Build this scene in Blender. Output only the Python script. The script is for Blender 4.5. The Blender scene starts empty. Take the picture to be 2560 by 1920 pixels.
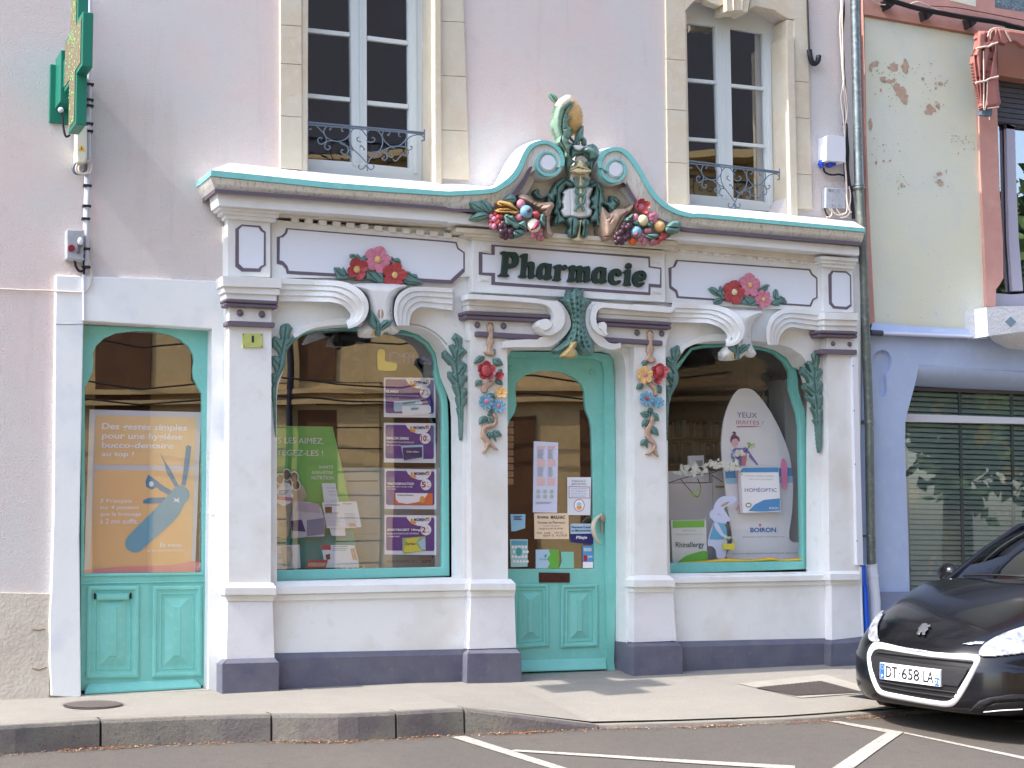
import bpy, bmesh, math, random
import numpy as np
from mathutils import Vector, Matrix
from mathutils.geometry import tessellate_polygon
random.seed(7)
R = math.radians
scene = bpy.context.scene
COL = scene.collection

# ------------------------------------------------------------------ camera
F = 4045.6
CAM = Vector((-5.74415, -11.68989, 1.12296))
def cam_axes(yaw, pitch, roll):
    cy, sy, cp, sp = math.cos(yaw), math.sin(yaw), math.cos(pitch), math.sin(pitch)
    f = Vector((sy*cp, cy*cp, sp)); r = Vector((cy, -sy, 0)); u = r.cross(f)
    c, s = math.cos(roll), math.sin(roll)
    return c*r+s*u, -s*r+c*u, f
AR, AU, AF = cam_axes(R(24.56), R(5.31), R(-.391))
cam = bpy.data.cameras.new('camera'); cob = bpy.data.objects.new('camera', cam); COL.objects.link(cob)
cam.sensor_width = 36; cam.lens = F/2560*36; cam.clip_end = 500; cam.clip_start = .1
m = Matrix((AR, AU, -AF)).transposed().to_4x4(); m.translation = CAM
cob.matrix_world = m; scene.camera = cob

def ray(px, py): return AF + AR*((px-1280)/F) - AU*((py-960)/F)
def P(px, py, y=0.0):            # point of the street side plane y=const seen at a photo position
    d = ray(px, py); return CAM + d*((y-CAM.y)/d.y)
def G(px, py, z=0.0):            # ground point
    d = ray(px, py); return CAM + d*((z-CAM.z)/d.z)
def sc(px, py, y=0.0):           # metres per photo pixel at that depth
    return (P(px, py, y)-CAM).dot(AF)/F
def crop(x0, y0, s):
    def f(*a):
        if len(a) == 2 and not hasattr(a[0], '__len__'): return (x0+a[0]*s, y0+a[1]*s)
        if len(a) == 1: a = a[0]
        return [(x0+u*s, y0+v*s) for u, v in a]
    return f
q = 640/2212
cA = crop(0, 0, q); cB = crop(480, 0, q); cT = crop(1120, 200, q); cD = crop(1600, 0, q); cE = crop(1920, 0, q)
cF = crop(480, 380, q); cG = crop(1600, 480, q); cH = crop(1920, 600, q); cI = crop(0, 480, q); cJ = crop(160, 780, q)
cK = crop(80, 1280, q); cL = crop(640, 780, q); cM = crop(640, 1040, q); cN = crop(1150, 700, q); cO = crop(1150, 1180, q)
cQ = crop(1600, 900, 640/1831); cR = crop(2100, 1300, 460/1363)
cS1 = crop(0, 1600, 860/2212); cS2 = crop(860, 1600, 860/2212); cS3 = crop(1700, 1600, 860/2212)
cU = crop(1160, 560, 600/1659); cV = crop(1240, 1060, 320/1327); cX = crop(2060, 900, 500/1382)
def d2(*a): return crop(0, 0, 2560/2212)(*a)

# ------------------------------------------------------------------ materials
def lin(c):
    r = []
    for v in c:
        v = v/255; r.append(v/12.92 if v <= .04045 else ((v+.055)/1.055)**2.4)
    return (*r, 1)
MATS = {}
def M(name, col, rough=.7, bump=None, var=None, metal=0, spec=.4, streak=None, coat=0, emit=None, blot=None, speck=None):
    if name in MATS: return MATS[name]
    mt = bpy.data.materials.new(name); MATS[name] = mt; mt.use_nodes = True
    nt = mt.node_tree; N = nt.nodes; L = nt.links; b = N['Principled BSDF']
    b.inputs['Base Color'].default_value = lin(col); b.inputs['Roughness'].default_value = rough
    b.inputs['Metallic'].default_value = metal; b.inputs['Specular IOR Level'].default_value = spec
    b.inputs['Coat Weight'].default_value = coat; b.inputs['Coat Roughness'].default_value = .03
    if emit: b.inputs['Emission Color'].default_value = lin(col); b.inputs['Emission Strength'].default_value = emit
    geo = N.new('ShaderNodeNewGeometry')
    def noise(scale, detail=4, vec=None, rgh=.55):
        n = N.new('ShaderNodeTexNoise'); n.inputs['Scale'].default_value = scale; n.inputs['Detail'].default_value = detail
        n.inputs['Roughness'].default_value = rgh
        L.new(vec or geo.outputs['Position'], n.inputs['Vector']); return n.outputs['Fac']
    def ramp(fac, a, c):
        mr = N.new('ShaderNodeMapRange'); L.new(fac, mr.inputs['Value'])
        mr.inputs['From Min'].default_value = a; mr.inputs['From Max'].default_value = c; return mr.outputs['Result']
    cur = None
    def mix(fac, c2, first=None):
        nonlocal cur
        mx = N.new('ShaderNodeMix'); mx.data_type = 'RGBA'; L.new(fac, mx.inputs['Factor'])
        if cur is None: mx.inputs['A'].default_value = lin(first or col)
        else: L.new(cur, mx.inputs['A'])
        mx.inputs['B'].default_value = lin(c2); cur = mx.outputs['Result']
    if var:          # list of (scale, lo, hi, colour)
        for s, lo, hi, c2 in var: mix(ramp(noise(s), lo, hi), c2)
    if streak:       # vertical dirt: (scale xz, lo, hi, colour)
        mp = N.new('ShaderNodeMapping'); mp.inputs['Scale'].default_value = (streak[0], streak[0], streak[0]*.08)
        L.new(geo.outputs['Position'], mp.inputs['Vector']); mix(ramp(noise(1, 5, mp.outputs['Vector'], .7), streak[1], streak[2]), streak[3])
    if speck:        # (scale, threshold, colour)
        mix(ramp(noise(speck[0], 2), speck[1], speck[1]+.06), speck[2])
    if cur is not None: L.new(cur, b.inputs['Base Color'])
    if bump:
        last = None
        for s, st, kind in (bump if isinstance(bump, list) else [bump]):
            if kind == 'v':
                v = N.new('ShaderNodeTexVoronoi'); v.inputs['Scale'].default_value = s; L.new(geo.outputs['Position'], v.inputs['Vector']); h = v.outputs['Distance']
            else: h = noise(s, 5)
            bp = N.new('ShaderNodeBump'); bp.inputs['Strength'].default_value = st; bp.inputs['Distance'].default_value = .02
            L.new(h, bp.inputs['Height'])
            if last: L.new(last, bp.inputs['Normal'])
            last = bp.outputs['Normal']
        L.new(last, b.inputs['Normal'])
    return mt
def glass(name, refl=.12, tint=(255, 255, 255), wav=0):
    if name in MATS: return MATS[name]
    mt = bpy.data.materials.new(name); MATS[name] = mt; mt.use_nodes = True
    nt = mt.node_tree; N = nt.nodes; L = nt.links; N.remove(N['Principled BSDF'])
    t = N.new('ShaderNodeBsdfTransparent'); t.inputs['Color'].default_value = lin(tint)
    g = N.new('ShaderNodeBsdfGlossy'); g.inputs['Roughness'].default_value = 0.0
    fr = N.new('ShaderNodeLayerWeight'); fr.inputs['Blend'].default_value = .25
    mr = N.new('ShaderNodeMapRange'); mr.inputs['To Min'].default_value = refl; mr.inputs['To Max'].default_value = 1
    L.new(fr.outputs['Fresnel'], mr.inputs['Value'])
    if wav:
        n = N.new('ShaderNodeTexNoise'); n.inputs['Scale'].default_value = 1.3; n.inputs['Detail'].default_value = 1
        geo = N.new('ShaderNodeNewGeometry'); L.new(geo.outputs['Position'], n.inputs['Vector'])
        bp = N.new('ShaderNodeBump'); bp.inputs['Strength'].default_value = wav; bp.inputs['Distance'].default_value = .02
        L.new(n.outputs['Fac'], bp.inputs['Height']); L.new(bp.outputs['Normal'], g.inputs['Normal'])
    mx = N.new('ShaderNodeMixShader'); L.new(mr.outputs['Result'], mx.inputs['Fac']); L.new(t.outputs[0], mx.inputs[1]); L.new(g.outputs[0], mx.inputs[2])
    L.new(mx.outputs[0], N['Material Output'].inputs['Surface']); return mt

WHITE = M('white_paint', (228, 230, 230), .6, [(38, .10, 'n'), (230, .12, 'n')], var=[(2.2, .45, .75, (214, 210, 206)), (9, .58, .8, (216, 213, 210))])
WHITE2 = M('white_render', (226, 226, 230), .65, [(30, .18, 'n'), (160, .25, 'n')], var=[(3, .5, .8, (212, 210, 212))])
CREAM = M('white_warm_bounce', (220, 214, 200), .6, [(38, .1, 'n')], var=[(5, .4, .7, (205, 196, 180))])  # white paint with the warm bounce light of the undersides put into its colour
COVE = M('weathered_white', (230, 228, 224), .7, [(40, .12, 'n')], streak=(38, .50, .80, (142, 134, 128)), var=[(3, .45, .7, (220, 216, 210))])
PANEL = M('panel_white', (224, 228, 238), .55, [(120, .05, 'n')])
PURP = M('purple_paint', (104, 94, 108), .6, [(60, .2, 'n')], var=[(14, .45, .7, (108, 94, 108))])
PLINTH = M('plinth_grey', (104, 105, 118), .7, [(45, .25, 'n'), (180, .25, 'n')], var=[(5, .4, .7, (92, 92, 112)), (30, .6, .8, (120, 116, 128))])
TURQ = M('turquoise_edge', (128, 200, 198), .6, [(50, .15, 'n')], var=[(12, .5, .75, (112, 184, 186)), (70, .66, .75, (205, 215, 210))])
TEAL = M('teal_wood', (126, 200, 192), .45, [(25, .08, 'n'), (90, .08, 'n')], var=[(4, .4, .7, (120, 192, 182)), (20, .55, .8, (138, 206, 192))])
TEALD = M('teal_frame', (78, 168, 145), .4, [(30, .08, 'n')])
PINK = M('pink_stucco', (226, 212, 209), .85, [(70, .45, 'n'), (150, .6, 'n')], var=[(.55, .42, .6, (216, 214, 214)), (1.6, .5, .75, (227, 209, 206)), (6, .55, .8, (220, 206, 204))], streak=(5, .56, .9, (204, 195, 192)), speck=(46, .74, (170, 160, 158)))
STONE = M('cream_stone', (208, 200, 182), .8, [(25, .2, 'n'), (110, .25, 'n')], var=[(3, .4, .7, (206, 190, 166)), (14, .5, .75, (212, 204, 188)), (40, .66, .8, (184, 170, 148))])
ROUGH = M('rough_stone', (206, 198, 184), .9, [(9, .5, 'n'), (40, .5, 'n')], var=[(4, .4, .7, (196, 186, 172)), (12, .62, .8, (176, 164, 150))])
LEAF = M('leaf_green', (100, 134, 127), .5, [(40, .12, 'n')], var=[(12, .35, .7, (84, 118, 112)), (30, .5, .8, (122, 152, 144))])
LEAFL = M('leaf_pale_green', (122, 152, 132), .5, [(40, .12, 'n')], var=[(14, .4, .7, (100, 134, 118)), (24, .55, .8, (170, 186, 160))])
ROPE = M('rope_tan', (190, 162, 142), .6, [(50, .25, 'n')], var=[(25, .4, .7, (170, 142, 122))])
RED = M('flower_red', (176, 72, 74), .45, [(50, .2, 'n')], var=[(30, .45, .75, (150, 56, 64))])
ROSE = M('flower_pink', (204, 130, 150), .45, [(50, .2, 'n')], var=[(30, .45, .75, (186, 106, 132)), (60, .6, .8, (226, 160, 178))])
BLUE = M('flower_blue', (120, 166, 190), .45, [(50, .2, 'n')], var=[(30, .45, .75, (98, 146, 176))])
GOLD = M('flower_gold', (226, 186, 124), .45, [(60, .3, 'n')], var=[(40, .45, .75, (208, 160, 96))])
PALEY = M('cream_yellow', (222, 210, 170), .5, [(50, .2, 'n')], var=[(20, .45, .75, (200, 184, 140))])
GRAPE = M('grape_dark', (80, 54, 66), .35)
GRAPEP = M('grape_pink', (176, 110, 120), .4)
IVORY = M('ivory', (240, 232, 210), .5, [(40, .2, 'n')])
DARKG = M('sign_green', (30, 56, 52), .4, [(60, .1, 'n')])
WINW = M('window_white', (206, 214, 216), .4)
IRON = M('iron_bluegrey', (104, 118, 134), .5, metal=.3)
ZINC = M('zinc', (130, 140, 144), .38, metal=.75, var=[(3, .35, .7, (108, 116, 116)), (30, .45, .7, (150, 158, 160))])
ZINCD = M('zinc_dull', (118, 124, 118), .5, metal=.4, var=[(3, .35, .7, (98, 106, 102)), (25, .5, .7, (136, 140, 132))])
PVC = M('pvc_white', (216, 218, 228), .35)
BLUEP = M('blue_pipe', (30, 84, 190), .35)
BLACK = M('black_cable', (26, 26, 32), .5)
CABW = M('cable_beige', (214, 200, 192), .5)
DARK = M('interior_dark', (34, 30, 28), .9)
DIM = M('interior_grey', (96, 98, 98), .9)
GLS = glass('shop_glass', .26, wav=.05)
GLD = glass('door_glass', .24, wav=.03)
GLK = glass('clear_dark_glass', .02)
GLU = glass('upper_glass', .22, wav=.12)
CROSSG = M('cross_green', (30, 118, 98), .4)
LEDP = M('led_panel', (140, 128, 104), .6, [(120, .8, 'v')], speck=(170, .62, (60, 60, 40)))
LEDL = M('led_lit', (130, 220, 120), .4, emit=.35)

# ------------------------------------------------------------------ mesh builder
WO = {}
SPLIT = {'window_jamb', 'stone_surround', 'fascia', 'frieze', 'frieze_soffit', 'bed_moulding', 'dentil_course', 'gable_fillet', 'corner_key', 'stop', 'door_boss', 'upper_room', 'quoin', 'street_cable', 'ledge_tube', 'lettering', 'upper_bit', 'arch_lip', 'shop_frame', 'shutter_guide', 'frame', 'trim_braid', 'thin_wire_run', 'leaf_sprig', 'blossom', 'wall_bracket', 'purple_moulding', 'window_arch'}
class MB:
    def __init__(s): s.v = []; s.f = []; s.mi = []; s.mats = []; s.sm = []
    def mat(s, m_):
        if m_ not in s.mats: s.mats.append(m_)
        return s.mats.index(m_)
    def add(s, vs, fs, m_, smooth=False):
        o = len(s.v); k = s.mat(m_); s.v += [tuple(v) for v in vs]
        for f in fs: s.f.append(tuple(i+o for i in f)); s.mi.append(k); s.sm.append(smooth)
        return s
    def prism(s, poly, y0, y1, m_, holes=(), pix=True):
        """front face on plane y1 (drawn in photo pixels or world xz), extruded to y0"""
        loops = [[(P(a, b, y1) if pix else Vector((a, y1, b))) for a, b in lp] for lp in [poly, *holes]]
        tris = tessellate_polygon(loops); flat = [p for lp in loops for p in lp]; n = len(flat)
        vs = flat+[Vector((p.x, y0, p.z)) for p in flat]
        fs = [tuple(t) for t in tris]+[tuple(i+n for i in reversed(t)) for t in tris]
        k = 0
        for lp in loops:
            c = len(lp)
            for i in range(c):
                a, b = k+i, k+(i+1) % c; fs.append((a, b, b+n, a+n))
            k += c
        return s.add(vs, fs, m_)
    def flat(s, poly, y, m_, holes=(), th=.0):
        loops = [[P(a, b, y) for a, b in lp] for lp in [poly, *holes]]
        tris = tessellate_polygon(loops); return s.add([p for lp in loops for p in lp], [tuple(t) for t in tris], m_)
    def rect(s, x0, y0, x1, y1, y, m_, sl=None):
        return s.flat([(x0, y0), (x1, y0+(sl or 0)*(x1-x0)), (x1, y1+(sl or 0)*(x1-x0)), (x0, y1)], y, m_)
    def box(s, a, b, m_):
        x0, y0, z0 = a; x1, y1, z1 = b
        v = [(x, y, z) for z in (z0, z1) for y in (y0, y1) for x in (x0, x1)]
        return s.add(v, [(0, 1, 3, 2), (4, 6, 7, 5), (0, 4, 5, 1), (2, 3, 7, 6), (0, 2, 6, 4), (1, 5, 7, 3)], m_)
    def quads(s, rows, m_, smooth=False, close=False):
        n = len(rows[0]); vs = [p for r_ in rows for p in r_]; fs = []
        for i in range(len(rows)-1):
            for j in range(n-1+(1 if close else 0)):
                a = i*n+j; b = i*n+(j+1) % n; fs.append((a, b, b+n, a+n))
        return s.add(vs, fs, m_, smooth)
    def nest(s, rings, m_, cap=True):
        """rings: list of (pixel loop, y)"""
        rows = [[P(a, b, y) for a, b in lp] for lp, y in rings]; s.quads(rows, m_, close=True)
        if cap:
            lp = rows[-1]; s.add(lp, [tuple(range(len(lp)))], m_)
        return s
    def tube(s, pts, r_, m_, n=8, cap=True, smooth=True):
        pts = [Vector(p) for p in pts]; rr = r_ if hasattr(r_, '__len__') else [r_]*len(pts); rows = []; pn = None
        for i, p in enumerate(pts):
            t = (pts[min(i+1, len(pts)-1)]-pts[max(i-1, 0)]).normalized()
            if pn is None:
                pn = t.cross(Vector((0, 1, 0)))
                if pn.length < .1: pn = t.cross(Vector((1, 0, 0)))
            pn = (pn-t*pn.dot(t)).normalized(); bn = t.cross(pn)
            rows.append([p+(pn*math.cos(2*math.pi*k/n)+bn*math.sin(2*math.pi*k/n))*rr[i] for k in range(n)])
        s.quads(rows, m_, smooth, close=True)
        if cap:
            s.add(rows[0], [tuple(range(n))[::-1]], m_); s.add(rows[-1], [tuple(range(n))], m_)
        return s
    def ball(s, c, r_, m_, sq=(1, 1, 1), n=12, rot=0, bump=0, fr=0):
        rows = []
        for i in range(n+1):
            th = math.pi*i/n; row = []
            for j in range(n+4):
                ph = 2*math.pi*j/(n+4); k = 1+bump*math.cos(fr*ph)*math.sin(fr*th) if bump else 1
                x, y, z = math.sin(th)*math.cos(ph)*sq[0]*k, math.sin(th)*math.sin(ph)*sq[1]*k, math.cos(th)*sq[2]*k
                x, z = x*math.cos(rot)-z*math.sin(rot), x*math.sin(rot)+z*math.cos(rot)
                row.append(Vector(c)+Vector((x, y, z))*r_)
            rows.append(row)
        return s.quads(rows, m_, True, close=True)
    def relief(s, poly, yb, h, m_, r_=6, step=1.1, lines=(), gd=.4, gw=1.6, back=.012, fn=None):
        """sculpted shell: height grows away from the outline; lines are carved grooves"""
        poly = [tuple(p) for p in poly]; xs = [p[0] for p in poly]; ys = [p[1] for p in poly]
        gx = np.arange(min(xs), max(xs)+step, step); gy = np.arange(min(ys), max(ys)+step, step)
        X, Y = np.meshgrid(gx, gy); ins = np.zeros(X.shape, bool); D = np.full(X.shape, 1e9)
        n = len(poly)
        def segd(a, b):
            dx, dy = b[0]-a[0], b[1]-a[1]; L2 = dx*dx+dy*dy+1e-9
            t = np.clip(((X-a[0])*dx+(Y-a[1])*dy)/L2, 0, 1); return np.hypot(X-a[0]-t*dx, Y-a[1]-t*dy)
        for i in range(n):
            a, b = poly[i], poly[(i+1) % n]; D = np.minimum(D, segd(a, b))
            c = ((a[1] > Y) != (b[1] > Y)); xx = (b[0]-a[0])*(Y-a[1])/((b[1]-a[1]) or 1e-9)+a[0]; ins ^= c & (X < xx)
        H = h*np.sqrt(np.clip(1-(1-np.clip(D/r_, 0, 1))**2, 0, 1))
        for ln in lines:
            for a, b in zip(ln[:-1], ln[1:]):
                H *= 1-gd*np.exp(-(segd(a, b)/gw)**2)
        idx = -np.ones(X.shape, int); vs = []; fs = []
        for i, j in zip(*np.nonzero(ins)):
            idx[i, j] = len(vs); vs.append(fn(X[i, j], Y[i, j], H[i, j]) if fn else P(X[i, j], Y[i, j], yb-H[i, j]))
        nn = len(vs)
        bk = [Vector((p.x, (yb if not fn else p.y)+back, p.z)) for p in vs]; edges = {}
        for i in range(X.shape[0]-1):
            for j in range(X.shape[1]-1):
                c = [idx[i, j], idx[i, j+1], idx[i+1, j+1], idx[i+1, j]]; c = [k for k in c if k >= 0]
                if len(c) >= 3:
                    fs.append(tuple(c))
                    for a, b in zip(c, c[1:]+c[:1]): edges[(a, b)] = edges.get((a, b), 0)+1
        for (a, b) in list(edges):
            if (b, a) not in edges: fs.append((b, a, a+nn, b+nn))
        return s.add(vs+bk, fs, m_, True)
    def flower(s, c, y, rp, m_, cm, n=5, tilt=(0, 0), depth=.03, cs=.28, rot=0, cup=.5, petal=.8):
        """c: pixel centre, rp: radius in pixels"""
        k = sc(c[0], c[1], y); o = P(c[0], c[1], y); rows = []; NT = n*8; NR = 7
        for i in range(NR+1):
            row = []
            for j in range(NT):
                th = 2*math.pi*j/NT+rot; lob = abs(math.cos(n*(th-rot)/2))**.5
                rr = (i/NR)*rp*k*(.70+.28*lob+.025*math.sin(7*th+rot*9)); u = i/NR
                dz = depth*(cup*u*u-.25*u**4+.25*lob*u+.12*math.sin(n*2*(th-rot))*u+.10*math.cos(n*6*(th-rot))*u*(1-.5*u)); x, z = rr*math.cos(th), rr*math.sin(th)
                row.append(o+Vector((x, -dz-.006-x*tilt[0]-z*tilt[1], z)))
            rows.append(row)
        s.quads(rows, m_, True, close=True)
        edge = [Vector((p.x, p.y+.02, p.z)) for p in rows[-1]]; s.quads([rows[-1], edge], m_, True, close=True)
        cr = rp*k*cs; s.ball(o+Vector((0, -.012, 0)), cr, cm, (1, .6, 1), 8)
        for j in range(7):
            a = j*math.pi*2/7; s.ball(o+Vector((math.cos(a)*cr*.8, -.014, math.sin(a)*cr*.8)), cr*.32, cm, n=4)
        return s
    def leaf(s, a, b, w, y, m_, bend=.15, h=.014, tip=.0):
        """simple pointed leaf from pixel a (stem) to b (tip), half-width w px"""
        a = Vector(a); b = Vector(b); d = b-a; n_ = Vector((-d.y, d.x)).normalized(); L_ = d.length; out = []
        for t in (.0, .15, .35, .55, .75, .9, 1): out.append(a+d*t+n_*(w*math.sin(math.pi*min(1, t**.8))+bend*w*math.sin(math.pi*t)))
        for t in (.9, .75, .55, .35, .15): out.append(a+d*t-n_*(w*math.sin(math.pi*min(1, t**.8))-bend*w*math.sin(math.pi*t)))
        return s.relief([tuple(p) for p in out], y, h, m_, r_=max(2, w*.8), step=.9, lines=[[tuple(a), tuple(b)]], gd=.5, gw=.8)
    def text(s, txt, l, t, r_, b, y, m_, bold=0.0, shear=0, plane=None, extr=0):
        """text fitted to the pixel box l,t,r,b (t,b measured at the left edge)"""
        vs, fs = glyphs(txt, bold, shear)
        xs = [v[0] for v in vs]; zs = [v[1] for v in vs]; x0, x1, z0, z1 = min(xs), max(xs), min(zs), max(zs)
        if plane is None:
            A = P(l, t, y); B = P(l, b, y); X1 = P(r_, (t+b)/2, y).x
            out = [Vector((A.x+(v[0]-x0)/(x1-x0)*(X1-A.x), y, B.z+(v[1]-z0)/(z1-z0)*(A.z-B.z))) for v in vs]
        else: out = [plane(l+(v[0]-x0)/(x1-x0)*(r_-l), b+(v[1]-z0)/(z1-z0)*(t-b)) for v in vs]
        return s.add(out, fs, m_)
    def build(s, name, parent=None, label=None, cat=None, kind=None, group=None, bevel=0, seg=2, sub=0):
        if name in SPLIT:
            ps = s.pieces()
            if len(ps) > 1:
                r_ = [p_.build0(name, parent, label, cat, kind, group, bevel, seg, sub) for p_ in ps]; return r_[0]
        return s.build0(name, parent, label, cat, kind, group, bevel, seg, sub)
    def pieces(s):
        """far-apart pieces as separate builders"""
        par = list(range(len(s.v)))
        def fd(i):
            while par[i] != i: par[i] = par[par[i]]; i = par[i]
            return i
        for f in s.f:
            a = fd(f[0])
            for k in f[1:]: par[fd(k)] = a
        cl = {}
        for i, f in enumerate(s.f): cl.setdefault(fd(f[0]), []).append(i)
        gs = []
        for fs in cl.values():
            vs = {k for i in fs for k in s.f[i]}; lo = [min(s.v[k][a] for k in vs) for a in range(3)]; hi = [max(s.v[k][a] for k in vs) for a in range(3)]; gs.append([fs, lo, hi, math.dist(lo, hi)])
        ch = True
        while ch:
            ch = False
            for i in range(len(gs)):
                for j in range(i+1, len(gs)):
                    A, B = gs[i], gs[j]; d = math.sqrt(sum(max(0, A[1][k]-B[2][k], B[1][k]-A[2][k])**2 for k in range(3)))
                    if d < .4*max(A[3], B[3]):
                        lo = [min(A[1][k], B[1][k]) for k in range(3)]; hi = [max(A[2][k], B[2][k]) for k in range(3)]
                        gs[i] = [A[0]+B[0], lo, hi, max(A[3], B[3])]; gs.pop(j); ch = True; break
                if ch: break
        out = []
        for fs, *_ in gs:
            m = MB(); mp = {}
            for i in fs:
                f = []
                for k in s.f[i]:
                    if k not in mp: mp[k] = len(m.v); m.v.append(s.v[k])
                    f.append(mp[k])
                m.f.append(tuple(f)); m.mi.append(m.mat(s.mats[s.mi[i]])); m.sm.append(s.sm[i])
            out.append(m)
        return out
    def build0(s, name, parent=None, label=None, cat=None, kind=None, group=None, bevel=0, seg=2, sub=0):
        me = bpy.data.meshes.new(name); c = None
        xs = [v[0] for v in s.v]; ys = [v[1] for v in s.v]; zs = [v[2] for v in s.v]
        o = Vector(((min(xs)+max(xs))/2, (min(ys)+max(ys))/2, min(zs)))
        me.from_pydata([(v[0]-o.x, v[1]-o.y, v[2]-o.z) for v in s.v], [], s.f)
        for m_ in s.mats: me.materials.append(m_)
        me.polygons.foreach_set('material_index', s.mi); me.polygons.foreach_set('use_smooth', s.sm)
        bm = bmesh.new(); bm.from_mesh(me)
        if bevel or sub: bmesh.ops.remove_doubles(bm, verts=bm.verts, dist=1e-5)
        bmesh.ops.recalc_face_normals(bm, faces=bm.faces)
        bm.to_mesh(me); bm.free(); me.update()
        ob = bpy.data.objects.new(name, me); COL.objects.link(ob)
        if bevel:
            bv = ob.modifiers.new('bevel', 'BEVEL'); bv.width = bevel; bv.segments = seg; bv.limit_method = 'ANGLE'; bv.angle_limit = R(35)
        if sub:
            sb = ob.modifiers.new('subdivision', 'SUBSURF'); sb.levels = sub; sb.render_levels = sub
        return place(ob, o, parent, label, cat, kind, group)
def place(ob, o, parent, label=None, cat=None, kind=None, group=None):
    WO[ob] = Vector(o)
    if parent: ob.parent = parent; ob.location = Vector(o)-WO[parent]
    else: ob.location = o
    if label: ob['label'] = label
    if cat: ob['category'] = cat
    if kind: ob['kind'] = kind
    if group: ob['group'] = group
    return ob
def empty(name, loc, label=None, cat=None, group=None, parent=None):
    ob = bpy.data.objects.new(name, None); COL.objects.link(ob); ob.empty_display_size = .2
    return place(ob, loc, parent, label, cat, None, group)
GC = {}
def glyphs(txt, bold=0, shear=0):
    k = (txt, bold, shear)
    if k in GC: return GC[k]
    cu = bpy.data.curves.new('t', 'FONT'); cu.body = txt; cu.offset = bold; cu.shear = shear; cu.resolution_u = 3
    ob = bpy.data.objects.new('t', cu); COL.objects.link(ob)
    dg = bpy.context.evaluated_depsgraph_get(); me = bpy.data.meshes.new_from_object(ob.evaluated_get(dg))
    r_ = ([(v.co.x, v.co.y) for v in me.vertices], [tuple(p.vertices) for p in me.polygons])
    bpy.data.objects.remove(ob); bpy.data.curves.remove(cu); bpy.data.meshes.remove(me); GC[k] = r_
    return r_
def smooth(pts, n=6, closed=False):
    """Catmull-Rom through 2-D points"""
    out = []; N_ = len(pts); rng = range(N_ if closed else N_-1)
    for i in rng:
        g = (lambda k: pts[k % N_]) if closed else (lambda k: pts[max(0, min(N_-1, k))])
        p0, p1, p2, p3 = g(i-1), g(i), g(i+1), g(i+2)
        for k in range(n):
            t = k/n; out.append(tuple(.5*((2*p1[a])+(-p0[a]+p2[a])*t+(2*p0[a]-5*p1[a]+4*p2[a]-p3[a])*t*t+(-p0[a]+3*p1[a]-3*p2[a]+p3[a])*t**3) for a in range(len(p1))))
    if not closed: out.append(tuple(pts[-1]))
    return out
def resamp(pts, n):
    L_ = [0]
    for a, b in zip(pts[:-1], pts[1:]): L_.append(L_[-1]+math.dist(a, b))
    out = []
    for i in range(n):
        d = L_[-1]*i/(n-1); k = 0
        while k < len(L_)-2 and L_[k+1] < d: k += 1
        t = (d-L_[k])/max(1e-9, L_[k+1]-L_[k]); out.append(tuple(pts[k][a]+(pts[k+1][a]-pts[k][a])*t for a in range(len(pts[0]))))
    return out
def circ(cx, cy, rx, ry=None, n=20): 
    ry = ry or rx; return [(cx+rx*math.cos(2*math.pi*i/n), cy+ry*math.sin(2*math.pi*i/n)) for i in range(n)]
def para(tl, tr, br, bl, u, v):
    return (tl[0]*(1-u)*(1-v)+tr[0]*u*(1-v)+br[0]*u*v+bl[0]*(1-u)*v, tl[1]*(1-u)*(1-v)+tr[1]*u*(1-v)+br[1]*u*v+bl[1]*(1-u)*v)
# ------------------------------------------------------------------ light
SUN = Vector((-.67, -.013, .74)).normalized()
world = bpy.data.worlds.new('World'); scene.world = world; world.use_nodes = True
wn = world.node_tree; bg = wn.nodes['Background']; sky = wn.nodes.new('ShaderNodeTexSky'); sky.sky_type = 'NISHITA'
sky.sun_disc = False; sky.sun_elevation = math.asin(SUN.z); sky.sun_rotation = math.atan2(SUN.x, SUN.y)
sky.air_density = 1.0; sky.dust_density = 2.0; sky.ozone_density = 1.0
hs = wn.nodes.new('ShaderNodeHueSaturation'); hs.inputs['Saturation'].default_value = .9; wn.links.new(sky.outputs[0], hs.inputs['Color']); wn.links.new(hs.outputs[0], bg.inputs['Color']); bg.inputs['Strength'].default_value = .15
sl = bpy.data.lights.new('sun', 'SUN'); so = bpy.data.objects.new('sun', sl); COL.objects.link(so)
sl.energy = 2.0; sl.angle = R(.53); sl.color = (1, .94, .84); so.rotation_euler = (-SUN).to_track_quat('-Z', 'Y').to_euler(); so.location = (-8, -3, 12)
scene.view_settings.view_transform = 'Standard'; scene.view_settings.look = 'None'; scene.view_settings.exposure = 1.78
scene.view_settings.gamma = 1

# ------------------------------------------------------------------ ground
ASPH = M('asphalt', (92, 87, 83), .9, [(60, .25, 'n'), (260, .5, 'n')], var=[(1.1, .4, .7, (98, 92, 87)), (9, .5, .8, (85, 81, 79)), (90, .52, .7, (110, 104, 99))], speck=(140, .66, (138, 130, 122)))
PAVE = M('pavement_asphalt', (148, 143, 136), .9, [(70, .2, 'n'), (240, .35, 'n')], var=[(1.2, .4, .7, (140, 136, 130)), (7, .5, .8, (153, 147, 138)), (60, .5, .75, (138, 131, 121))], speck=(110, .66, (104, 98, 92)))
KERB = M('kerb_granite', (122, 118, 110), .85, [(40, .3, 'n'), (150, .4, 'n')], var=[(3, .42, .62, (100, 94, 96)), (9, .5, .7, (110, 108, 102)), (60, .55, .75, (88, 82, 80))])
KERBT = M('kerb_top', (146, 141, 132), .9, [(70, .2, 'n'), (200, .3, 'n')], var=[(5, .4, .7, (138, 132, 124))])
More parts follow.
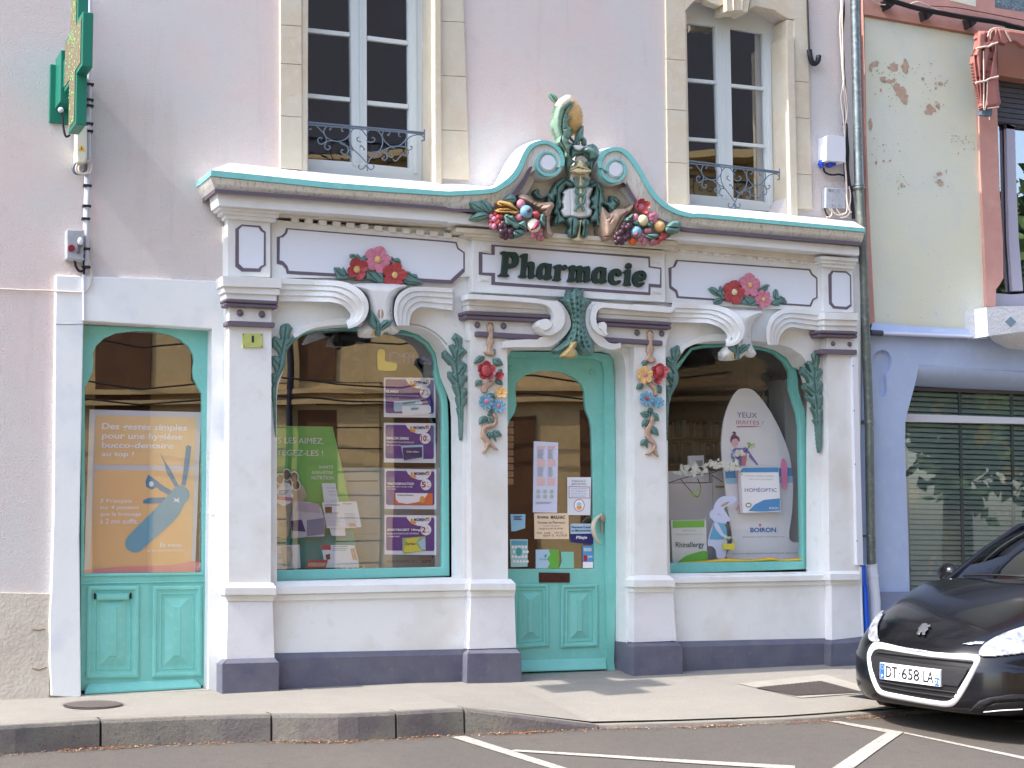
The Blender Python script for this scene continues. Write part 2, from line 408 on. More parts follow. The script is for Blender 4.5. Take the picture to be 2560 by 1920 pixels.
LINE = M('road_paint', (176, 172, 165), .8, [(60, .2, 'n')], var=[(40, .5, .62, (146, 140, 134)), (6, .5, .8, (164, 158, 150))], speck=(60, .62, (104, 98, 93)))
kb_px = [*cS1([(0, 735), (650, 690), (1200, 665), (1745, 650)]), *cS2([(0, 650), (335, 632), (770, 605), (1200, 590), (1640, 570), (2212, 555)]), *cS3([(700, 530), (960, 512), (1200, 492)])]
KB = [G(a, b, -.2) for a, b in kb_px]
KB = [Vector((p.x, p.y, 0)) for p in KB]
dL = (KB[3]-KB[0]).normalized(); dR = (KB[-1]-KB[-4]).normalized(); dR = Vector((1, -.05, 0)).normalized()
KB = [KB[0]-dL*40, *KB, KB[-1]+dR*3, KB[-1]+dR*45]
def ky(x):
    for a, b in zip(KB[:-1], KB[1:]):
        if a.x <= x <= b.x: return a.y+(b.y-a.y)*(x-a.x)/(b.x-a.x)
    return KB[-1].y
xr0 = G(*cS2(775, 605), -.2).x; xr1 = G(*cS2(1640, 570), -.2).x
def ktop(x): return -.03 if x < xr0 else (-.178 if x > xr1 else -.03-.148*(x-xr0)/(xr1-xr0))
def roadz(x, y): return max(-.32, -.2+.06*(y-ky(x)))
def pavez(x, y): return .02+(ktop(x)-.02)*min(1, max(0, -y/(-ky(x)+1e-6)))
def onf(px, py, fz, dz=0):
    z = -.15
    for _ in range(6): p = G(px, py, z); z = fz(p.x, p.y)
    return Vector((p.x, p.y, z+dz))
mb = MB(); xs = sorted(set([-45, -20, -10]+[k.x for k in KB[1:-1]]+[xr0, xr1, 6, 10, 20, 45])); rows = []
xs = sorted(set([round(x, 4) for x in xs]+[round(-6+.5*i, 3) for i in range(28)]))
for u in (-.04, .5, 1, 1.5, 2, 4, 8, 30):
    rows.append([Vector((x, (ky(x)+.06) if u < 0 else ky(x)-u, roadz(x, ky(x)-max(u, 0)))) for x in xs])
mb.quads(rows, ASPH); mb.build('road', kind='structure')
mb = MB(); mb.box((-90, -60, -.6), (90, 60, -.4), ASPH); mb.build('ground', kind='structure')
mb = MB(); rows = []
for t in (1, .8, .6, .4, .2, 0, -.3):
    rows.append([Vector((x, (ky(x)+.12)*t if t >= 0 else .5, pavez(x, (ky(x)+.12)*t))) for x in xs])
mb.quads(rows, PAVE); mb.build('pavement', kind='structure')
# kerb stones with open joints
mb = MB(); joints = [G(*cS1(645, 690), -.2).x, G(*cS1(1745, 650), -.2).x, G(*cS2(335, 632), -.2).x, xr0]
w0 = joints[1]-joints[0]; js = [joints[0]-w0*i for i in range(10, 0, -1)]+joints+[xr1]+[xr1+1.0*i for i in range(1, 24)]
for a, b in zip(js[:-1], js[1:]):
    g_ = .008; n = 6; rows = []; lo = a >= xr1-.01
    for i in range(n+1):
        x = a+g_+(b-a-2*g_)*i/n; y = ky(x); z = ktop(x)+(.004 if not lo else 0); j = random.uniform(-.002, .002); zb = -.26
        rows.append([Vector((x, y+.17, zb)), Vector((x, y+.17, z)), Vector((x, y+.03, z)), Vector((x, y+.01, z-.006)), Vector((x, y+.0+j, z-.025)), Vector((x, y-.008, zb))])
    mb.quads([[r[k] for r in rows] for k in range(6)], KERB); mb.mi[-1] = mb.mi[-1]
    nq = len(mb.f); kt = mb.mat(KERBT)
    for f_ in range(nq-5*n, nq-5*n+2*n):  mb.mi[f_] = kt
    for r_ in (rows[0], rows[-1]): mb.add(r_, [tuple(range(6))], KERB)
mb.build('kerb', kind='structure')
# parking bay lines
mb = MB()
def strip(px, n=1):
    p = [onf(a, b, roadz, .004) for a, b in px]; return p
def quadline(a, b, c, d, k=8):
    A, B, C_, D_ = strip([a, b, c, d]); rows = [[], []]
    for i in range(k+1):
        t = i/k
        for r_, (s_, e_) in zip(rows, ((A, D_), (B, C_))):
            p = s_.lerp(e_, t); p.z = roadz(p.x, p.y)+.004; r_.append(p)
    return rows
for pts in ([cS2(685, 628), cS2(780, 622), cS2(1500, 850), cS2(1396, 850)],):
    r_ = quadline(*pts); e0 = (r_[0][-1]-r_[0][0])*.6; r_[0].append(r_[0][-1]+e0); r_[1].append(r_[1][-1]+e0); mb.quads(r_, LINE)
LINE2 = LINE
mb.quads([[p+Vector((0, 0, .002)) for p in r_] for r_ in quadline(cS2(1062, 722), cS2(1100, 712), cS3(740, 815), cS3(740, 840), 14)], LINE)
mb.quads(quadline(cS3(958, 528), cS3(1020, 526), cS3(1432, 594), cS3(1345, 602), 6), LINE)
mb.quads([[p+Vector((0, 0, .002)) for p in r_] for r_ in quadline(cS3(1325, 602), cS3(1438, 597), cS3(1060, 870), cS3(920, 870), 6)], LINE)
mb.quads(quadline(cS3(1440, 604), cS3(1440, 596), cS3(2300, 772), cS3(2300, 790), 10), LINE)
mb.build('parking_bay_lines', kind='structure')
# debris in the gutter
mb = MB(); DEB = [M('debris_rust', (150, 96, 60), .9), M('debris_tan', (176, 132, 92), .9), M('debris_brown', (104, 70, 50), .9), M('debris_white', (206, 196, 184), .9)]
for i in range(5200):
    x = random.uniform(-5, 2.4); d = abs(random.gauss(0, .045))+.004; y = ky(x)-d-.008; s_ = random.uniform(.004, .011); a = random.uniform(0, 6.28); z = roadz(x, y)+.004
    if random.random() < .5+.5*math.sin(x*7)*math.sin(x*2.3+1): 
        v = [Vector((x+math.cos(a+k*1.57)*s_*(1 if k % 2 else .6), y+math.sin(a+k*1.57)*s_*(1 if k % 2 else .6), z+random.uniform(0, .006))) for k in range(4)]
        mb.add(v, [(0, 1, 2, 3)], random.choices(DEB, (5, 4, 3, .5))[0])
mb.build('gutter_debris', kind='stuff', label='rust coloured blossom litter lying in the gutter along the kerb', cat='litter')
# small stones, weed
mb = MB(); p = onf(*cS1(25, 722), roadz); mb.ball(p, .022, M('pebble', (214, 204, 190), .8), (1, .8, .6), 6, bump=.15, fr=3); mb.build('pebble', label='pale pebble in the gutter at the far left', cat='pebble')
mb = MB(); p = onf(*cS2(122, 283), pavez, .006); mb.ball(p, .02, MATS['pebble'], (1, .8, .6), 6, bump=.15, fr=3); mb.build('pebble', label='white pebble on the pavement against the grey plinth', cat='pebble')
mb = MB(); p = onf(*cS1(88, 712), roadz); WEED = M('weed_green', (70, 150, 60), .6)
for i in range(14):
    a = random.uniform(0, 6.28); l_ = random.uniform(.02, .045); t_ = p+Vector((math.cos(a)*l_*.8, math.sin(a)*l_*.5, l_)); w_ = Vector((-math.sin(a), math.cos(a), 0))*.007
    mb.add([p-w_*.3, p.lerp(t_, .6)-w_, t_, p.lerp(t_, .6)+w_], [(0, 1, 2, 3)], WEED)
mb.build('weed', label='small green weed growing at the foot of the kerb', cat='weed')
# drain covers
IRONR = M('rusty_iron', (88, 80, 78), .8, [(120, .3, 'n')], var=[(40, .4, .7, (72, 62, 60))])
c = onf(*cS1(597, 420), pavez); a_ = onf(*cS1(408, 420), pavez); b_ = onf(*cS1(600, 437), pavez); rx = (c-a_).length
mb = MB(); mb.add([Vector((c.x+rx*math.cos(t*math.pi/20), c.y+rx*math.sin(t*math.pi/20), pavez(c.x+rx*math.cos(t*math.pi/20), c.y+rx*math.sin(t*math.pi/20))+.006)) for t in range(40)], [tuple(range(40))], IRONR)
for i in range(-9, 10):
    x = c.x+i*rx/10; h_ = math.sqrt(max(0, rx*rx-(x-c.x)**2))*.9
    y0, y1 = c.y-h_, c.y+h_; w_ = .006
    v = [(x-w_+.02, y0, pavez(x, y0)+.013), (x+w_+.02, y0, pavez(x, y0)+.013), (x+w_-.02, y1, pavez(x, y1)+.013), (x-w_-.02, y1, pavez(x, y1)+.013)]; mb.add(v, [(0, 1, 2, 3)], M('rust_light', (116, 106, 102), .8))
mb.build('manhole_cover', label='round rusty manhole cover in the pavement before the left shop bay', cat='manhole cover')
gp = lambda L_, dz: [onf(a, b, pavez, dz) for a, b in cS3(L_)]
root = empty('cellar_grate', onf(*cS3(825, 255), pavez), 'square dark metal cover set in a pale concrete frame in the pavement', 'drain cover')
mb = MB(); mb.add(gp([(370, 226), (930, 181), (1300, 272), (775, 345)], .005), [(0, 1, 2, 3)], M('pale_concrete', (160, 156, 146), .9, [(90, .2, 'n')], var=[(8, .4, .7, (150, 146, 136))])); mb.build('frame', root)
mb = MB(); mb.add(gp([(485, 243), (905, 207), (1180, 272), (740, 305)], .01), [(0, 1, 2, 3)], M('dark_steel', (72, 64, 62), .7, [(160, .4, 'n')], var=[(30, .4, .7, (90, 80, 76))]))
g4 = gp([(485, 243), (905, 207), (1180, 272), (740, 305)], .0135)
for i in range(1, 15):
    t = i/15; a, b = g4[0].lerp(g4[1], t), g4[3].lerp(g4[2], t); w_ = (g4[1]-g4[0])*.012; mb.add([a, a+w_, b+w_, b], [(0, 1, 2, 3)], M('steel_rib', (92, 84, 80), .7))
mb.build('grating', root)

# ------------------------------------------------------------------ the pharmacy building
BLD = empty('pharmacy_building', (-.6, 0, 0), 'pink rendered building with an ornate white and turquoise pharmacy shopfront', 'building')
def Z(px, py, y=0): return P(px, py, y).z
def Xw(px, py, y=0): return P(px, py, y).x
xl = Xw(*cI(715, 1150)); zl = Z(*cI(1200, 1150)); XR = P(2150, 300, 0).x
w1 = [cB(998, -600), cB(2112, -600), cB(2092, 1560), cB(998, 1440)]
w1 = [cB(998, -500), cB(2112, -500), cB(2092, 1600), cB(998, 1480)]
w2arch = smooth(cD([(392, 95), (470, 10), (560, -25), (700, -42), (860, -30), (980, 10), (1130, 75), (1278, 160)]), 5)
w2 = [*w2arch, cD(1290, 1659), cG(1190, 200), cG(430, 110)]
world = lambda L_, y=0: [(P(a, b, y).x, P(a, b, y).z) for a, b in L_]
hole = [(xl, -.3), (xl, zl), (-2.73, zl), (-2.73, 3.1), (2.86, 3.1), (2.86, -.3)]
x0 = -9.0
wall = [(x0, -.3), (xl, -.3), (xl, zl), (-2.73, zl), (-2.73, 3.1), (2.86, 3.1), (2.86, -.3), (XR, -.3), (XR, 9.2), (x0, 9.2)]
mb = MB(); mb.prism(wall, .45, 0, PINK, [world(w1), world(w2)], pix=False)
mb.box((x0, .46, 8.9), (XR, 9, 9.25), M('roof_slate', (60, 60, 66), .7)); mb.box((x0, 8.6, -.3), (XR, 9, 8.9), PINK); mb.box((x0, .46, -.3), (x0+.3, 8.6, 8.9), PINK); mb.box((XR-.3, .46, -.3), (XR, 8.6, 8.9), PINK)
mb.build('wall', BLD)
# rough stone base at the far left
mb = MB(); st = [(-9, -.3), (Xw(*cK(150, 1500)), -.3), (Xw(*cK(155, 700)), Z(*cK(155, 705))), (-4.3, Z(*cK(10, 690))), (-6, .82), (-9, .86)]
mb.prism(st, .02, -.018, ROUGH, pix=False); JO = M('stone_joint', (130, 112, 100), .95, [(60, .5, 'n')])
for L_ in ([(0, 1015), (60, 1020), (110, 1010)], [(0, 1350), (60, 1365), (130, 1340)]):
    mb.tube([P(a, b, -.02) for a, b in cK(L_)], .006, JO, 5)
mb.build('stone_base', BLD, bevel=.006)
# left bay: white surround
SOFT = M('smooth_white', (230, 233, 234), .6, [(7, .25, 'n'), (120, .12, 'n')], var=[(4, .5, .8, (214, 216, 226))])
op_t = [cI(722, 1112), cI(1795, 1180)]
mb = MB(); Y = -.035
out = [cI(482, 716), cI(1905, 770), cI(1975, 800), cJ(1440, 60), cJ(1440, 400), cK(1690, 600), cK(1690, 1000), cK(1665, 1560), cK(1520, 1540), cJ(1282, 145), cI(722, 1112), cK(410, 200), cK(425, 1590), cK(350, 1603), cK(165, 1590), cK(150, 1300), cK(150, 900), cK(165, 700), cK(185, 0), cI(470, 1659), cI(475, 1130)]
mb.prism(out, .12, Y, SOFT)
mb.build('door_surround', BLD, bevel=.008)
mb = MB(); mb.tube([P(*cI(482, 1140), Y-.001), P(*cI(600, 1142), Y-.001), P(*cI(712, 1138), Y-.001)], .004, M('crack_grey', (150, 150, 160), .9), 5); mb.build('joint_line', BLD)
mb = MB()   # threshold
mb.prism([cK(430, 1590), cK(1520, 1530), cK(1540, 1575), cK(430, 1620)], .12, -.03, M('threshold_stone', (176, 172, 160), .9, [(60, .3, 'n')])); mb.build('threshold', BLD, bevel=.005)

# --- stone window surrounds
def stone_blocks(name, polys, y, yb, holes=()):
    mb_ = MB()
    for p_ in polys: mb_.prism(p_, yb, y, STONE)
    return mb_.build(name, BLD, bevel=.004)
j = .8
sL = [cB(765, -500), cB(998, -500), cB(998, 1450), cB(765, 1420)]
sR = [cB(2002, -500), cB(2215, -500), cB(2260, 1600), cB(2100, 1600)]
def slabs(side, cuts):
    """side: (xl_top,xl_bot,xr_top,xr_bot) functions in crop coords; cuts: y levels"""
    (tl, tr, br, bl), f = side; out = []
    ys = cuts
    for a, b in zip(ys[:-1], ys[1:]):
        def lx(v): return tl[0]+(bl[0]-tl[0])*(v-tl[1])/(bl[1]-tl[1])
        def rx_(v): return tr[0]+(br[0]-tr[0])*(v-tr[1])/(br[1]-tr[1])
        g_ = 1.6
        out.append(f([(lx(a), a+g_), (rx_(a), a+g_+12), (rx_(b), b-g_+12), (lx(b), b-g_)]))
    return out
stone_blocks('stone_surround', slabs(((( 765, -500), (946, -500), (950, 1470), (765, 1455)), cB), [-500, 215, 548, 1000, 1455])
             + slabs((((2118, -500), (2330, -500), (2400, 1600), (2118, 1560)), cB), [-500, 180, 650, 1120, 1545]), -.03, .05)
stone_blocks('stone_surround', slabs((((222, -60), (388, -60), (412, 1659), (240, 1659)), cD), [-60, 510, 945, 1400, 1760])
             + slabs((((1330, 175), (1447, 175), (1488, 1659), (1340, 1659)), cD), [150, 700, 1015, 1500, 1800]), -.03, .05)
mb = MB(); lin2 = [cD(222, -62), cD(222, -400), cD(1440, -400), cD(1447, 175), cD(1330, 170), cD(1278, 160), *w2arch[::-1][1:], cD(388, -60)]
mb.prism(lin2, .05, -.03, STONE)
kst = [cD(738, -80), cD(962, -80), cD(930, 110), cD(893, 100), cD(880, 88), cD(815, 92), cD(800, 100), cD(750, 95)]
mb.prism([cD(738, -200), cD(990, -200), *kst[2:]], .1, -.1, STONE)
for a, b in (((800, -100), (812, 92)), ((885, -100), (880, 88))): mb.tube([P(*cD(*a), -.1), P(*cD(*b), -.1)], .01, STONE, 6)
mb.prism([cD(560, -20), cD(745, -60), cD(745, 30), cD(690, 50), cD(600, 20)], .05, -.05, STONE); mb.prism([cD(955, -60), cD(1120, 40), cD(1180, 90), cD(1000, 50), cD(945, 70)], .05, -.05, STONE)
mb.build('window_arch', BLD, bevel=.006)
# jamb reveals of cream stone
mb = MB()
def jamb(pA, pB, y0=-.028, y1=.25):
    A_, B_ = P(*pA, 0), P(*pB, 0); mb.add([(A_.x-.004, y0, A_.z), (A_.x-.004, y1, A_.z), (B_.x-.004, y1, B_.z), (B_.x-.004, y0, B_.z)], [(0, 1, 2, 3)], STONE)
mb.box((P(*cB(2112, 0)).x-.045, -.06, 3.7), (P(*cB(2112, 0)).x+.02, .26, 8), STONE)
mb.box((P(*cD(1290, 900)).x-.05, -.055, 3.7), (P(*cD(1290, 900)).x+.03, .26, Z(*cD(1290, 330))), STONE)
mb.box((P(*cD(1290, 200)).x-.045, -.027, Z(*cD(1290, 330))), (P(*cD(1335, 200)).x, .26, Z(*cD(1280, 178))), STONE)
mb.nest([([cD(1262, 400), cD(1322, 400), cD(1322, 345), cD(1262, 345)], -.05), ([cD(1285, 360), cD(1300, 360), cD(1292, 290), cD(1285, 290)], -.03)], STONE)
mb.box((P(*cB(940, 0)).x, -.018, 3.8), (P(*cB(998, 0)).x+.004, .26, 8), STONE)
mb.box((P(*cD(380, 500)).x-.06, -.018, 3.7), (P(*cD(410, 900)).x+.0, .26, Z(*cD(392, 110))), STONE)
mb.build('window_jamb', BLD, bevel=.012)

def railing(fx, y, parent):
    z7 = crop(760, 290, 310/2212); mb_ = MB(); T = lambda L_, n=5: [P(*fx(a, b), y) for a, b in smooth(L_, n)]
    mb_.tube(T([(30, 108), (2150, 298)]), .0075, IRON, 6); mb_.tube(T([(30, 150), (2150, 322)]), .006, IRON, 6)
    sc_ = [ [(135, 250), (120, 225), (95, 240), (60, 235), (45, 200), (55, 170)],
     [(230, 185), (350, 305), (395, 390), (395, 460), (370, 520), (375, 570), (420, 600), (460, 585), (468, 545), (435, 535)],
     [(475, 255), (455, 240), (490, 215), (470, 185), (420, 185), (375, 220), (355, 290), (390, 370), (480, 425), (600, 452), (720, 425), (800, 350), (820, 270), (790, 210), (730, 190), (680, 215), (675, 270), (705, 270)],
     [(300, 420), (320, 400), (290, 385), (250, 410), (250, 460), (290, 500), (350, 490), (400, 455), (500, 440), (640, 465), (740, 520), (790, 600), (775, 670), (720, 685), (665, 650), (670, 610), (700, 605)],
     [(640, 480), (760, 535), (870, 590), (960, 670), (1040, 750), (1120, 840)],
     [(820, 300), (805, 380), (820, 480), (880, 590)], [(770, 670), (785, 630), (840, 605), (890, 615)], [(850, 720), (830, 745), (790, 720), (770, 680)],
     [(830, 290), (880, 240), (950, 225), (1030, 250), (1090, 320), (1130, 370)], [(980, 380), (950, 390), (955, 440), (1020, 462)], [(1110, 430), (1160, 465), (1230, 460), (1265, 420), (1240, 385), (1210, 390)],
     [(1120, 300), (1170, 250), (1260, 240), (1350, 300), (1400, 400), (1400, 500), (1360, 600), (1280, 660), (1210, 675), (1140, 640)],
     [(1520, 350), (1490, 340), (1530, 310), (1515, 270), (1460, 255), (1410, 285), (1400, 370), (1460, 470), (1560, 540), (1700, 530), (1800, 440), (1830, 370), (1810, 300), (1760, 275), (1700, 300), (1690, 350), (1725, 370)],
     [(1820, 440), (1900, 370), (2020, 335), (2110, 350), (2145, 400), (2120, 440), (2095, 440)], [(1820, 420), (1810, 500), (1830, 570), (1880, 610), (1930, 570), (1920, 540), (1895, 550)],
     [(1130, 850), (1200, 740), (1320, 640), (1440, 600), (1560, 550), (1700, 540), (1810, 560), (1860, 640), (1840, 700), (1790, 710), (1750, 680), (1780, 655)],
     [(1275, 720), (1310, 660), (1380, 635), (1450, 665), (1485, 730), (1450, 785), (1395, 770), (1410, 745)], [(1470, 690), (1470, 620), (1530, 560), (1620, 575)], [(1500, 700), (1550, 740), (1590, 710), (1555, 685)],
     [(1590, 760), (1610, 800), (1660, 790), (1700, 740), (1740, 700)], [(1000, 560), (1020, 530), (1080, 590), (1060, 610)],
     [(1130, 850), (1120, 880), (1080, 880)], [(1000, 870), (970, 900), (1010, 950), (1070, 930), (1110, 880)], [(1230, 870), (1250, 910), (1200, 955), (1150, 930), (1120, 880), (1135, 985)] ]
    for L_ in sc_: mb_.tube(T(L_), .0048, IRON, 5)
    for a, b in ((2150, 240), (2150, 440)): pass
    mb_.tube(T([(2150, 240), (2148, 440)]), .006, IRON, 6)
    return mb_.build('railing', parent)
def uwin(stiles, y, grp):
    """stiles: list of frame polys; panes: list of quads"""
    pass
# left upper window
mb = MB(); Y = .2; GB = M('window_gasket', (130, 140, 150), .5)
lf = [cB(940, -500), cB(1990, -500), cB(1985, 1545), cB(1985, 1600), cB(940, 1500)]
p1 = [cB(1000, -500), cB(1365, -500), cB(1383, 1400), cB(1003, 1372)]; p2 = [cB(1508, -500), cB(1867, -500), cB(1880, 1452), cB(1512, 1415)]
mb.prism(lf, Y+.05, Y, WINW, [p1, p2])
for a, b, c, d_ in ((1000, 240, 1365, 280), (1515, 308, 1868, 352), (1000, 806, 1368, 842), (1515, 868, 1870, 902)):
    mb.prism([cB(a, b), cB(c, d_), cB(c, d_+34), cB(a, b+34)], Y+.045, Y+.008, WINW)
for xx in (1422, 1452): mb.prism([cB(xx, -500), cB(xx+14, -500), cB(xx+22, 1400), cB(xx+8, 1400)], Y+.01, Y-.012, WINW)
mb.prism([cB(1390, -500), cB(1500, -500), cB(1508, 1440), cB(1390, 1430)], Y+.01, Y-.004, WINW)
mb.prism([cB(1900, -500), cB(1935, -500), cB(1945, 1500), cB(1910, 1500)], Y+.01, Y-.012, WINW)
W1 = mb.build('window', BLD, bevel=.003)
for p_ in (p1, p2):
    mb = MB(); mb.flat([(a+(-3 if i in (0, 3) else 3), b) for i, (a, b) in enumerate(p_)], Y+.03, GLU); mb.build('pane', W1)
railing(lambda a, b: (760+a*310/2212, 290+b*310/2212), .0, BLD)
# right upper window
mb = MB()
rf = [cD(388, 40), cD(388, -60), cD(1176, -60), cD(1176, 225), cD(1200, 1659), cG(1190, 170), cG(380, 110)]
p3 = [cD(392, 195), cD(650, 226), cD(660, 1400), cG(692, 40), cG(425, 18)]; p4 = [cD(778, 238), cD(1062, 290), cD(1090, 1500), cG(1100, 88), cG(808, 50)]
p3 = [cD(392, 195), cD(650, 226), cG(690, 42), cG(425, 18)]; p4 = [cD(778, 238), cD(1066, 290), cG(1100, 88), cG(808, 52)]
mb.prism(rf, Y+.05, Y, WINW, [p3, p4])
for a, b, c, d_ in ((392, 672, 668, 698), (785, 722, 1075, 752), (398, 1182, 672, 1202), (790, 1222, 1082, 1250)):
    mb.prism([cD(a, b), cD(c, d_), cD(c, d_+27), cD(a, b+27)], Y+.045, Y+.008, WINW)
mb.prism([cD(712, 215), cD(722, 215), cG(760, 60), cG(748, 60)], Y+.01, Y-.012, WINW)
mb.prism([cD(672, 225), cD(765, 235), cG(798, 60), cG(706, 52)], Y+.01, Y-.004, WINW)
mb.prism([cD(1100, 290), cD(1130, 292), cG(1150, 120), cG(1122, 118)], Y+.01, Y-.012, WINW)
W2 = mb.build('window', BLD, bevel=.003)
for p_ in (p3, p4):
    mb = MB(); mb.flat(p_, Y+.03, GLU); mb.build('pane', W2)
railing(lambda a, b: (1718+(a-30)*230.6/2120, 402+(b-110)*.1385+(a-30)*.0008), .0, BLD)
mb = MB(); mb.box((1.42+.0, .24, Z(*cD(700, 1659))), (1.43, .26, 5), DIM)
BLIND = M('blind_grey', (150, 156, 160), .8)
# rooms behind the glass
mb = MB()
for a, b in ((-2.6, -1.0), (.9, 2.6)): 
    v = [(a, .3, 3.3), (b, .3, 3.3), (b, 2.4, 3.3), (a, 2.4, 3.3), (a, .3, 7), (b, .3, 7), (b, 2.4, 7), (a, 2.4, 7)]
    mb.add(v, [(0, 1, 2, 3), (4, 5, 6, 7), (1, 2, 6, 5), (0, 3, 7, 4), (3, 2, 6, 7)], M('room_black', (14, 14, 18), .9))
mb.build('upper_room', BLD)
mb = MB(); xa = P(*cD(1000, 900), .28).x; xb = P(*cD(1062, 900), .28).x; mb.box((xa, .27, 3.7), (xb, .28, 6), BLIND); mb.build('curtain', BLD)
# shop interior
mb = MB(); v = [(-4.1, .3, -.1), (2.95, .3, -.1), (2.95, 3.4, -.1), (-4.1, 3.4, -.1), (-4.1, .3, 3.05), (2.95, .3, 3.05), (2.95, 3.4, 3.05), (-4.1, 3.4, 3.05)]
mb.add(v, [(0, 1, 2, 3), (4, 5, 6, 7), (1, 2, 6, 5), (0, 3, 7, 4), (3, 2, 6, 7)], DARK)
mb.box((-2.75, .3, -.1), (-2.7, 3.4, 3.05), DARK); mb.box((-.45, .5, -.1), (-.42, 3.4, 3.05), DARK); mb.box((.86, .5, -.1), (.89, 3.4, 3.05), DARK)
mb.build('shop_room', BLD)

# ------------------------------------------------------------------ the house across the street (seen only in the glass)
OPP = empty('stone_house', (4, -17, -.2), 'tan stone house across the street mirrored in the shop windows', 'building')
TAN = M('opposite_stone', (202, 174, 126), .85, [(20, .3, 'n')], var=[(1.5, .4, .7, (186, 158, 112)), (8, .5, .8, (210, 184, 138))])
BRN = M('opposite_shutter', (104, 70, 44), .8, var=[(4, .4, .7, (84, 56, 36))]); SL = M('opposite_slate', (54, 54, 64), .9, [(30, .5, 'n')], var=[(3, .4, .7, (52, 50, 56))])
YO = -16.5
mb = MB(); mb.box((-14, YO-6, -.4), (14.4, YO, 8.1), TAN)
for z in (3.55, 3.75, 8.0): mb.box((-14, YO, z), (14.45, YO+.16, z+.09), TAN)
for i in range(9):
    z = .2+i*.42
    for x in (-12.5, -6.5, -1.5, 2.5, 4.2, 6.0): mb.box((x-.55, YO, z), (x+.55, YO+.03, z+.40), TAN)
mb.build('wall', OPP)
mb = MB()
for i in range(9):
    z = .2+i*.42+.405
    for x in (-12.5, -6.5, -1.5, 2.5, 4.2, 6.0): mb.box((x-.6, YO+.0, z-.005), (x+.6, YO+.034, z+.008), SL)
mb.build('quoin', OPP)
for (a, b, z0_, z1_) in ((-5.5, -4.2, .5, 3.2), (-.55, .45, .3, 6.4), (3.25, 3.95, .3, 3.45), (3.25, 3.95, 4.0, 6.6), (1.2, 2.0, 4.0, 6.6), (5.0, 7.6, .2, 3.3), (8.4, 9.6, 1.0, 3.4), (6, 7.2, 4.4, 6.6), (-9.5, -8.2, .8, 3.1)):
    mb = MB(); mb.box((a, YO+.001, z0_), (b, YO+.04, z1_), BRN); mb.build('shutter', OPP)
mb = MB(); mb.add([(-14.3, YO+.5, 8.2), (14.8, YO+.5, 8.2), (14.8, YO-4.5, 17.5), (-14.3, YO-4.5, 17.5), (-14.3, YO-9, 8.2), (14.8, YO-9, 8.2)], [(0, 1, 2, 3), (3, 2, 5, 4)], SL)
mb.box((-14.3, YO, 8.1), (14.8, YO+.55, 8.2), TAN); mb.build('roof', OPP)
mb = MB(); mb.tube([(3.1, YO+.12, 0), (3.1, YO+.12, 8)], .06, SL); mb.build('drain_pipe', OPP)
mb = MB()
for z, s_ in ((4.05, .25), (3.7, .18), (4.9, .35)): mb.tube([(-14+i*1.2, YO+.5, z-s_*math.sin(i*.9)**2) for i in range(22)], .018, BLACK, 5)
mb.build('street_cable', OPP)
OPP.rotation_euler = (0, 0, R(25))
# trees beyond
FOL = M('far_foliage', (58, 84, 40), .8, var=[(1.5, .4, .7, (34, 54, 26)), (5, .5, .7, (84, 110, 56))]); BARK = M('bark', (84, 72, 60), .9)
for k, (x, y, h_, r_) in enumerate(((12.2, -9.2, 7.6, 1.8), (23, -12, 11, 3.8), (17.5, -11.5, 8.5, 2.6))):
    t_ = empty('street_tree', (x, y, -.3), ['green tree beside the stone house, mirrored in the right upper window', 'broad green tree furthest along the street, mirrored in the neighbour glass', 'green tree at the corner of the stone house, mirrored in the glass'][k], 'tree', 'trees mirrored in the windows')
    mb = MB(); mb.tube([(x, y, -.3), (x+.1, y, h_*.4), (x-.1, y+.1, h_*.8)], [.28, .2, .06], BARK)
    for i in range(6): a = i*1.05; mb.tube([(x, y, h_*.35+i*.3), (x+math.cos(a)*r_*.6, y+math.sin(a)*r_*.6, h_*.6+i*.3)], [.1, .03], BARK, 5)
    mb.build('trunk', t_)
    mb = MB(); rn = random.Random(k)
    cl = [(rn.gauss(0, .5), rn.gauss(0, .5), rn.gauss(0, .42)) for _ in range(26)]
    for i in range(7000):
        c0 = rn.choice(cl); p = Vector((x+r_*(c0[0]+rn.gauss(0, .17)), y+r_*(c0[1]+rn.gauss(0, .17)), h_*.65+h_*.36*(c0[2]+rn.gauss(0, .16))))
        if p.z < 1.0: continue
        a = Vector((rn.uniform(-1, 1), rn.uniform(-1, 1), rn.uniform(-1, 1))).normalized(); b = a.orthogonal().normalized(); s_ = rn.uniform(.12, .26)
        mb.add([p, p+a*s_+b*s_*.5, p+a*s_*2, p+a*s_-b*s_*.5], [(0, 1, 2, 3)], FOL)
    mb.build('crown', t_)
# ------------------------------------------------------------------ shopfront
YB = -.11; YP = -.2
zc1 = crop(670, 800, 90/467); zl2 = crop(1650, 850, 100/553); zl3 = crop(1090, 820, 100/553); zl4 = crop(1980, 860, 100/572)
zS = crop(1340, 700, 180/1493)
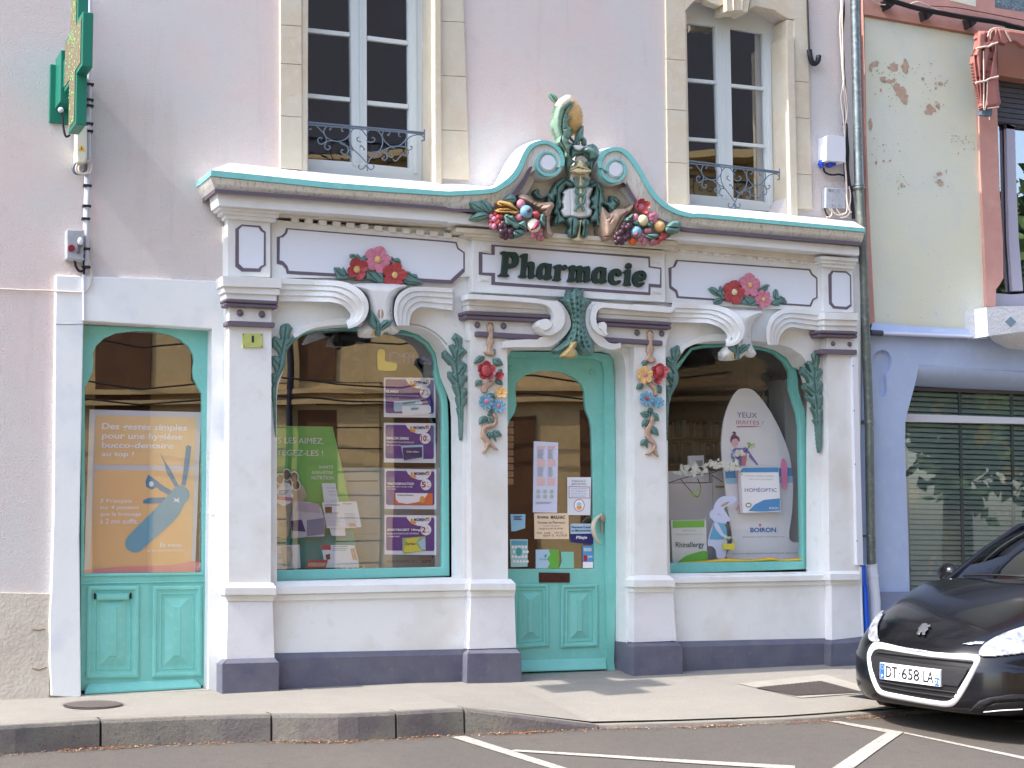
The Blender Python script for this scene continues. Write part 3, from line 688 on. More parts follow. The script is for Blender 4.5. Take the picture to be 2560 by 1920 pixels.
# window 1 opening (front edge)
o1 = [*cM([(182, 1432)]), *cL([(182, 1080), (180, 760), (192, 640)]), *cL([(225, 540), (258, 450), (262, 400), (250, 330), (275, 290)]), *cL([(330, 225), (400, 185), (500, 140), (640, 118), (760, 108), (850, 100), (1000, 96), (1230, 112), (1380, 128), (1500, 168), (1590, 235), (1650, 330), (1668, 440), (1690, 540), (1735, 650), (1775, 760), (1785, 900)]), *cM([(1790, 1398)])]
o2 = [cQ(218, 1530), *zl2([(112, 1659), (114, 1100), (130, 900), (160, 770), (230, 640), (258, 560), (262, 480), (228, 380), (240, 300), (290, 215)]), *cG([(400, 1350), (480, 1312), (600, 1290), (740, 1285), (900, 1280), (1110, 1300), (1200, 1315), (1300, 1345), (1400, 1410), (1452, 1490)]), *zl4([(330, 340), (350, 440), (385, 560), (420, 640), (440, 760)]), cQ(1302, 560), cQ(1305, 1518)]
dO = [(1262, 1708), cN(405, 1300), cN(405, 720), cN(412, 660), cN(440, 612), cN(480, 592), cN(740, 588), cN(900, 590), cN(1180, 600), cN(1240, 598), cN(1320, 600), cN(1380, 620), cN(1415, 665), cN(1430, 760), cN(1440, 1659), cO(1440, 900), cO(1440, 1600), (1572, 1702)]
body = [(566, 560), (566, 1736), (1262, 1708), *dO[1:-1], (1572, 1702), (2150, 1664), (2150, 640), *cG([(1500, 500), (300, 430)]), *cU([(1400, 120), (60, 60)]), *cF([(2212, 700), (700, 560)])]
# the door opening goes down to the ground, so it is a notch of the outline
body = [(566, 560), (566, 1740), (1245, 1712)]+dO[1:-1]+[(1576, 1710), (2152, 1672), (2152, 660), cG(1500, 560), cG(300, 480), cU(1400, 150), cU(60, 90), cF(2212, 660), cF(700, 600)]
mb = MB(); mb.prism(body, .13, YB, WHITE, [o1, o2]); mb.build('shopfront_body', BLD, bevel=.006)

# pilasters
def quadpoly(l, t, r, b, f): return f([(l, t), (r, t), (r, b), (l, b)])
pil = [  # shaft quad, cap top y, etc. all photo pixels
 dict(sh=[(573.5, 700), (679, 706), (677, 1470), (571, 1470)], cap=[cK(1690, 612), cK(2080, 612), cK(2110, 655), cK(1668, 655), cK(2110, 715), cK(1665, 715), cK(2080, 770), cK(1690, 770)],
      die=[cK(1693, 772), cK(2078, 772), cK(2095, 1262), cK(1680, 1275)], pl=[cK(1690, 1262), cK(2088, 1250), cK(2135, 1305), cK(1640, 1318), (698, 1716), cK(1640, 1560)]),
 dict(sh=[(1177, 740), (1268, 745), (1270, 1470), (1179, 1470)], cap=[cO(108, 925), cO(440, 925), cO(480, 965), cO(88, 962), cO(480, 1020), cO(88, 1018), cO(470, 1073), cO(95, 1076)],
      die=[cO(95, 1076), cO(470, 1073), cO(485, 1518), cO(76, 1530)], pl=[cO(85, 1532), cO(480, 1520), cO(525, 1570), cO(62, 1575), (1305, 1696), (1166, 1703)]),
 dict(sh=[(1586, 760), (1663, 765), (1669, 1470), (1586, 1470)], cap=[cO(1515, 893), cO(1810, 893), cO(1858, 935), cO(1500, 935), cO(1858, 990), cO(1500, 993), cO(1840, 1035), cO(1505, 1040)],
      die=[cO(1505, 1040), cO(1840, 1035), cO(1870, 1458), cO(1503, 1472)], pl=[cO(1505, 1475), cO(1868, 1462), cO(1918, 1505), cO(1498, 1515), (1708, 1676), (1583, 1683)]),
 dict(sh=[(2068, 790), (2146, 796), (2148, 1460), (2074, 1460)], cap=[cQ(1372, 1508), cQ(1560, 1508), cQ(1575, 1530), cQ(1362, 1530), cQ(1575, 1572), cQ(1360, 1575), cQ(1570, 1602), cQ(1368, 1606)],
      die=[(2079, 1460), (2150, 1459), (2154, 1592), (2080, 1600)], pl=[(2081, 1598), (2151, 1592), (2160, 1606), (2077, 1612), (2162, 1656), (2077, 1660)]),
]
for p_ in pil:
    mb = MB(); mb.prism(p_['sh'], YB+.02, YP, WHITE); c = p_['cap']
    mb.nest([([c[0], c[1], c[1], c[0]], YP), ([c[0], c[1], c[2], c[3]], YP)], WHITE, cap=False)
    mb.prism([c[3], c[2], c[4], c[5]], YB+.02, YP-.055, WHITE)
    mb.prism([c[5], c[4], c[6], c[7]], YB+.02, YP-.02, WHITE)
    a, b = P(*c[0], YP), P(*c[1], YP); a2, b2 = P(*c[3], YP-.055), P(*c[2], YP-.055)
    mb.add([a, b, b2, a2, (a2.x, YB, a2.z), (a.x, YB, a.z), (b2.x, YB, b2.z), (b.x, YB, b.z)], [(0, 1, 2, 3), (0, 3, 4, 5), (1, 7, 6, 2)], WHITE)
    mb.prism(p_['die'], YB+.02, YP-.008, WHITE2)
    PL_ = mb.build('pilaster', BLD, bevel=.007)
    mb = MB(); pl = p_['pl']; a, b, b2, a2 = P(*pl[0], YP), P(*pl[1], YP), P(*pl[2], YP-.05), P(*pl[3], YP-.05)
    mb.add([a, b, b2, a2, (a2.x, YB, a2.z), (a.x, YB, a.z), (b2.x, YB, b2.z), (b.x, YB, b.z)], [(0, 1, 2, 3), (0, 3, 4, 5), (1, 7, 6, 2)], PLINTH)
    mb.prism([pl[3], pl[2], pl[4], (pl[4][0], pl[4][1]+12), (pl[5][0], pl[5][1]+12), pl[5]], YB+.02, YP-.05, PLINTH); mb.build('plinth', PL_, bevel=.006)
# dado between pilasters: cap mould + plinth
def dado(l, r, ys, yp):
    (tl, tr), (ml, mr), (bl, br), (nl, nr) = ys
    mb = MB(); a, b, b2, a2 = P(l, tl, YB), P(r, tr, YB), P(r, ml, YB-.03), P(l, ml, YB-.03)
    mb.prism([(l, ml), (r, mr), (r, br), (l, bl)], YB+.01, YB-.045, WHITE); mb.prism([(l, bl), (r, br), (r, nr), (l, nl)], YB+.01, YB-.02, WHITE)
    A, B_, C_, D_ = P(l, tl, YB), P(r, tr, YB), P(r, mr, YB-.045), P(l, ml, YB-.045); mb.add([A, B_, C_, D_], [(0, 1, 2, 3)], WHITE)
    mb.build('dado_cap', BLD, bevel=.006)
    (pt, ptr), (pf, pfr), (pb, pbr) = yp
    mb = MB(); A, B_, C_, D_ = P(l, pt, YB), P(r, ptr, YB), P(r, pfr, YB-.04), P(l, pf, YB-.04); mb.add([A, B_, C_, D_], [(0, 1, 2, 3)], PLINTH)
    mb.prism([(l, pf), (r, pfr), (r, pbr+14), (l, pb+14)], YB+.01, YB-.04, PLINTH); mb.build('plinth_band', BLD, bevel=.006)
dado(676, 1180, ((1457, 1446), (1469, 1461), (1487, 1476), (1503, 1491)), ((1633, 1622), (1647, 1636), (1708, 1697)))
dado(1664, 2080, ((1443, 1432), (1447, 1439), (1459, 1451), (1470, 1462)), ((1604, 1595), (1618, 1608), (1672, 1656)))
# capitals : stepped fillets, purple bars, studs
def bar(mb_, l, t, r, tr, h_, y, m_, yb=None, rnd=True):
    c0 = P(l, t+h_/2, y); c1 = P(r, tr+h_/2, y); rr = h_/2*sc(l, t, y)
    if rnd: mb_.tube([c0, c1], rr, m_, 10)
    else: mb_.prism([(l, t), (r, tr), (r, tr+h_), (l, t+h_)], yb, y, m_)
def capital(L_, levels, ypur, studs, pur1, pur2):
    mb = MB()
    for (l, t, r, tr, b, br, y) in levels: mb.prism([(l, t), (r, tr), (r, br), (l, b)], YB, y, WHITE)
    cp = mb.build('capital', BLD, bevel=.009)
    mb = MB(); (l, t, r, tr, h_) = pur1
    mb.prism([(l, t), (r, tr), (r, tr+h_*.45), (l, t+h_*.45)], YB, YP-.07, PURP); mb.prism([(l, t+h_*.5), (r, tr+h_*.5), (r-1.5, tr+h_), (l+1.5, t+h_)], YB, YP-.055, PURP)
    (l, t, r, tr, h_) = pur2; mb.prism([(l, t), (r, tr), (r, tr+h_), (l, t+h_)], YB, YP-.035, PURP); mb.build('purple_moulding', cp, bevel=.012, seg=3)
    for (u, v, r_) in studs:
        mb = MB(); mb.ball(P(u, v, YP-.008), r_*sc(u, v, YP), PURP, (1, .75, 1), 10); mb.build('stud', cp)
    return cp
s = q
capital(0, [(*cF(258, 1068), *cF(780, 1090), cF(0, 1160)[1], cF(0, 1175)[1], -.30), (*cF(272, 1160), *cF(762, 1180), cF(0, 1215)[1], cF(0, 1235)[1], -.28), (*cF(288, 1215), *cF(735, 1235), cF(0, 1268)[1], cF(0, 1290)[1], -.26)], 0,
        [(*cF(414, 1390), 8.5), (*cF(604, 1402), 8.5)], (*cF(285, 1262), cF(748, 0)[0], cF(0, 1285)[1], 20), (*cF(302, 1455), cF(720, 0)[0], cF(0, 1472)[1], 13))
yr = -.235
capital(0, [(*cG(1590, 1040), *cG(1893, 1048), cG(0, 1100)[1], cG(0, 1108)[1], -.30), (*cG(1590, 1100), *cG(1880, 1108), cG(0, 1150)[1], cG(0, 1158)[1], -.28), (*cG(1590, 1150), *cG(1868, 1158), cG(0, 1195)[1], cG(0, 1203)[1], -.26)], 0,
        [(*cG(1668, 1310), 6), (*cG(1812, 1315), 6)], (*cG(1550, 1192), cG(1885, 0)[0], cG(0, 1205)[1], 17), (*cG(1568, 1355), cG(1880, 0)[0], cG(0, 1362)[1], 12))
# middle capitals with long bars running to the door scrolls
def midcap(l, r, n_top, studs, pur1, pur2, name='capital'):
    return capital(0, n_top, 0, studs, pur1, pur2)
capital(0, [(*cN(68, 120), *cN(700, 165), cN(0, 170)[1], cN(0, 215)[1], -.27), (*cN(68, 165), *cN(760, 212), cN(0, 215)[1], cN(0, 262)[1], -.25), (*cN(70, 212), *cN(800, 262), cN(0, 268)[1], cN(0, 300)[1], -.235)], 0,
        [(*cN(150, 388), 8), (*cN(376, 398), 8), (*cN(262, 398), 8.5)], (*cN(45, 265), cN(805, 0)[0], cN(0, 300)[1], 20), (*cN(140, 440), cN(735, 0)[0], cN(0, 475)[1], 14))
capital(0, [(*cN(1210, 195), *cN(1862, 235), cN(0, 240)[1], cN(0, 285)[1], -.27), (*cN(1200, 240), *cN(1830, 285), cN(0, 290)[1], cN(0, 325)[1], -.25), (*cN(1195, 290), *cN(1800, 325), cN(0, 330)[1], cN(0, 368)[1], -.235)], 0,
        [(*cN(1530, 455), 7.5), (*cN(1742, 463), 7.5), (*cN(1645, 465), 8)], (*cN(1185, 325), cN(1832, 0)[0], cN(0, 362)[1], 19), (*cN(1230, 490), cN(1755, 0)[0], cN(0, 522)[1], 13))
# door head: mass behind the scrolls
mb = MB(); mb.prism([cN(68, 150), cN(840, 200), cN(1120, 180), cN(1850, 260), cN(1780, 570), cN(1500, 575), *cN([(1430, 560), (1330, 590), (1240, 585), (1120, 520), (960, 560), (860, 540), (640, 600), (470, 585), (400, 540), (80, 520)])], YB, YP+.004, WHITE); mb.build('door_head', BLD, bevel=.006)
# --- hoods over the two windows (fillets that run in and curl down)
def hood(paths, curl, lipL, yt):
    mb = MB(); rows = []; n = len(paths[0])
    def cu(t): u = min(1, max(0, (t-.25)/.5)); return u*u*(3-2*u)*curl
    base = [-.225, -.212, -.198, -.184, -.168]
    rows.append([P(a, b, YB+.01) for a, b in paths[0]])
    for k in range(len(paths)-1):
        y_ = [base[k]-cu(i/(n-1))*(1-.08*k) for i in range(n)]
        rows.append([P(a, b, y) for (a, b), y in zip(paths[k], y_)]); rows.append([P(a, b, y) for (a, b), y in zip(paths[k+1], y_)])
    last = paths[-1]; rows.append([P(a, b, YB+.01) for a, b in last])
    mb.quads(rows, WHITE); m0 = len(rows)
    for e in (0, -1): mb.add([r[e] for r in rows], [tuple(range(m0))], WHITE)
    mb.build('window_hood', BLD, bevel=.0025, seg=2)
def band(pts, n=30): return resamp(smooth(pts, 6), n)
hL = [band(cF([(760, 1088), (1100, 1105), (1300, 1118), (1420, 1165), (1500, 1245), (1528, 1340), (1500, 1440), (1420, 1505), (1350, 1528)])),
      band(cF([(760, 1140), (1100, 1150), (1260, 1162), (1370, 1200), (1450, 1270), (1480, 1350), (1460, 1430), (1400, 1480), (1345, 1505)])),
      band(cF([(758, 1188), (1100, 1195), (1240, 1205), (1340, 1245), (1410, 1305), (1440, 1370), (1425, 1430), (1385, 1465), (1340, 1488)])),
      band(cF([(750, 1238), (1100, 1244), (1220, 1250), (1320, 1285), (1375, 1335), (1400, 1385), (1395, 1430), (1365, 1455), (1335, 1475)])),
      band(cF([(745, 1290), (1100, 1294), (1210, 1298), (1300, 1325), (1345, 1365), (1368, 1400), (1368, 1430), (1350, 1448), (1330, 1465)]))]
hood(hL, .17, None, (-.33, -.275, -.235, -.20))
hR = [band(cF([(2212+40, 1180), (2000, 1165), (1900, 1168), (1830, 1195), (1780, 1240), (1755, 1300), (1745, 1370), (1750, 1440), (1770, 1500)])),
      band(cF([(2212+40, 1215), (2000, 1203), (1910, 1207), (1850, 1232), (1805, 1275), (1782, 1330), (1775, 1390), (1780, 1450), (1790, 1500)])),
      band(cF([(2212+40, 1262), (2000, 1245), (1930, 1250), (1875, 1275), (1838, 1315), (1820, 1360), (1812, 1410), (1812, 1460), (1815, 1500)])),
      band(cF([(2212+40, 1315), (2000, 1292), (1950, 1296), (1905, 1318), (1872, 1350), (1858, 1390), (1850, 1430), (1848, 1470), (1848, 1500)])),
      band(cF([(2212+40, 1370), (2010, 1340), (1965, 1345), (1925, 1365), (1900, 1395), (1888, 1425), (1882, 1450), (1880, 1480), (1880, 1500)]))]
hood(hR, .12, None, (-.27, -.24, -.21, -.18))
hL2 = [band(cG([(280, 955), (500, 965), (660, 978), (780, 1015), (860, 1075), (905, 1160), (900, 1240), (860, 1300), (800, 1330), (745, 1335)])),
       band(cG([(270, 1000), (500, 1008), (640, 1020), (740, 1055), (810, 1105), (855, 1180), (855, 1240), (825, 1285), (780, 1308), (745, 1316)])),
       band(cG([(262, 1040), (500, 1045), (620, 1055), (710, 1090), (775, 1135), (815, 1200), (815, 1245), (795, 1275), (765, 1292), (740, 1300)])),
       band(cG([(255, 1080), (500, 1085), (600, 1092), (690, 1125), (745, 1165), (780, 1215), (780, 1250), (768, 1270), (750, 1282), (738, 1290)])),
       band(cG([(250, 1125), (500, 1130), (590, 1135), (670, 1160), (720, 1195), (748, 1230), (752, 1252), (748, 1265), (742, 1275), (736, 1282)]))]
hood(hL2, .15, None, (-.32, -.27, -.23, -.20))
hR2 = [band(cG([(1600, 1028), (1400, 1010), (1280, 1005), (1200, 1025), (1140, 1070), (1105, 1130), (1092, 1200), (1095, 1270), (1105, 1320)])),
       band(cG([(1600, 1072), (1400, 1052), (1290, 1045), (1220, 1062), (1165, 1105), (1135, 1160), (1125, 1220), (1125, 1280), (1130, 1320)])),
       band(cG([(1600, 1118), (1400, 1095), (1300, 1085), (1240, 1100), (1190, 1140), (1162, 1190), (1152, 1240), (1150, 1290), (1152, 1320)])),
       band(cG([(1598, 1160), (1400, 1138), (1310, 1126), (1255, 1140), (1212, 1175), (1188, 1220), (1178, 1260), (1174, 1300), (1174, 1320)])),
       band(cG([(1595, 1205), (1400, 1180), (1320, 1168), (1270, 1180), (1235, 1210), (1212, 1245), (1202, 1275), (1196, 1300), (1194, 1320)]))]
hood(hR2, .12, None, (-.27, -.24, -.21, -.18))
# archivolt lips round the window openings
mb = MB()
mb.tube([P(a, b, YB-.012) for a, b in smooth(cL([(330, 215), (400, 165), (500, 118), (640, 92), (760, 82), (880, 78)]), 4)], .016, WHITE, 8)
mb.prism(smooth(cL([(318, 190), (400, 135), (500, 92), (640, 62), (800, 50), (900, 48)]), 4)+smooth(cL([(900, 100), (760, 108), (640, 118), (500, 140), (400, 185), (335, 225)]), 4), YB, YB-.03, WHITE)
mb.build('arch_lip', BLD, bevel=.008)
mb = MB(); mb.tube([P(a, b, YB-.003) for a, b in smooth(cL([(1215, 105), (1330, 105), (1450, 128), (1560, 190), (1650, 280)]), 4)], .006, M('crack_line', (176, 172, 172), .8), 5); mb.build('arch_line', BLD)
mb = MB(); mb.prism(smooth(cG([(345, 1340), (420, 1290), (520, 1250), (640, 1228), (760, 1222)]), 4)+smooth(cG([(760, 1285), (600, 1290), (480, 1312), (400, 1350), (352, 1395)]), 4), YB, YB-.03, WHITE); mb.build('arch_lip', BLD, bevel=.008)

# pendant drops in the middle of each hood: white throat, golden cavity, leaves
zP = crop(900, 720, 120/1422)
def drop(f, idx):
    mb = MB()
    mb.relief(smooth(f([(-220, -130), (1330, -110), (1180, 100), (1030, 330), (1000, 560), (1010, 860), (1080, 1080), (1180, 1250), (1060, 1370), (900, 1350), (760, 1300), (620, 1420), (300, 1470), (120, 1460), (0, 1420), (-20, 1200), (160, 1020), (240, 820), (262, 600), (240, 400), (160, 200)]), 4, True), YB-.02, .17, WHITE, r_=22, step=1.0, lines=[f([(900, 1350), (860, 1150)]), f([(620, 1420), (640, 1200)]), f([(230, 300), (280, 600), (250, 900)]), f([(960, 300), (900, 700), (960, 1000)])], gd=.14, gw=2)
    dp = mb.build('hood_pendant', BLD)
    mb = MB(); mb.relief(circ(*f(610, 770), 11.5, 17), YB-.165, .03, ROPE, r_=8, step=.8, lines=[f([(612, 600), (612, 940)])], gd=.7, gw=1.5); mb.build('seed_pod', dp)
    mb = MB(); mb.relief([*f([(600, 1430), (480, 1430), (470, 1240), (360, 1200), (270, 1080), (262, 920), (290, 800), (325, 630), (420, 740), (500, 850), (580, 970), (600, 1080)])], YB-.185, .05, LEAF, r_=9, step=.8, lines=[f([(325, 630), (480, 1000), (540, 1400)])])
    mb.relief(f([(560, 1430), (560, 1150), (600, 1060), (700, 950), (790, 920), (850, 970), (965, 925), (985, 970), (930, 1060), (860, 1150), (720, 1240), (620, 1280), (620, 1430)]), YB-.18, .05, LEAF, r_=9, step=.8, lines=[f([(965, 930), (700, 1120), (580, 1250)])]); mb.build('leaf', dp)
    mb = MB(); mb.relief(f([(350, 1240), (420, 1200), (460, 1280), (450, 1400), (400, 1430), (370, 1400)]), YB-.16, .03, GOLD, r_=5, step=.8); mb.build('bud', dp)
drop(zP, 0)
sx = .88
drop(lambda *a: (lambda L_: [(1843+(u-500)*.0844*sx-2, 788+(v-0)*.0844*.93-2+0) for u, v in L_] if not isinstance(L_, tuple) else (1843+(L_[0]-500)*.0844*sx-2, 788+L_[1]*.0844*.93-2))(a[0] if len(a) == 1 else a), 1)

# --- door scrolls
def scroll(outer, inner, y, h_):
    mb.prism(outer+inner[::-1], YP, y, WHITE)
mb = MB()
oL = band(zS([(-560, 270), (0, 380), (180, 395), (400, 440), (520, 540), (590, 680), (600, 830), (560, 960), (470, 1060), (350, 1130), (250, 1145), (150, 1110), (85, 1030), (65, 940), (80, 860), (140, 810), (220, 810), (290, 840), (322, 900), (315, 970), (270, 1020), (200, 1030)]), 60)
iL = band(zS([(-560, 350), (0, 480), (150, 500), (270, 560), (340, 650), (375, 760), (370, 880), (320, 980), (260, 1030), (200, 1035)]), 60)
oLs = band(zS([(-1410, 285), (-560, 340), (0, 385), (180, 415), (400, 440), (520, 540), (590, 680), (600, 830), (560, 960), (470, 1060), (350, 1130), (250, 1145), (150, 1110), (85, 1030), (62, 940)]), 50)
iLs = band(zS([(-1410, 390), (-560, 430), (0, 480), (150, 500), (270, 560), (340, 650), (378, 760), (375, 860), (350, 930), (320, 985), (270, 1025), (215, 1040), (160, 1020), (120, 990), (75, 930)]), 50)
mb.prism(oLs+iLs[::-1], YP, YP-.13, WHITE); mb.prism(circ(*zS(195, 920), 15.6, 14), YP, YP-.15, WHITE)
o2s = band(zS([(420, 420), (540, 500), (640, 630), (700, 760), (725, 900), (700, 1010), (620, 1130), (500, 1250), (380, 1340), (250, 1385), (0, 1392), (-400, 1390), (-640, 1400)]), 50)
i2s = band(zS([(380, 440), (500, 560), (560, 700), (575, 830), (540, 960), (450, 1060), (340, 1130), (230, 1150), (120, 1180), (60, 1230), (-200, 1230), (-400, 1240), (-640, 1260)]), 50)
mb.prism(o2s+i2s[::-1], YP+.01, YP-.075, WHITE)
mb.build('door_scroll', BLD, bevel=.012, seg=3)
mb = MB()
oRs = band(zS([(2892, 566), (1900, 505), (1600, 485), (1420, 478), (1270, 500), (1190, 560), (1140, 660), (1125, 800), (1150, 930), (1210, 1040), (1300, 1110), (1400, 1160), (1450, 1160)]), 50)
iRs = band(zS([(2800, 680), (1900, 610), (1600, 585), (1440, 570), (1340, 590), (1270, 660), (1250, 760), (1255, 860), (1290, 970), (1350, 1050), (1400, 1080), (1440, 1080), (1460, 1060)]), 50)
mb.prism(oRs+iRs[::-1], YP, YP-.11, WHITE); mb.prism(zS([(1460, 1060), (1470, 940), (1420, 870), (1370, 870), (1310, 930), (1310, 1000), (1345, 1010), (1380, 1060), (1400, 1090), (1455, 1150), (1490, 1120)]), YP, YP-.12, WHITE)
o3 = band(zS([(1180, 440), (1090, 530), (1040, 660), (1028, 830), (1050, 980), (1110, 1130), (1200, 1260), (1330, 1370), (1500, 1430), (1620, 1440), (1760, 1400)]), 50)
i3 = band(zS([(1210, 470), (1150, 560), (1110, 680), (1105, 820), (1140, 950), (1200, 1060), (1300, 1130), (1400, 1190), (1500, 1290), (1640, 1320), (1760, 1300)]), 50)
mb.prism(o3+i3[::-1], YP+.01, YP-.07, WHITE)
mb.build('door_scroll', BLD, bevel=.012, seg=3)
# central acanthus over the door
mb = MB()
mb.relief(zS([(640, 250), (660, 185), (740, 240), (790, 165), (860, 175), (925, 225), (1005, 180), (980, 330), (1010, 360), (1080, 400), (1165, 440), (1120, 490), (1060, 580), (1035, 700), (1028, 850), (1050, 980), (1110, 1130), (1190, 1300), (1225, 1480), (1180, 1560), (960, 1570), (880, 1500), (840, 1420), (800, 1400), (720, 1450), (560, 1520), (420, 1540), (320, 1460), (440, 1370), (600, 1240), (700, 1050), (735, 880), (700, 720), (620, 560), (540, 460), (480, 415), (550, 390), (560, 350), (630, 340)]),
   YP-.02, .16, LEAF, r_=26, step=1.0, lines=[smooth(zS(L_), 3) for L_ in ([(690, 220), (740, 420), (790, 700), (800, 1000), (700, 1300)], [(840, 190), (860, 500), (870, 900), (850, 1250)], [(960, 250), (930, 450), (930, 800), (940, 1200), (1000, 1450)], [(1100, 440), (1000, 560), (980, 900), (1020, 1200), (1120, 1450)], [(560, 400), (660, 560), (730, 760)], [(760, 900), (640, 1250), (450, 1440)])], gd=.16, gw=3.4)
mb.build('acanthus_leaf', BLD)
mb = MB(); mb.relief(zS([(740, 1280), (855, 1270), (850, 1340), (810, 1420), (860, 1490), (850, 1580), (740, 1640), (600, 1620), (505, 1590), (560, 1510), (650, 1430), (700, 1360)]), YP-.15, .05, M('ochre', (178, 156, 108), .5), r_=7, step=.9); mb.build('shell_ornament', BLD)

# --- side acanthus leaves hugging the window openings
def sideleaf(pts, lines, y=YB): 
    mb = MB(); mb.relief(pts, y, .045, LEAF, r_=9, step=.85, lines=lines, gd=.35, gw=1.6, back=.03); mb.build('acanthus_leaf', BLD)
sideleaf(zc1([(165, 70), (215, 42), (265, 38), (325, 105), (300, 165), (280, 235), (345, 200), (388, 212), (360, 260), (300, 330), (255, 390), (238, 440), (238, 560), (210, 630), (160, 720), (125, 800), (112, 900), (108, 1080), (108, 1600), (100, 1500), (80, 1380), (70, 1200), (60, 1060), (40, 980), (46, 880), (62, 845), (45, 790), (48, 690), (100, 690), (75, 620), (48, 580), (48, 470), (100, 460), (145, 480), (120, 410), (80, 370), (50, 350), (50, 240), (90, 205), (165, 245), (148, 160)]),
         [zc1([(240, 60), (215, 250), (180, 420), (150, 600), (90, 820), (90, 1400)]), zc1([(80, 240), (180, 400)]), zc1([(360, 215), (240, 340)]), zc1([(70, 500), (150, 600)])])
sideleaf(zl2([(150, 115), (240, 68), (265, 80), (295, 150), (290, 205), (255, 260), (235, 330), (228, 390), (262, 480), (262, 560), (230, 640), (160, 770), (130, 900), (115, 1100), (110, 1400), (100, 1380), (92, 1200), (78, 1050), (76, 850), (95, 830), (95, 750), (76, 700), (80, 615), (140, 640), (125, 560), (80, 530), (78, 470), (120, 440), (178, 460), (150, 390), (90, 345), (76, 330), (80, 240), (130, 225), (172, 268), (155, 200)]),
         [zl2([(230, 90), (210, 280), (190, 450), (160, 640), (110, 850), (105, 1200)]), zl2([(90, 270), (180, 360)]), zl2([(90, 470), (175, 570)])])
sideleaf(zl3([(212, 145), (265, 62), (370, 130), (370, 200), (355, 280), (372, 262), (428, 320), (415, 350), (340, 440), (375, 462), (430, 500), (415, 590), (385, 650), (440, 650), (440, 690), (400, 760), (375, 830), (430, 825), (440, 880), (400, 960), (430, 975), (430, 1030), (385, 1100), (380, 1400), (375, 1470), (352, 1570), (335, 1470), (330, 1250), (300, 1110), (305, 1090), (320, 1110), (290, 1010), (285, 960), (298, 940), (260, 860), (235, 790), (250, 785), (180, 680), (180, 600), (200, 595), (235, 620), (215, 540), (160, 470), (95, 400), (95, 345), (135, 300), (250, 415), (180, 270), (175, 240), (240, 215), (275, 265), (262, 190), (230, 160)]),
         [zl3([(280, 90), (320, 250), (280, 430), (300, 650), (340, 900), (352, 1400)]), zl3([(120, 340), (270, 470)]), zl3([(400, 310), (300, 420)]), zl3([(410, 500), (320, 640)]), zl3([(200, 640), (310, 760)])])
sideleaf(zl4([(275, 150), (335, 100), (410, 165), (400, 260), (375, 370), (410, 345), (445, 390), (430, 430), (390, 520), (420, 525), (455, 570), (440, 640), (400, 720), (430, 705), (460, 760), (430, 860), (410, 925), (450, 930), (440, 1000), (425, 1070), (442, 1075), (430, 1200), (420, 1470), (400, 1570), (380, 1480), (365, 1300), (355, 1150), (318, 1100), (325, 1070), (345, 1070), (330, 1020), (285, 930), (290, 890), (325, 925), (300, 850), (225, 780), (220, 710), (285, 750), (240, 690), (175, 640), (170, 590), (200, 548), (240, 555), (220, 490), (135, 420), (140, 320), (185, 320), (265, 400), (210, 285), (225, 235), (270, 240), (312, 290), (285, 200)]),
         [zl4([(345, 130), (330, 350), (330, 600), (360, 850), (395, 1500)]), zl4([(155, 350), (300, 500)]), zl4([(430, 380), (350, 500)]), zl4([(190, 590), (320, 700)]), zl4([(440, 580), (360, 700)])])

# ------------------------------------------------------------------ frieze and cornice
mb = MB()
mb.prism([cF(305, 575), cF(680, 605), cF(680, 1080), cF(305, 1075)], YB, -.2, WHITE)
mb.build('frieze_block', BLD, bevel=.006)
mb = MB(); mb.prism([cG(1575, 650), cG(1838, 660), cG(1850, 1045), cG(1590, 1040)], YB, -.2, WHITE); mb.build('frieze_block', BLD, bevel=.006)
mb = MB(); mb.prism([cU(62, 90), cU(1388, 190), cU(1395, 540), cU(55, 470)], YB, -.2, WHITE); mb.build('frieze_block', BLD, bevel=.006)
mb = MB(); mb.prism([cF(680, 580), cT(200, 1370), cT(225, 1700), cF(690, 1090)], YB, -.15, WHITE); mb.prism([cG(215, 490), cG(1600, 610), cG(1590, 1035), cG(220, 955)], YB, -.15, WHITE); mb.build('frieze', BLD, bevel=.006)
def framed(outer, inner, y, parent=BLD, nm='frieze_panel'):
    mb = MB(); mb.prism(outer, y+.01, y-.004, PURP, [inner]); fr = mb.build('panel_border', parent)
    mb = MB(); mb.flat(inner, y-.0015, PANEL); mb.build(nm, parent); return fr
def cutrect(tl, tr, br, bl, cx, cy, f, arc=5, conc=True):
    """panel outline with concave corners"""
    pts = []
    cs = [(tl, (1, 1)), (tr, (-1, 1)), (br, (-1, -1)), (bl, (1, -1))]
    for (c, (sx_, sy_)) in cs:
        a = [(c[0]+sx_*cx*math.cos(t), c[1]+sy_*cy*math.sin(t)) for t in [math.pi/2*i/arc for i in range(arc+1)]]
        if (c is tl) or (c is br): a = a[::-1]
        pts += a
    # order: tl: from bottom (0,cy) to top (cx,0)
    return pts
def notched(tl, tr, br, bl, cx, cy):
    o = []
    n = 5; ang = [math.pi/2*i/n for i in range(n+1)]
    o += [(tl[0]+cx*math.sin(math.pi/2-t)*0+cx*math.cos(math.pi/2-t), tl[1]+cy*math.sin(math.pi/2-t)) for t in ang]
    o += [(tr[0]-cx*math.cos(t), tr[1]+cy*math.sin(t)) for t in ang]
    o += [(br[0]-cx*math.sin(t), br[1]-cy*math.cos(t)) for t in ang]
    o += [(bl[0]+cx*math.cos(t), bl[1]-cy*math.sin(t)) for t in ang]
    return o
framed(cF([(375, 665), (430, 625), (590, 637), (610, 670), (637, 690), (637, 980), (605, 1000), (590, 1035), (430, 1032), (375, 990)]),
       cF([(405, 670), (435, 640), (575, 652), (592, 680), (622, 700), (620, 975), (592, 985), (575, 1006), (445, 1002), (405, 965)]), -.2)
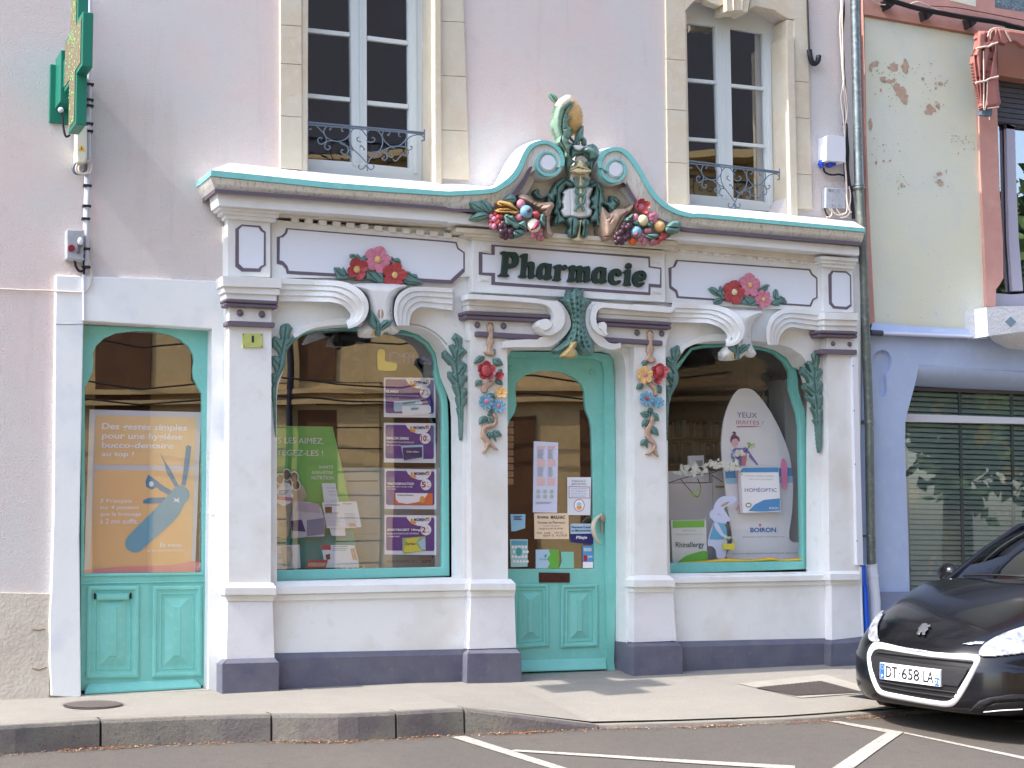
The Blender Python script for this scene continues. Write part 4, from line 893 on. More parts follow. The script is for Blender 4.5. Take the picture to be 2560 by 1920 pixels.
framed(notched(cF(733, 657), cF(1815*1.0+1, 745), cF(1815, 1190), cF(733, 1050), 0, 0) and
       [*cF([(733, 735), (770, 725), (800, 700), (815, 657), (2212, 768)]), *cT([(75, 1400), (90, 1450), (145, 1490), (145, 1650)]), d2(1003, 588), d2(985, 605), d2(978, 612), *cF([(820, 1052), (810, 1010), (780, 975), (733, 965)])],
       [*cF([(760, 742), (790, 735), (820, 705), (830, 668), (2212, 780)]), *cT([(65, 1412), (82, 1460), (133, 1495), (133, 1640)]), d2(1000, 580), d2(980, 598), d2(973, 605), *cF([(838, 1026), (825, 985), (790, 945), (757, 935)])], -.15)
framed(cG([(247, 655), (285, 645), (312, 585), (1470, 665), (1490, 705), (1533, 740), (1535, 915), (1500, 935), (1478, 990), (318, 915), (305, 865), (255, 830)]),
       cG([(272, 660), (305, 648), (328, 597), (1460, 677), (1480, 715), (1522, 750), (1524, 908), (1490, 925), (1468, 975), (335, 900), (322, 850), (272, 812)]), -.15)
framed(cG([(1628, 715), (1660, 678), (1785, 685), (1825, 720), (1828, 985), (1790, 1015), (1672, 1005), (1635, 965)]),
       cG([(1656, 718), (1672, 692), (1780, 698), (1815, 728), (1818, 970), (1783, 992), (1682, 985), (1658, 952)]), -.2)
# name panel
NP_o = cU([(190, 142), (1285, 225), (1287, 292), (1365, 302), (1365, 440), (1290, 435), (1288, 492), (190, 420), (190, 358), (103, 350), (103, 192), (190, 205)])
NP_i = cU([(213, 155), (1275, 238), (1277, 300), (1358, 312), (1355, 418), (1277, 412), (1275, 472), (215, 400), (215, 338), (127, 335), (127, 208), (213, 215)])
framed(NP_o, NP_i, -.2)
mb = MB()
for (u, v) in ((110, 150), (1292, 232), (105, 355), (1295, 440)):
    for k in (0, .32): 
        mb.prism([cU(u+k*60, v+k*45), cU(u+72-k*30, v+6+k*45), cU(u+72-k*30, v+46-k*30), cU(u+k*60, v+40-k*30)], -.195, -.206-k*.03, WHITE)
mb.build('corner_key', BLD, bevel=.003)
# entablature mouldings under the fascia
def strips(name, rows, m_, bev=.006):
    mb = MB()
    for (l, t, r, tr, h_, h2, y0, y1) in rows: mb.prism([(l, t), (r, tr), (r, tr+h2), (l, t+h_)], y0, y1, m_)
    return mb.build(name, BLD, bevel=bev)
strips('bed_moulding', [(*cF(235, 455), *cF(770, 492), 12, 12, YB, -.285), (*cF(262, 495), *cF(752, 530), 11, 11, YB, -.26), (*cF(290, 530), *cF(725, 565), 12, 12, YB, -.235),
     (*cG(1565, 548), *cG(1885, 572), 9, 9, YB, -.285), (*cG(1570, 580), *cG(1872, 600), 9, 9, YB, -.26), (*cG(1580, 610), *cG(1850, 630), 10, 10, YB, -.235),
], WHITE)
strips('bed_moulding', [(*cT(75, 1272), *cT(1985, 1390), 12, 11, YB, -.285), (*cT(140, 1312), *cT(1960, 1430), 10, 10, YB, -.26), (*cT(200, 1345), *cT(1880, 1475), 8, 8, YB, -.235)], CREAM)
strips('frieze_soffit', [(*cF(745, 500), *cT(60, 1222), 16, 15, YB, -.19), (*cG(300, 420), *cG(1590, 545), 20, 18, YB, -.19)], CREAM)
mb = MB(); n = 12
for i in range(n):
    t = i/(n-1); a = cF(860, 580); b = cF(2180, 716); u = a[0]+(b[0]-a[0])*t; v = a[1]+(b[1]-a[1])*t-6
    mb.prism([(u, v), (u+19, v+1.5), (u+19, v+14), (u, v+12.5)], -.14, -.172, WHITE)
n = 12
for i in range(n):
    t = i/(n-1); a = cG(352, 492); b = cG(1400, 590); u = a[0]+(b[0]-a[0])*t; v = a[1]+(b[1]-a[1])*t-3
    mb.prism([(u, v), (u+15, v+1.3), (u+15, v+12.5), (u, v+11)], -.14, -.172, WHITE)
mb.build('dentil_course', BLD, bevel=.003)
# fascia boards (white band below the purple line)
def ends(pts, y): return [P(a, b, y) for a, b in pts]
mb = MB(); mb.prism([cF(212, 345), cF(2212, 500), cT(340, 1180), cT(400, 1262), cT(0, 1232), cF(2212, 602), cF(230, 462)], YB, -.33, WHITE)
mb.prism([cG(300, 330), cG(400, 340), cG(1895, 468), cG(1898, 550), cG(390, 418), cG(240, 400)], YB, -.33, WHITE); mb.build('fascia', BLD, bevel=.008)
# gable wall inside the arched pediment
gab = cT([(0, 1150), (330, 1180), (520, 1000), (690, 760), (760, 690), (880, 560), (1000, 560), (1260, 600), (1500, 640), (1560, 880), (1700, 1080), (1960, 1280), (2060, 1330), (1990, 1480), (1000, 1390), (0, 1290)])
mb = MB(); mb.prism(gab, 0.0, -.2, CREAM); mb.build('gable_wall', BLD, bevel=.01)
mb = MB(); mb.prism(cT([(560, 1010), (690, 800), (740, 830), (750, 870), (700, 960), (650, 1020)]), -.2, -.26, WHITE); mb.prism(cT([(1490, 930), (1560, 900), (1640, 1040), (1700, 1100), (1600, 1080)]), -.2, -.26, WHITE); mb.build('gable_fillet', BLD, bevel=.01)
# cornice: paths in photo pixels
up = [*cF([(168, 155), (1200, 262)]), *cT([(0, 962), (350, 940), (440, 905), (540, 825), (600, 740), (640, 650), (690, 570), (760, 530), (840, 520), (920, 545), (980, 600), (1008, 680), (1005, 740)])]
lo = [*cF([(160, 205), (1200, 312)]), *cT([(0, 1000), (350, 980), (460, 945), (570, 870), (640, 770), (675, 680), (720, 600), (780, 560), (840, 550), (900, 570), (950, 620), (975, 690), (970, 745)])]
N_ = 90
def longpath(f_, c_): return resamp(f_+smooth(c_, 5), N_)
uL = longpath(up[:2], up[2:]); lL = longpath(lo[:2], lo[2:])
wall_l = longpath(cF([(340, 88), (1200, 180)]), cT([(-40, 885), (170, 893), (370, 918), (430, 850), (480, 740), (540, 640), (620, 570), (720, 530), (800, 515), (900, 540), (960, 590), (1000, 650), (1004, 700)]))
pu = resamp(cF([(195, 318), (2212, 475)])+smooth(cT([(0, 1105), (120, 1112), (380, 1100), (520, 1010), (620, 900), (680, 790), (715, 730)]), 5), N_)
pl_ = resamp(cF([(200, 350), (2212, 503)])+smooth(cT([(0, 1132), (120, 1138), (400, 1135), (560, 1030), (650, 920), (700, 820), (728, 750)]), 5), N_)
def ribbon(rows, m_, ret=0, smooth_=False):
    """rows: list of (pixel path, y); ret: -1 adds a return at the start, +1 at the end"""
    out = []
    for pts, y in rows:
        w = [P(a, b, y) for a, b in pts]
        if ret < 0: w = [Vector((w[0].x, -.0, w[0].z))]+w
        if ret > 0: w = w+[Vector((w[-1].x, -.0, w[-1].z))]
        out.append(w)
    mb.quads(out, m_, smooth_); return out
YC = -.42
mb = MB(); ribbon([(uL, YC), (lL, YC)], TURQ, -1); ribbon([(lL, YC), ([(a, b+1.0) for a, b in lL], YC+.03)], TURQ, -1)
CRN = mb.build('cornice_edge', BLD)
mb = MB(); wr = [Vector((p.x, .02, p.z)) for p in [P(a, b, 0) for a, b in wall_l]]; fr = [P(a, b, YC) for a, b in uL]; mb.quads([fr, wr], WHITE)
A = fr[0]; mb.add([A, wr[0], (A.x, 0, A.z)], [(0, 1, 2)], WHITE); mb.build('cornice_roof', BLD)
# cove below the edge
mid = [((a[0]+b[0])/2, (a[1]+b[1])/2+2) for a, b in zip(lL, pu)]
mb = MB(); o_ = ribbon([(lL, YC+.03), ([(a, b+3) for a, b in lL], YC+.025), (mid, -.375), (pu, -.345)], COVE, -1); mb.build('cornice_cove', BLD)
mb = MB(); ribbon([(pu, -.375), (pl_, -.375)], PURP, -1); ribbon([(pl_, -.375), ([(a, b+.5) for a, b in pl_], -.32)], PURP, -1); ribbon([(pu, -.33), (pu, -.375)], PURP, -1); mb.build('cornice_line', BLD)
# right half
uR = resamp(smooth(cT([(1300, 760), (1290, 700), (1310, 640), (1360, 600), (1440, 580), (1520, 592), (1590, 650), (1660, 750), (1720, 860), (1790, 970), (1880, 1060), (1990, 1120), (2120, 1155)]), 5)+cG([(500, 182), (1945, 312)]), N_)
lR = resamp(smooth(cT([(1340, 760), (1335, 710), (1350, 660), (1390, 625), (1440, 612), (1500, 622), (1560, 680), (1630, 780), (1690, 890), (1760, 1000), (1850, 1090), (1970, 1155), (2100, 1190)]), 5)+cG([(500, 218), (1945, 345)]), N_)
wR = resamp(smooth(cT([(1300, 700), (1292, 640), (1300, 600), (1400, 580), (1500, 585), (1590, 640), (1650, 720), (1720, 850), (1790, 960), (1860, 1040), (1910, 1062), (2000, 1065), (2140, 1075)]), 5)+cG([(600, 118), (1840, 240)]), N_)
puR = resamp(smooth(cT([(1545, 885), (1580, 960), (1640, 1050), (1720, 1130), (1860, 1210), (2000, 1262)]), 5)+cG([(400, 308), (1915, 435)]), N_)
plR = resamp(smooth(cT([(1535, 905), (1560, 975), (1620, 1070), (1710, 1155), (1850, 1240), (2000, 1292)]), 5)+cG([(400, 340), (1912, 465)]), N_)
mb = MB(); ribbon([(uR, YC), (lR, YC)], TURQ, 1); ribbon([(lR, YC), ([(a, b+1.0) for a, b in lR], YC+.03)], TURQ, 1); mb.build('cornice_edge', BLD)
mb = MB(); wr = [Vector((p.x, .02, p.z)) for p in [P(a, b, 0) for a, b in wR]]; fr = [P(a, b, YC) for a, b in uR]; mb.quads([fr, wr], WHITE); mb.build('cornice_roof', BLD)
midR = [((a[0]+b[0])/2, (a[1]+b[1])/2+1.5) for a, b in zip(lR, puR)]
mb = MB(); ribbon([(lR, YC+.03), ([(a, b+3) for a, b in lR], YC+.025), (midR, -.375), (puR, -.345)], COVE, 1); mb.build('cornice_cove', BLD)
mb = MB(); ribbon([(puR, -.375), (plR, -.375)], PURP, 1); ribbon([(plR, -.375), ([(a, b+.5) for a, b in plR], -.32)], PURP, 1); mb.build('cornice_line', BLD)
# volutes
def volute(c, r_px, ydir, mirror=1, tilt=1.0):
    """turquoise spiral band on a white drum"""
    cx, cy = c; mb = MB(); pts = []; N2 = 64
    r0, r1 = r_px
    def spir(a, r_): return (cx+mirror*r_*math.cos(a)*.96, cy+r_*math.sin(a))
    outer, inner = [], []
    for i in range(N2+1):
        t = i/N2; a = -.15+t*math.pi*2*1.08; rr = r0+(r1-r0)*t; outer.append(spir(a, rr)); inner.append(spir(a, rr-r0*.16*(1-t*.35)))
    mb.prism(circ(cx, cy, r0*.97, r0*1.01, 40), -.2, -.36, WHITE)
    mb.build('volute_drum', BLD, bevel=.01)
    mb = MB(); mb.prism(outer+inner[::-1], -.35, -.405, TURQ); mb.build('volute_band', BLD, bevel=.004)
    mb = MB(); w_o, w_i = [], []
    for i in range(N2+1):
        t = i/N2; a = -.15+t*math.pi*2*1.08; rr = r0+(r1-r0)*t; w_o.append(spir(a, rr+.6)); w_i.append(spir(a, rr-r0*.16*(1-t*.35)-3.2))
    mb.prism(circ(cx, cy, r1*.80, r1*.84, 28), -.34, -.40, PANEL); mb.prism(circ(cx, cy, r1*.98, r1*1.02, 28), -.34, -.385, WHITE); mb.build('volute_eye', BLD, bevel=.004)
volute(cT(868, 712), (39.5, 22.5), 1, 1)
volute(cT(1446, 770), (38.5, 21), 1, -1)
# ------------------------------------------------------------------ frames, glass, doors
def frame(outer, inner, y, th, m_, name, parent, bev=.008):
    mb = MB(); mb.prism(outer, y+th, y, m_, [inner]); return mb.build(name, parent, bevel=bev, seg=3)
# display window 1
YW = .15
fo1 = [(650, 1440), (650, 960), (672, 900), *cL([(330, 230), (400, 165), (520, 130), (760, 122), (1240, 148), (1400, 183), (1500, 255), (1580, 345), (1605, 430), (1605, 530), (1618, 610), (1650, 700), (1662, 800), (1668, 1000)]), *cM([(1672, 700), (1675, 1385), (182, 1430)])]
fi1 = [*cM([(120, 1333)]), (668, 960), (688, 900), *cL([(350, 240), (420, 190), (540, 158), (760, 152), (1230, 182), (1370, 212), (1470, 280), (1530, 362), (1548, 440), (1545, 530), (1565, 625), (1600, 730), (1610, 800), (1612, 1000)]), *cM([(1612, 700), (1612, 1304)])]
SW1 = frame(fo1, fi1, YW, .06, TEAL, 'display_window', BLD, .014)
mb = MB(); mb.flat(fi1, YW+.03, GLS); mb.build('pane', SW1)
fo2 = [(1640, 1445), (1640, 1080), (1665, 940), *cG([(380, 1420), (440, 1345), (560, 1315), (740, 1305), (1110, 1335), (1200, 1362), (1290, 1425), (1345, 1515), (1362, 1600), (1364, 1659)]), *cQ([(1128, 120), (1132, 210), (1152, 285), (1180, 360), (1192, 480), (1197, 700), (1210, 1495), (218, 1528)])]
fi2 = [cQ(150, 1452), (1655, 1080), (1680, 945), *cG([(400, 1430), (450, 1368), (560, 1345), (740, 1335), (1070, 1362), (1170, 1392), (1255, 1465), (1300, 1545), (1314, 1659)]), *cQ([(1078, 120), (1082, 210), (1108, 300), (1135, 380), (1148, 480), (1152, 700), (1166, 1438)])]
SW2 = frame(fo2, fi2, YW, .06, TEAL, 'display_window', BLD, .014)
mb = MB(); mb.flat(fi2, YW+.03, GLK); mb.build('pane', SW2)
def raised(mb, q4, y, f, m_, fr=.28, ridge=True):
    """moulded panel: nested rings; q4 = tl,tr,br,bl in photo px"""
    tl, tr, br, bl = f(q4)
    def ring(u, v, u2=None, v2=None): return [para(tl, tr, br, bl, u, v), para(tl, tr, br, bl, 1-u, v), para(tl, tr, br, bl, 1-u, 1-v), para(tl, tr, br, bl, u, 1-v)]
    k = (tr[0]-tl[0])/(bl[1]-tl[1])
    R_ = lambda u, y_: (ring(u, u*k), y_)
    mb.nest([R_(0, y), R_(.0, y-.014), R_(.03, y-.02), R_(.07, y-.02), R_(.10, y-.006), R_(.14, y-.004), R_(.17, y-.010), R_(.20, y+.006), R_(.24, y+.008), R_(.25, y+.0), R_(.42, y-.022), R_(.44, y-.030), R_(.47, y-.030)], m_)
# left bay door
YD = .1
dl_o = [cJ(150, 110), cJ(1250, 155), cK(1520, 1500), cK(420, 1545)]
dl_i = [*cJ([(180, 1659), (180, 655), (215, 590), (245, 520), (255, 430), (252, 350), (280, 290), (350, 225), (450, 182), (620, 162), (760, 166), (900, 193), (1000, 235), (1080, 300), (1118, 370), (1125, 430), (1115, 500), (1122, 570), (1155, 645), (1193, 708), (1195, 1659)]), *cK([(1470, 522), (446, 532)])]
DL = frame(dl_o, dl_i, YD, .05, TEALD if False else TEAL, 'bay_door', BLD, .006)
mb = MB(); mb.flat(dl_i, YD+.025, GLD); mb.build('pane', DL)
mb = MB(); mb.prism([cK(418, 610), cK(1512, 594), cK(1512, 604), cK(418, 624)], YD+.01, YD-.012, TEAL); mb.prism([cK(440, 536), cK(1475, 524), cK(1475, 545), cK(440, 557)], YD+.01, YD-.014, TEAL)
mb.build('rail', DL, bevel=.004)
for q4 in ([(480, 640), (925, 638), (922, 1432), (470, 1442)], [(1045, 640), (1465, 636), (1466, 1418), (1036, 1430)]):
    mb = MB(); raised(mb, q4, YD-.001, cK, TEAL); mb.build('panel', DL)
mb = MB(); mb.prism([cK(560, 708), cK(838, 705), cK(835, 758), cK(562, 765)], YD-.01, YD-.035, TEAL); mb.prism([cK(570, 716), cK(826, 714), cK(824, 748), cK(572, 752)], YD-.03, YD-.04, TEAL)
mb.prism([cK(536, 700), cK(552, 700), cK(552, 755), cK(536, 755)], YD-.01, YD-.02, DARK); mb.prism([cK(846, 698), cK(862, 698), cK(862, 750), cK(846, 750)], YD-.01, YD-.02, DARK); mb.build('letter_flap', DL, bevel=.003)
mb = MB(); a = [cK(490, 1480), cK(1400, 1440), cK(1460, 1505), cK(455, 1560)]
mb.add([P(*a[0], YD-.002), P(*a[1], YD-.002), P(*a[2], YD-.06), P(*a[3], YD-.06), P(*cK(458, 1575), YD-.06), P(*cK(1460, 1520), YD-.06)], [(0, 1, 2, 3), (3, 2, 5, 4)], TEAL); mb.build('weather_board', DL)
mb = MB(); mb.prism([cK(1478, 600), cK(1490, 600), cK(1492, 1490), cK(1480, 1492)], YD+.01, YD-.003, TEAL); mb.prism([cK(1525, 70), cK(1555, 70), cK(1555, 120), cK(1535, 130), cK(1520, 110)], YD, YD-.04, TEAL); mb.build('stop', DL)
mb = MB(); mb.ball(P(*cK(1560, 90), -.0), .03, WHITE, (1, 1, 1.2)); mb.prism([cK(1522, -5), cK(1545, 35), cK(1590, 38), cK(1590, -8)], .0, -.04, WHITE); mb.build('plaster_stop', BLD, bevel=.01)
# entrance door
YE = .07
ef_o = [cN(330, 1659), cN(330, 640), cN(440, 618), cN(900, 622), cN(1200, 630), cN(1290, 645), cN(1322, 690), cN(1334, 900), cN(1345, 1659), cO(1355, 880), cO(1330, 1640), cS2(1745, 192), cS2(1700, 196), (1240, 1690)]
ef_i = [cN(350, 1659), cN(350, 700), cN(440, 668), cN(900, 670), cN(1150, 678), cN(1225, 710), cN(1245, 780), cN(1252, 1659), cO(1258, 880), cO(1275, 1640), cS2(1690, 196), (1246, 1686)]
EF = frame(ef_o, ef_i, YE, .06, TEAL, 'entrance_frame', BLD, .010)
YL = YE+.03
dn_o = [(1244, 1690), cN(350, 700), cN(440, 660), cN(900, 662), cN(1155, 672), cN(1232, 705), cN(1250, 780), cN(1258, 1659), cO(1280, 1640), cS2(1692, 196)]
dn_o = [cN(352, 690), cN(440, 660), cN(900, 662), cN(1155, 672), cN(1232, 705), cN(1250, 780), cN(1258, 1659), cS2(1690, 180), (1246, 1682)]
dn_i = [*cO([(1160, 836), (400, 838)]), cN(395, 1320), cN(430, 1215), cN(472, 1150), cN(490, 1080), cN(480, 960), cN(492, 890), cN(535, 840), cN(610, 802), cN(700, 785), cN(800, 783), cN(900, 802), cN(985, 842), cN(1050, 895), cN(1080, 960), cN(1084, 1060), cN(1095, 1130), cN(1125, 1200), cN(1140, 1280), cN(1145, 1400), cN(1150, 1659)]
ED = frame(dn_o, dn_i, YL, .045, TEAL, 'entrance_door', BLD, .005)
mb = MB(); mb.flat(dn_i, YL+.02, GLD); mb.build('pane', ED)
for q4 in ([(455, 968), (765, 968), (770, 1505), (450, 1530)], [(875, 975), (1190, 968), (1195, 1505), (870, 1520)]):
    mb = MB(); raised(mb, q4, YL-.001, cO, TEAL); mb.build('panel', ED)
mb = MB(); a = cS2([(1090, 130), (1680, 115), (1690, 180), (1080, 200)]); mb.add([P(*a[0], YL-.002), P(*a[1], YL-.002), P(*a[2], YL-.05), P(*a[3], YL-.05), P(a[3][0], a[3][1]+3, YL-.05), P(a[2][0], a[2][1]+3, YL-.05)], [(0, 1, 2, 3), (3, 2, 5, 4)], TEAL); mb.build('weather_board', ED)
mb = MB(); mb.prism([cO(685, 868), cO(950, 872), cO(950, 955), cO(685, 955)], YL+.01, YL-.01, M('brown_metal', (78, 44, 40), .45, metal=.3)); mb.prism([cO(700, 885), cO(935, 888), cO(935, 940), cO(700, 940)], YL, YL-.016, MATS['brown_metal'])
mb.prism([cO(868, 908), cO(918, 910), cO(918, 920), cO(868, 918)], YL-.01, YL-.019, BLACK); mb.build('letter_slot', ED, bevel=.003)
HN = M('handle_cream', (206, 200, 178), .3)
mb = MB(); hp = smooth(cO([(1225, 365), (1190, 390), (1160, 430), (1150, 480), (1160, 540), (1185, 590), (1215, 615)]), 4); n = len(hp)
mb.tube([P(a, b, YL-.02-.055*math.sin(math.pi*i/(n-1))) for i, (a, b) in enumerate(hp)], [.008+.012*math.sin(math.pi*i/(n-1)) for i in range(n)], HN, 10)
mb.ball(P(*cO(1232, 400), YL-.03), .028, M('brass_worn', (160, 146, 128), .35, metal=.5), (1, .6, 1.2), 10); mb.tube([P(*cO(1222, 440), YL-.02), P(*cO(1228, 520), YL-.025)], .012, MATS['brass_worn'], 8); mb.build('handle', ED)
mb = MB(); mb.ball(P(*cN(1140, 795), YL-.004), .022, TEAL, (1, .4, 1.1), 10); mb.ball(P(*cN(440, 760), YL-.004), .022, TEAL, (1, .4, 1.1), 10); mb.build('door_boss', ED)
mb = MB(); mb.prism([(1262, 1702), (1580, 1684), (1590, 1690), (1262, 1712)], .3, -.12, PLINTH); mb.build('door_step', BLD, bevel=.005)
# painted plinth wing beside the door
mb = MB(); a = P(*cO(1452, 1480), YB-.003); mb.add([P(*cO(1442, 1472), YB-.004), P(*cO(1505, 1478), YB-.004), (P(*cO(1505, 1478), YB).x, YB-.004, 0), (P(*cO(1442, 1472), YB).x, YB-.004, 0)], [(0, 1, 2, 3)], PLINTH)
x_ = P(*cO(1440, 1472), YB).x-.004; z_ = P(*cO(1440, 1472), YB).z; mb.add([(x_, YB-.004, z_), (x_, .08, z_), (x_, .08, 0), (x_, YB-.004, 0)], [(0, 1, 2, 3)], PLINTH); mb.build('plinth_return', BLD)
# brick seen inside the door at left
mb = MB(); BRK = M('inner_brick', (176, 146, 112), .85, [(40, .3, 'n')], var=[(6, .4, .7, (150, 122, 92))])
for i in range(9):
    v0 = 1215-0+i*62; mb.prism([cN(395, v0), cN(465, v0+4), cN(465, v0+56), cN(395, v0+52)], .3, .22, BRK)
mb.build('brick_pier', BLD, bevel=.006)
# ------------------------------------------------------------------ name lettering
z5 = crop(1240, 610, 200/2212); z6 = crop(1430, 630, 200/2212)
SIGN = empty('shop_name', P(1430, 690, -.2), 'dark green raised letters spelling Pharmacie on the white name panel over the door', 'sign lettering')
def letter(outer, holes=()):
    mb = MB(); mb.prism(outer, -.2, -.235, DARGREEN, holes); mb.build('letter', SIGN, bevel=.003)
DARGREEN = DARKG
letter(z5([(140, 240), (160, 205), (235, 190), (265, 210), (380, 215), (540, 222), (600, 270), (640, 360), (642, 460), (620, 560), (560, 640), (480, 665), (340, 675), (325, 730), (315, 810), (330, 840), (375, 860), (375, 895), (330, 912), (180, 898), (90, 888), (75, 865), (110, 830), (160, 815), (175, 700), (195, 480), (205, 300), (160, 270)]), [z5([(370, 320), (430, 335), (475, 400), (470, 500), (430, 550), (390, 560), (345, 530), (350, 430)])])
letter(z5([(680, 345), (700, 300), (755, 262), (870, 255), (895, 285), (885, 400), (875, 500), (930, 480), (1010, 478), (1075, 520), (1085, 620), (1065, 760), (1060, 840), (1115, 865), (1100, 900), (1040, 950), (980, 965), (920, 930), (915, 860), (930, 740), (930, 640), (905, 605), (865, 625), (845, 720), (830, 850), (868, 900), (850, 935), (760, 940), (650, 920), (640, 890), (670, 850), (700, 850), (720, 700), (740, 520), (745, 400), (730, 365)]))
letter(z5([(1260, 530), (1340, 512), (1440, 530), (1480, 545), (1520, 535), (1555, 560), (1545, 680), (1530, 860), (1570, 910), (1540, 965), (1460, 998), (1400, 990), (1350, 960), (1240, 978), (1170, 930), (1145, 830), (1155, 720), (1190, 610)]), [z5([(1350, 620), (1390, 625), (1405, 680), (1395, 800), (1370, 860), (1335, 880), (1298, 850), (1295, 750), (1310, 670)])])
letter(z5([(1600, 635), (1650, 580), (1720, 560), (1800, 560), (1830, 600), (1900, 565), (1960, 580), (1990, 640), (1970, 690), (1910, 725), (1860, 690), (1810, 720), (1795, 820), (1790, 940), (1810, 990), (1780, 1020), (1700, 1022), (1600, 1005), (1590, 975), (1630, 930), (1650, 850), (1665, 720), (1660, 665)]))
letter(z5([(2005, 645), (2050, 600), (2110, 578), (2200, 585)])+z6([(90, 375), (110, 395), (200, 370), (270, 372), (305, 410), (380, 395), (470, 380), (510, 430), (510, 560), (495, 730), (542, 755), (520, 800), (440, 840), (380, 840), (350, 800), (355, 700), (370, 560), (340, 510), (300, 540), (285, 660), (275, 770), (310, 800), (290, 832), (180, 835), (160, 800), (60, 800), (50, 832), (-90, 820)])+z5([(1990, 1010), (2020, 965), (2045, 880), (2060, 720), (2045, 680)]), [z6([(95, 500), (125, 485), (155, 530), (150, 650), (125, 765), (80, 765), (65, 700), (75, 590)])])
letter(z6([(690, 415), (780, 400), (860, 415), (920, 430), (965, 440), (960, 560), (945, 750), (990, 800), (950, 850), (860, 878), (800, 850), (690, 870), (610, 830), (570, 740), (575, 620), (610, 500)]), [z6([(780, 510), (815, 525), (825, 590), (810, 710), (785, 755), (750, 760), (712, 730), (712, 640), (735, 560)])])
letter(z6([(1110, 490), (1180, 455), (1290, 455), (1370, 510), (1395, 590), (1370, 660), (1310, 680), (1250, 640), (1240, 570), (1200, 600), (1165, 700), (1170, 770), (1220, 820), (1290, 775), (1360, 775), (1370, 820), (1310, 890), (1210, 920), (1110, 890), (1050, 820), (1032, 710), (1050, 580)]))
letter(z6([(1435, 550), (1500, 480), (1560, 490), (1640, 480), (1635, 600), (1615, 830), (1650, 910), (1620, 940), (1500, 935), (1425, 905), (1470, 850), (1490, 700), (1495, 600)]))
letter(z6(smooth([(1555, 300), (1640, 320), (1660, 390), (1640, 455), (1580, 465), (1510, 420), (1520, 350)], 3, True)))
letter(z6([(1790, 530), (1870, 505), (1980, 510), (2050, 570), (2078, 660), (2050, 760), (1960, 800), (1830, 790), (1840, 850), (1890, 880), (1950, 830), (2030, 830), (2010, 890), (1930, 960), (1850, 970), (1750, 920), (1700, 820), (1695, 700), (1730, 600)]), [z6([(1890, 610), (1945, 620), (1960, 670), (1920, 695), (1860, 680), (1860, 640)])])

# ------------------------------------------------------------------ flower garlands on the frieze
def garland(name, leaves, flowers, y):
    root = empty(name, P(*flowers[0][0], y), parent=BLD)
    for (poly, lines) in leaves:
        mb = MB(); mb.relief(poly, y, .035, LEAF, r_=6, step=.8, lines=lines, gd=.4, gw=1.2, back=.02); mb.build('leaf', root)
    for (c, r_, m_, cm, n, yy, tilt, cs, cup) in flowers:
        mb = MB(); mb.flower(c, yy, r_, m_, cm, n, tilt, .03, cs, random.uniform(0, 1), cup); mb.build('flower', root)
    return root
zA = crop(820, 610, 250/2212); zB = crop(1760, 680, 220/2212)
CEN = M('flower_heart', (220, 180, 120), .5, [(90, .3, 'n')]); CENG = M('flower_heart_grey', (140, 150, 140), .5)
garland('flower_garland', [(zA([(470, 240), (500, 215), (580, 210), (600, 235), (660, 210), (700, 250), (740, 310), (790, 250), (850, 240), (880, 400), (850, 600), (760, 420), (640, 370), (540, 370), (530, 320), (480, 290)]), [zA([(480, 230), (640, 310), (820, 500)])]),
    (zA([(120, 520), (170, 505), (260, 520), (290, 560), (340, 505), (390, 580), (420, 640), (420, 690), (600, 710), (840, 760), (820, 800), (640, 805), (500, 780), (300, 785), (220, 785), (180, 700), (150, 640)]), [zA([(130, 525), (280, 680), (380, 720)]), zA([(440, 740), (780, 780)])]),
    (zA([(830, 600), (1000, 600), (1240, 600), (1260, 880), (1120, 875), (960, 800), (820, 790)]), [zA([(900, 640), (1120, 860)]), zA([(1050, 620), (1180, 760)])]),
    (zA([(1340, 290), (1420, 272), (1470, 320), (1540, 295), (1600, 340), (1615, 400), (1600, 470), (1540, 490), (1400, 440), (1300, 420)]), [zA([(1360, 330), (1590, 420)])]),
    (zA([(1680, 620), (1740, 595), (1810, 610), (1850, 650), (1950, 655), (1990, 720), (1980, 780), (2060, 800), (2085, 880), (1980, 905), (1800, 890), (1640, 850)]), [zA([(1720, 640), (1960, 760)]), zA([(1700, 820), (2050, 870)])])],
   [(zA(1090, 350), 36, ROSE, CEN, 5, -.17, (0, 0), .24, .3), (zA(625, 565), 28, RED, CEN, 4, -.18, (0, .3), .32, 1.2), (zA(1465, 690), 33, RED, CEN, 5, -.185, (0, .1), .24, .4)], -.15)
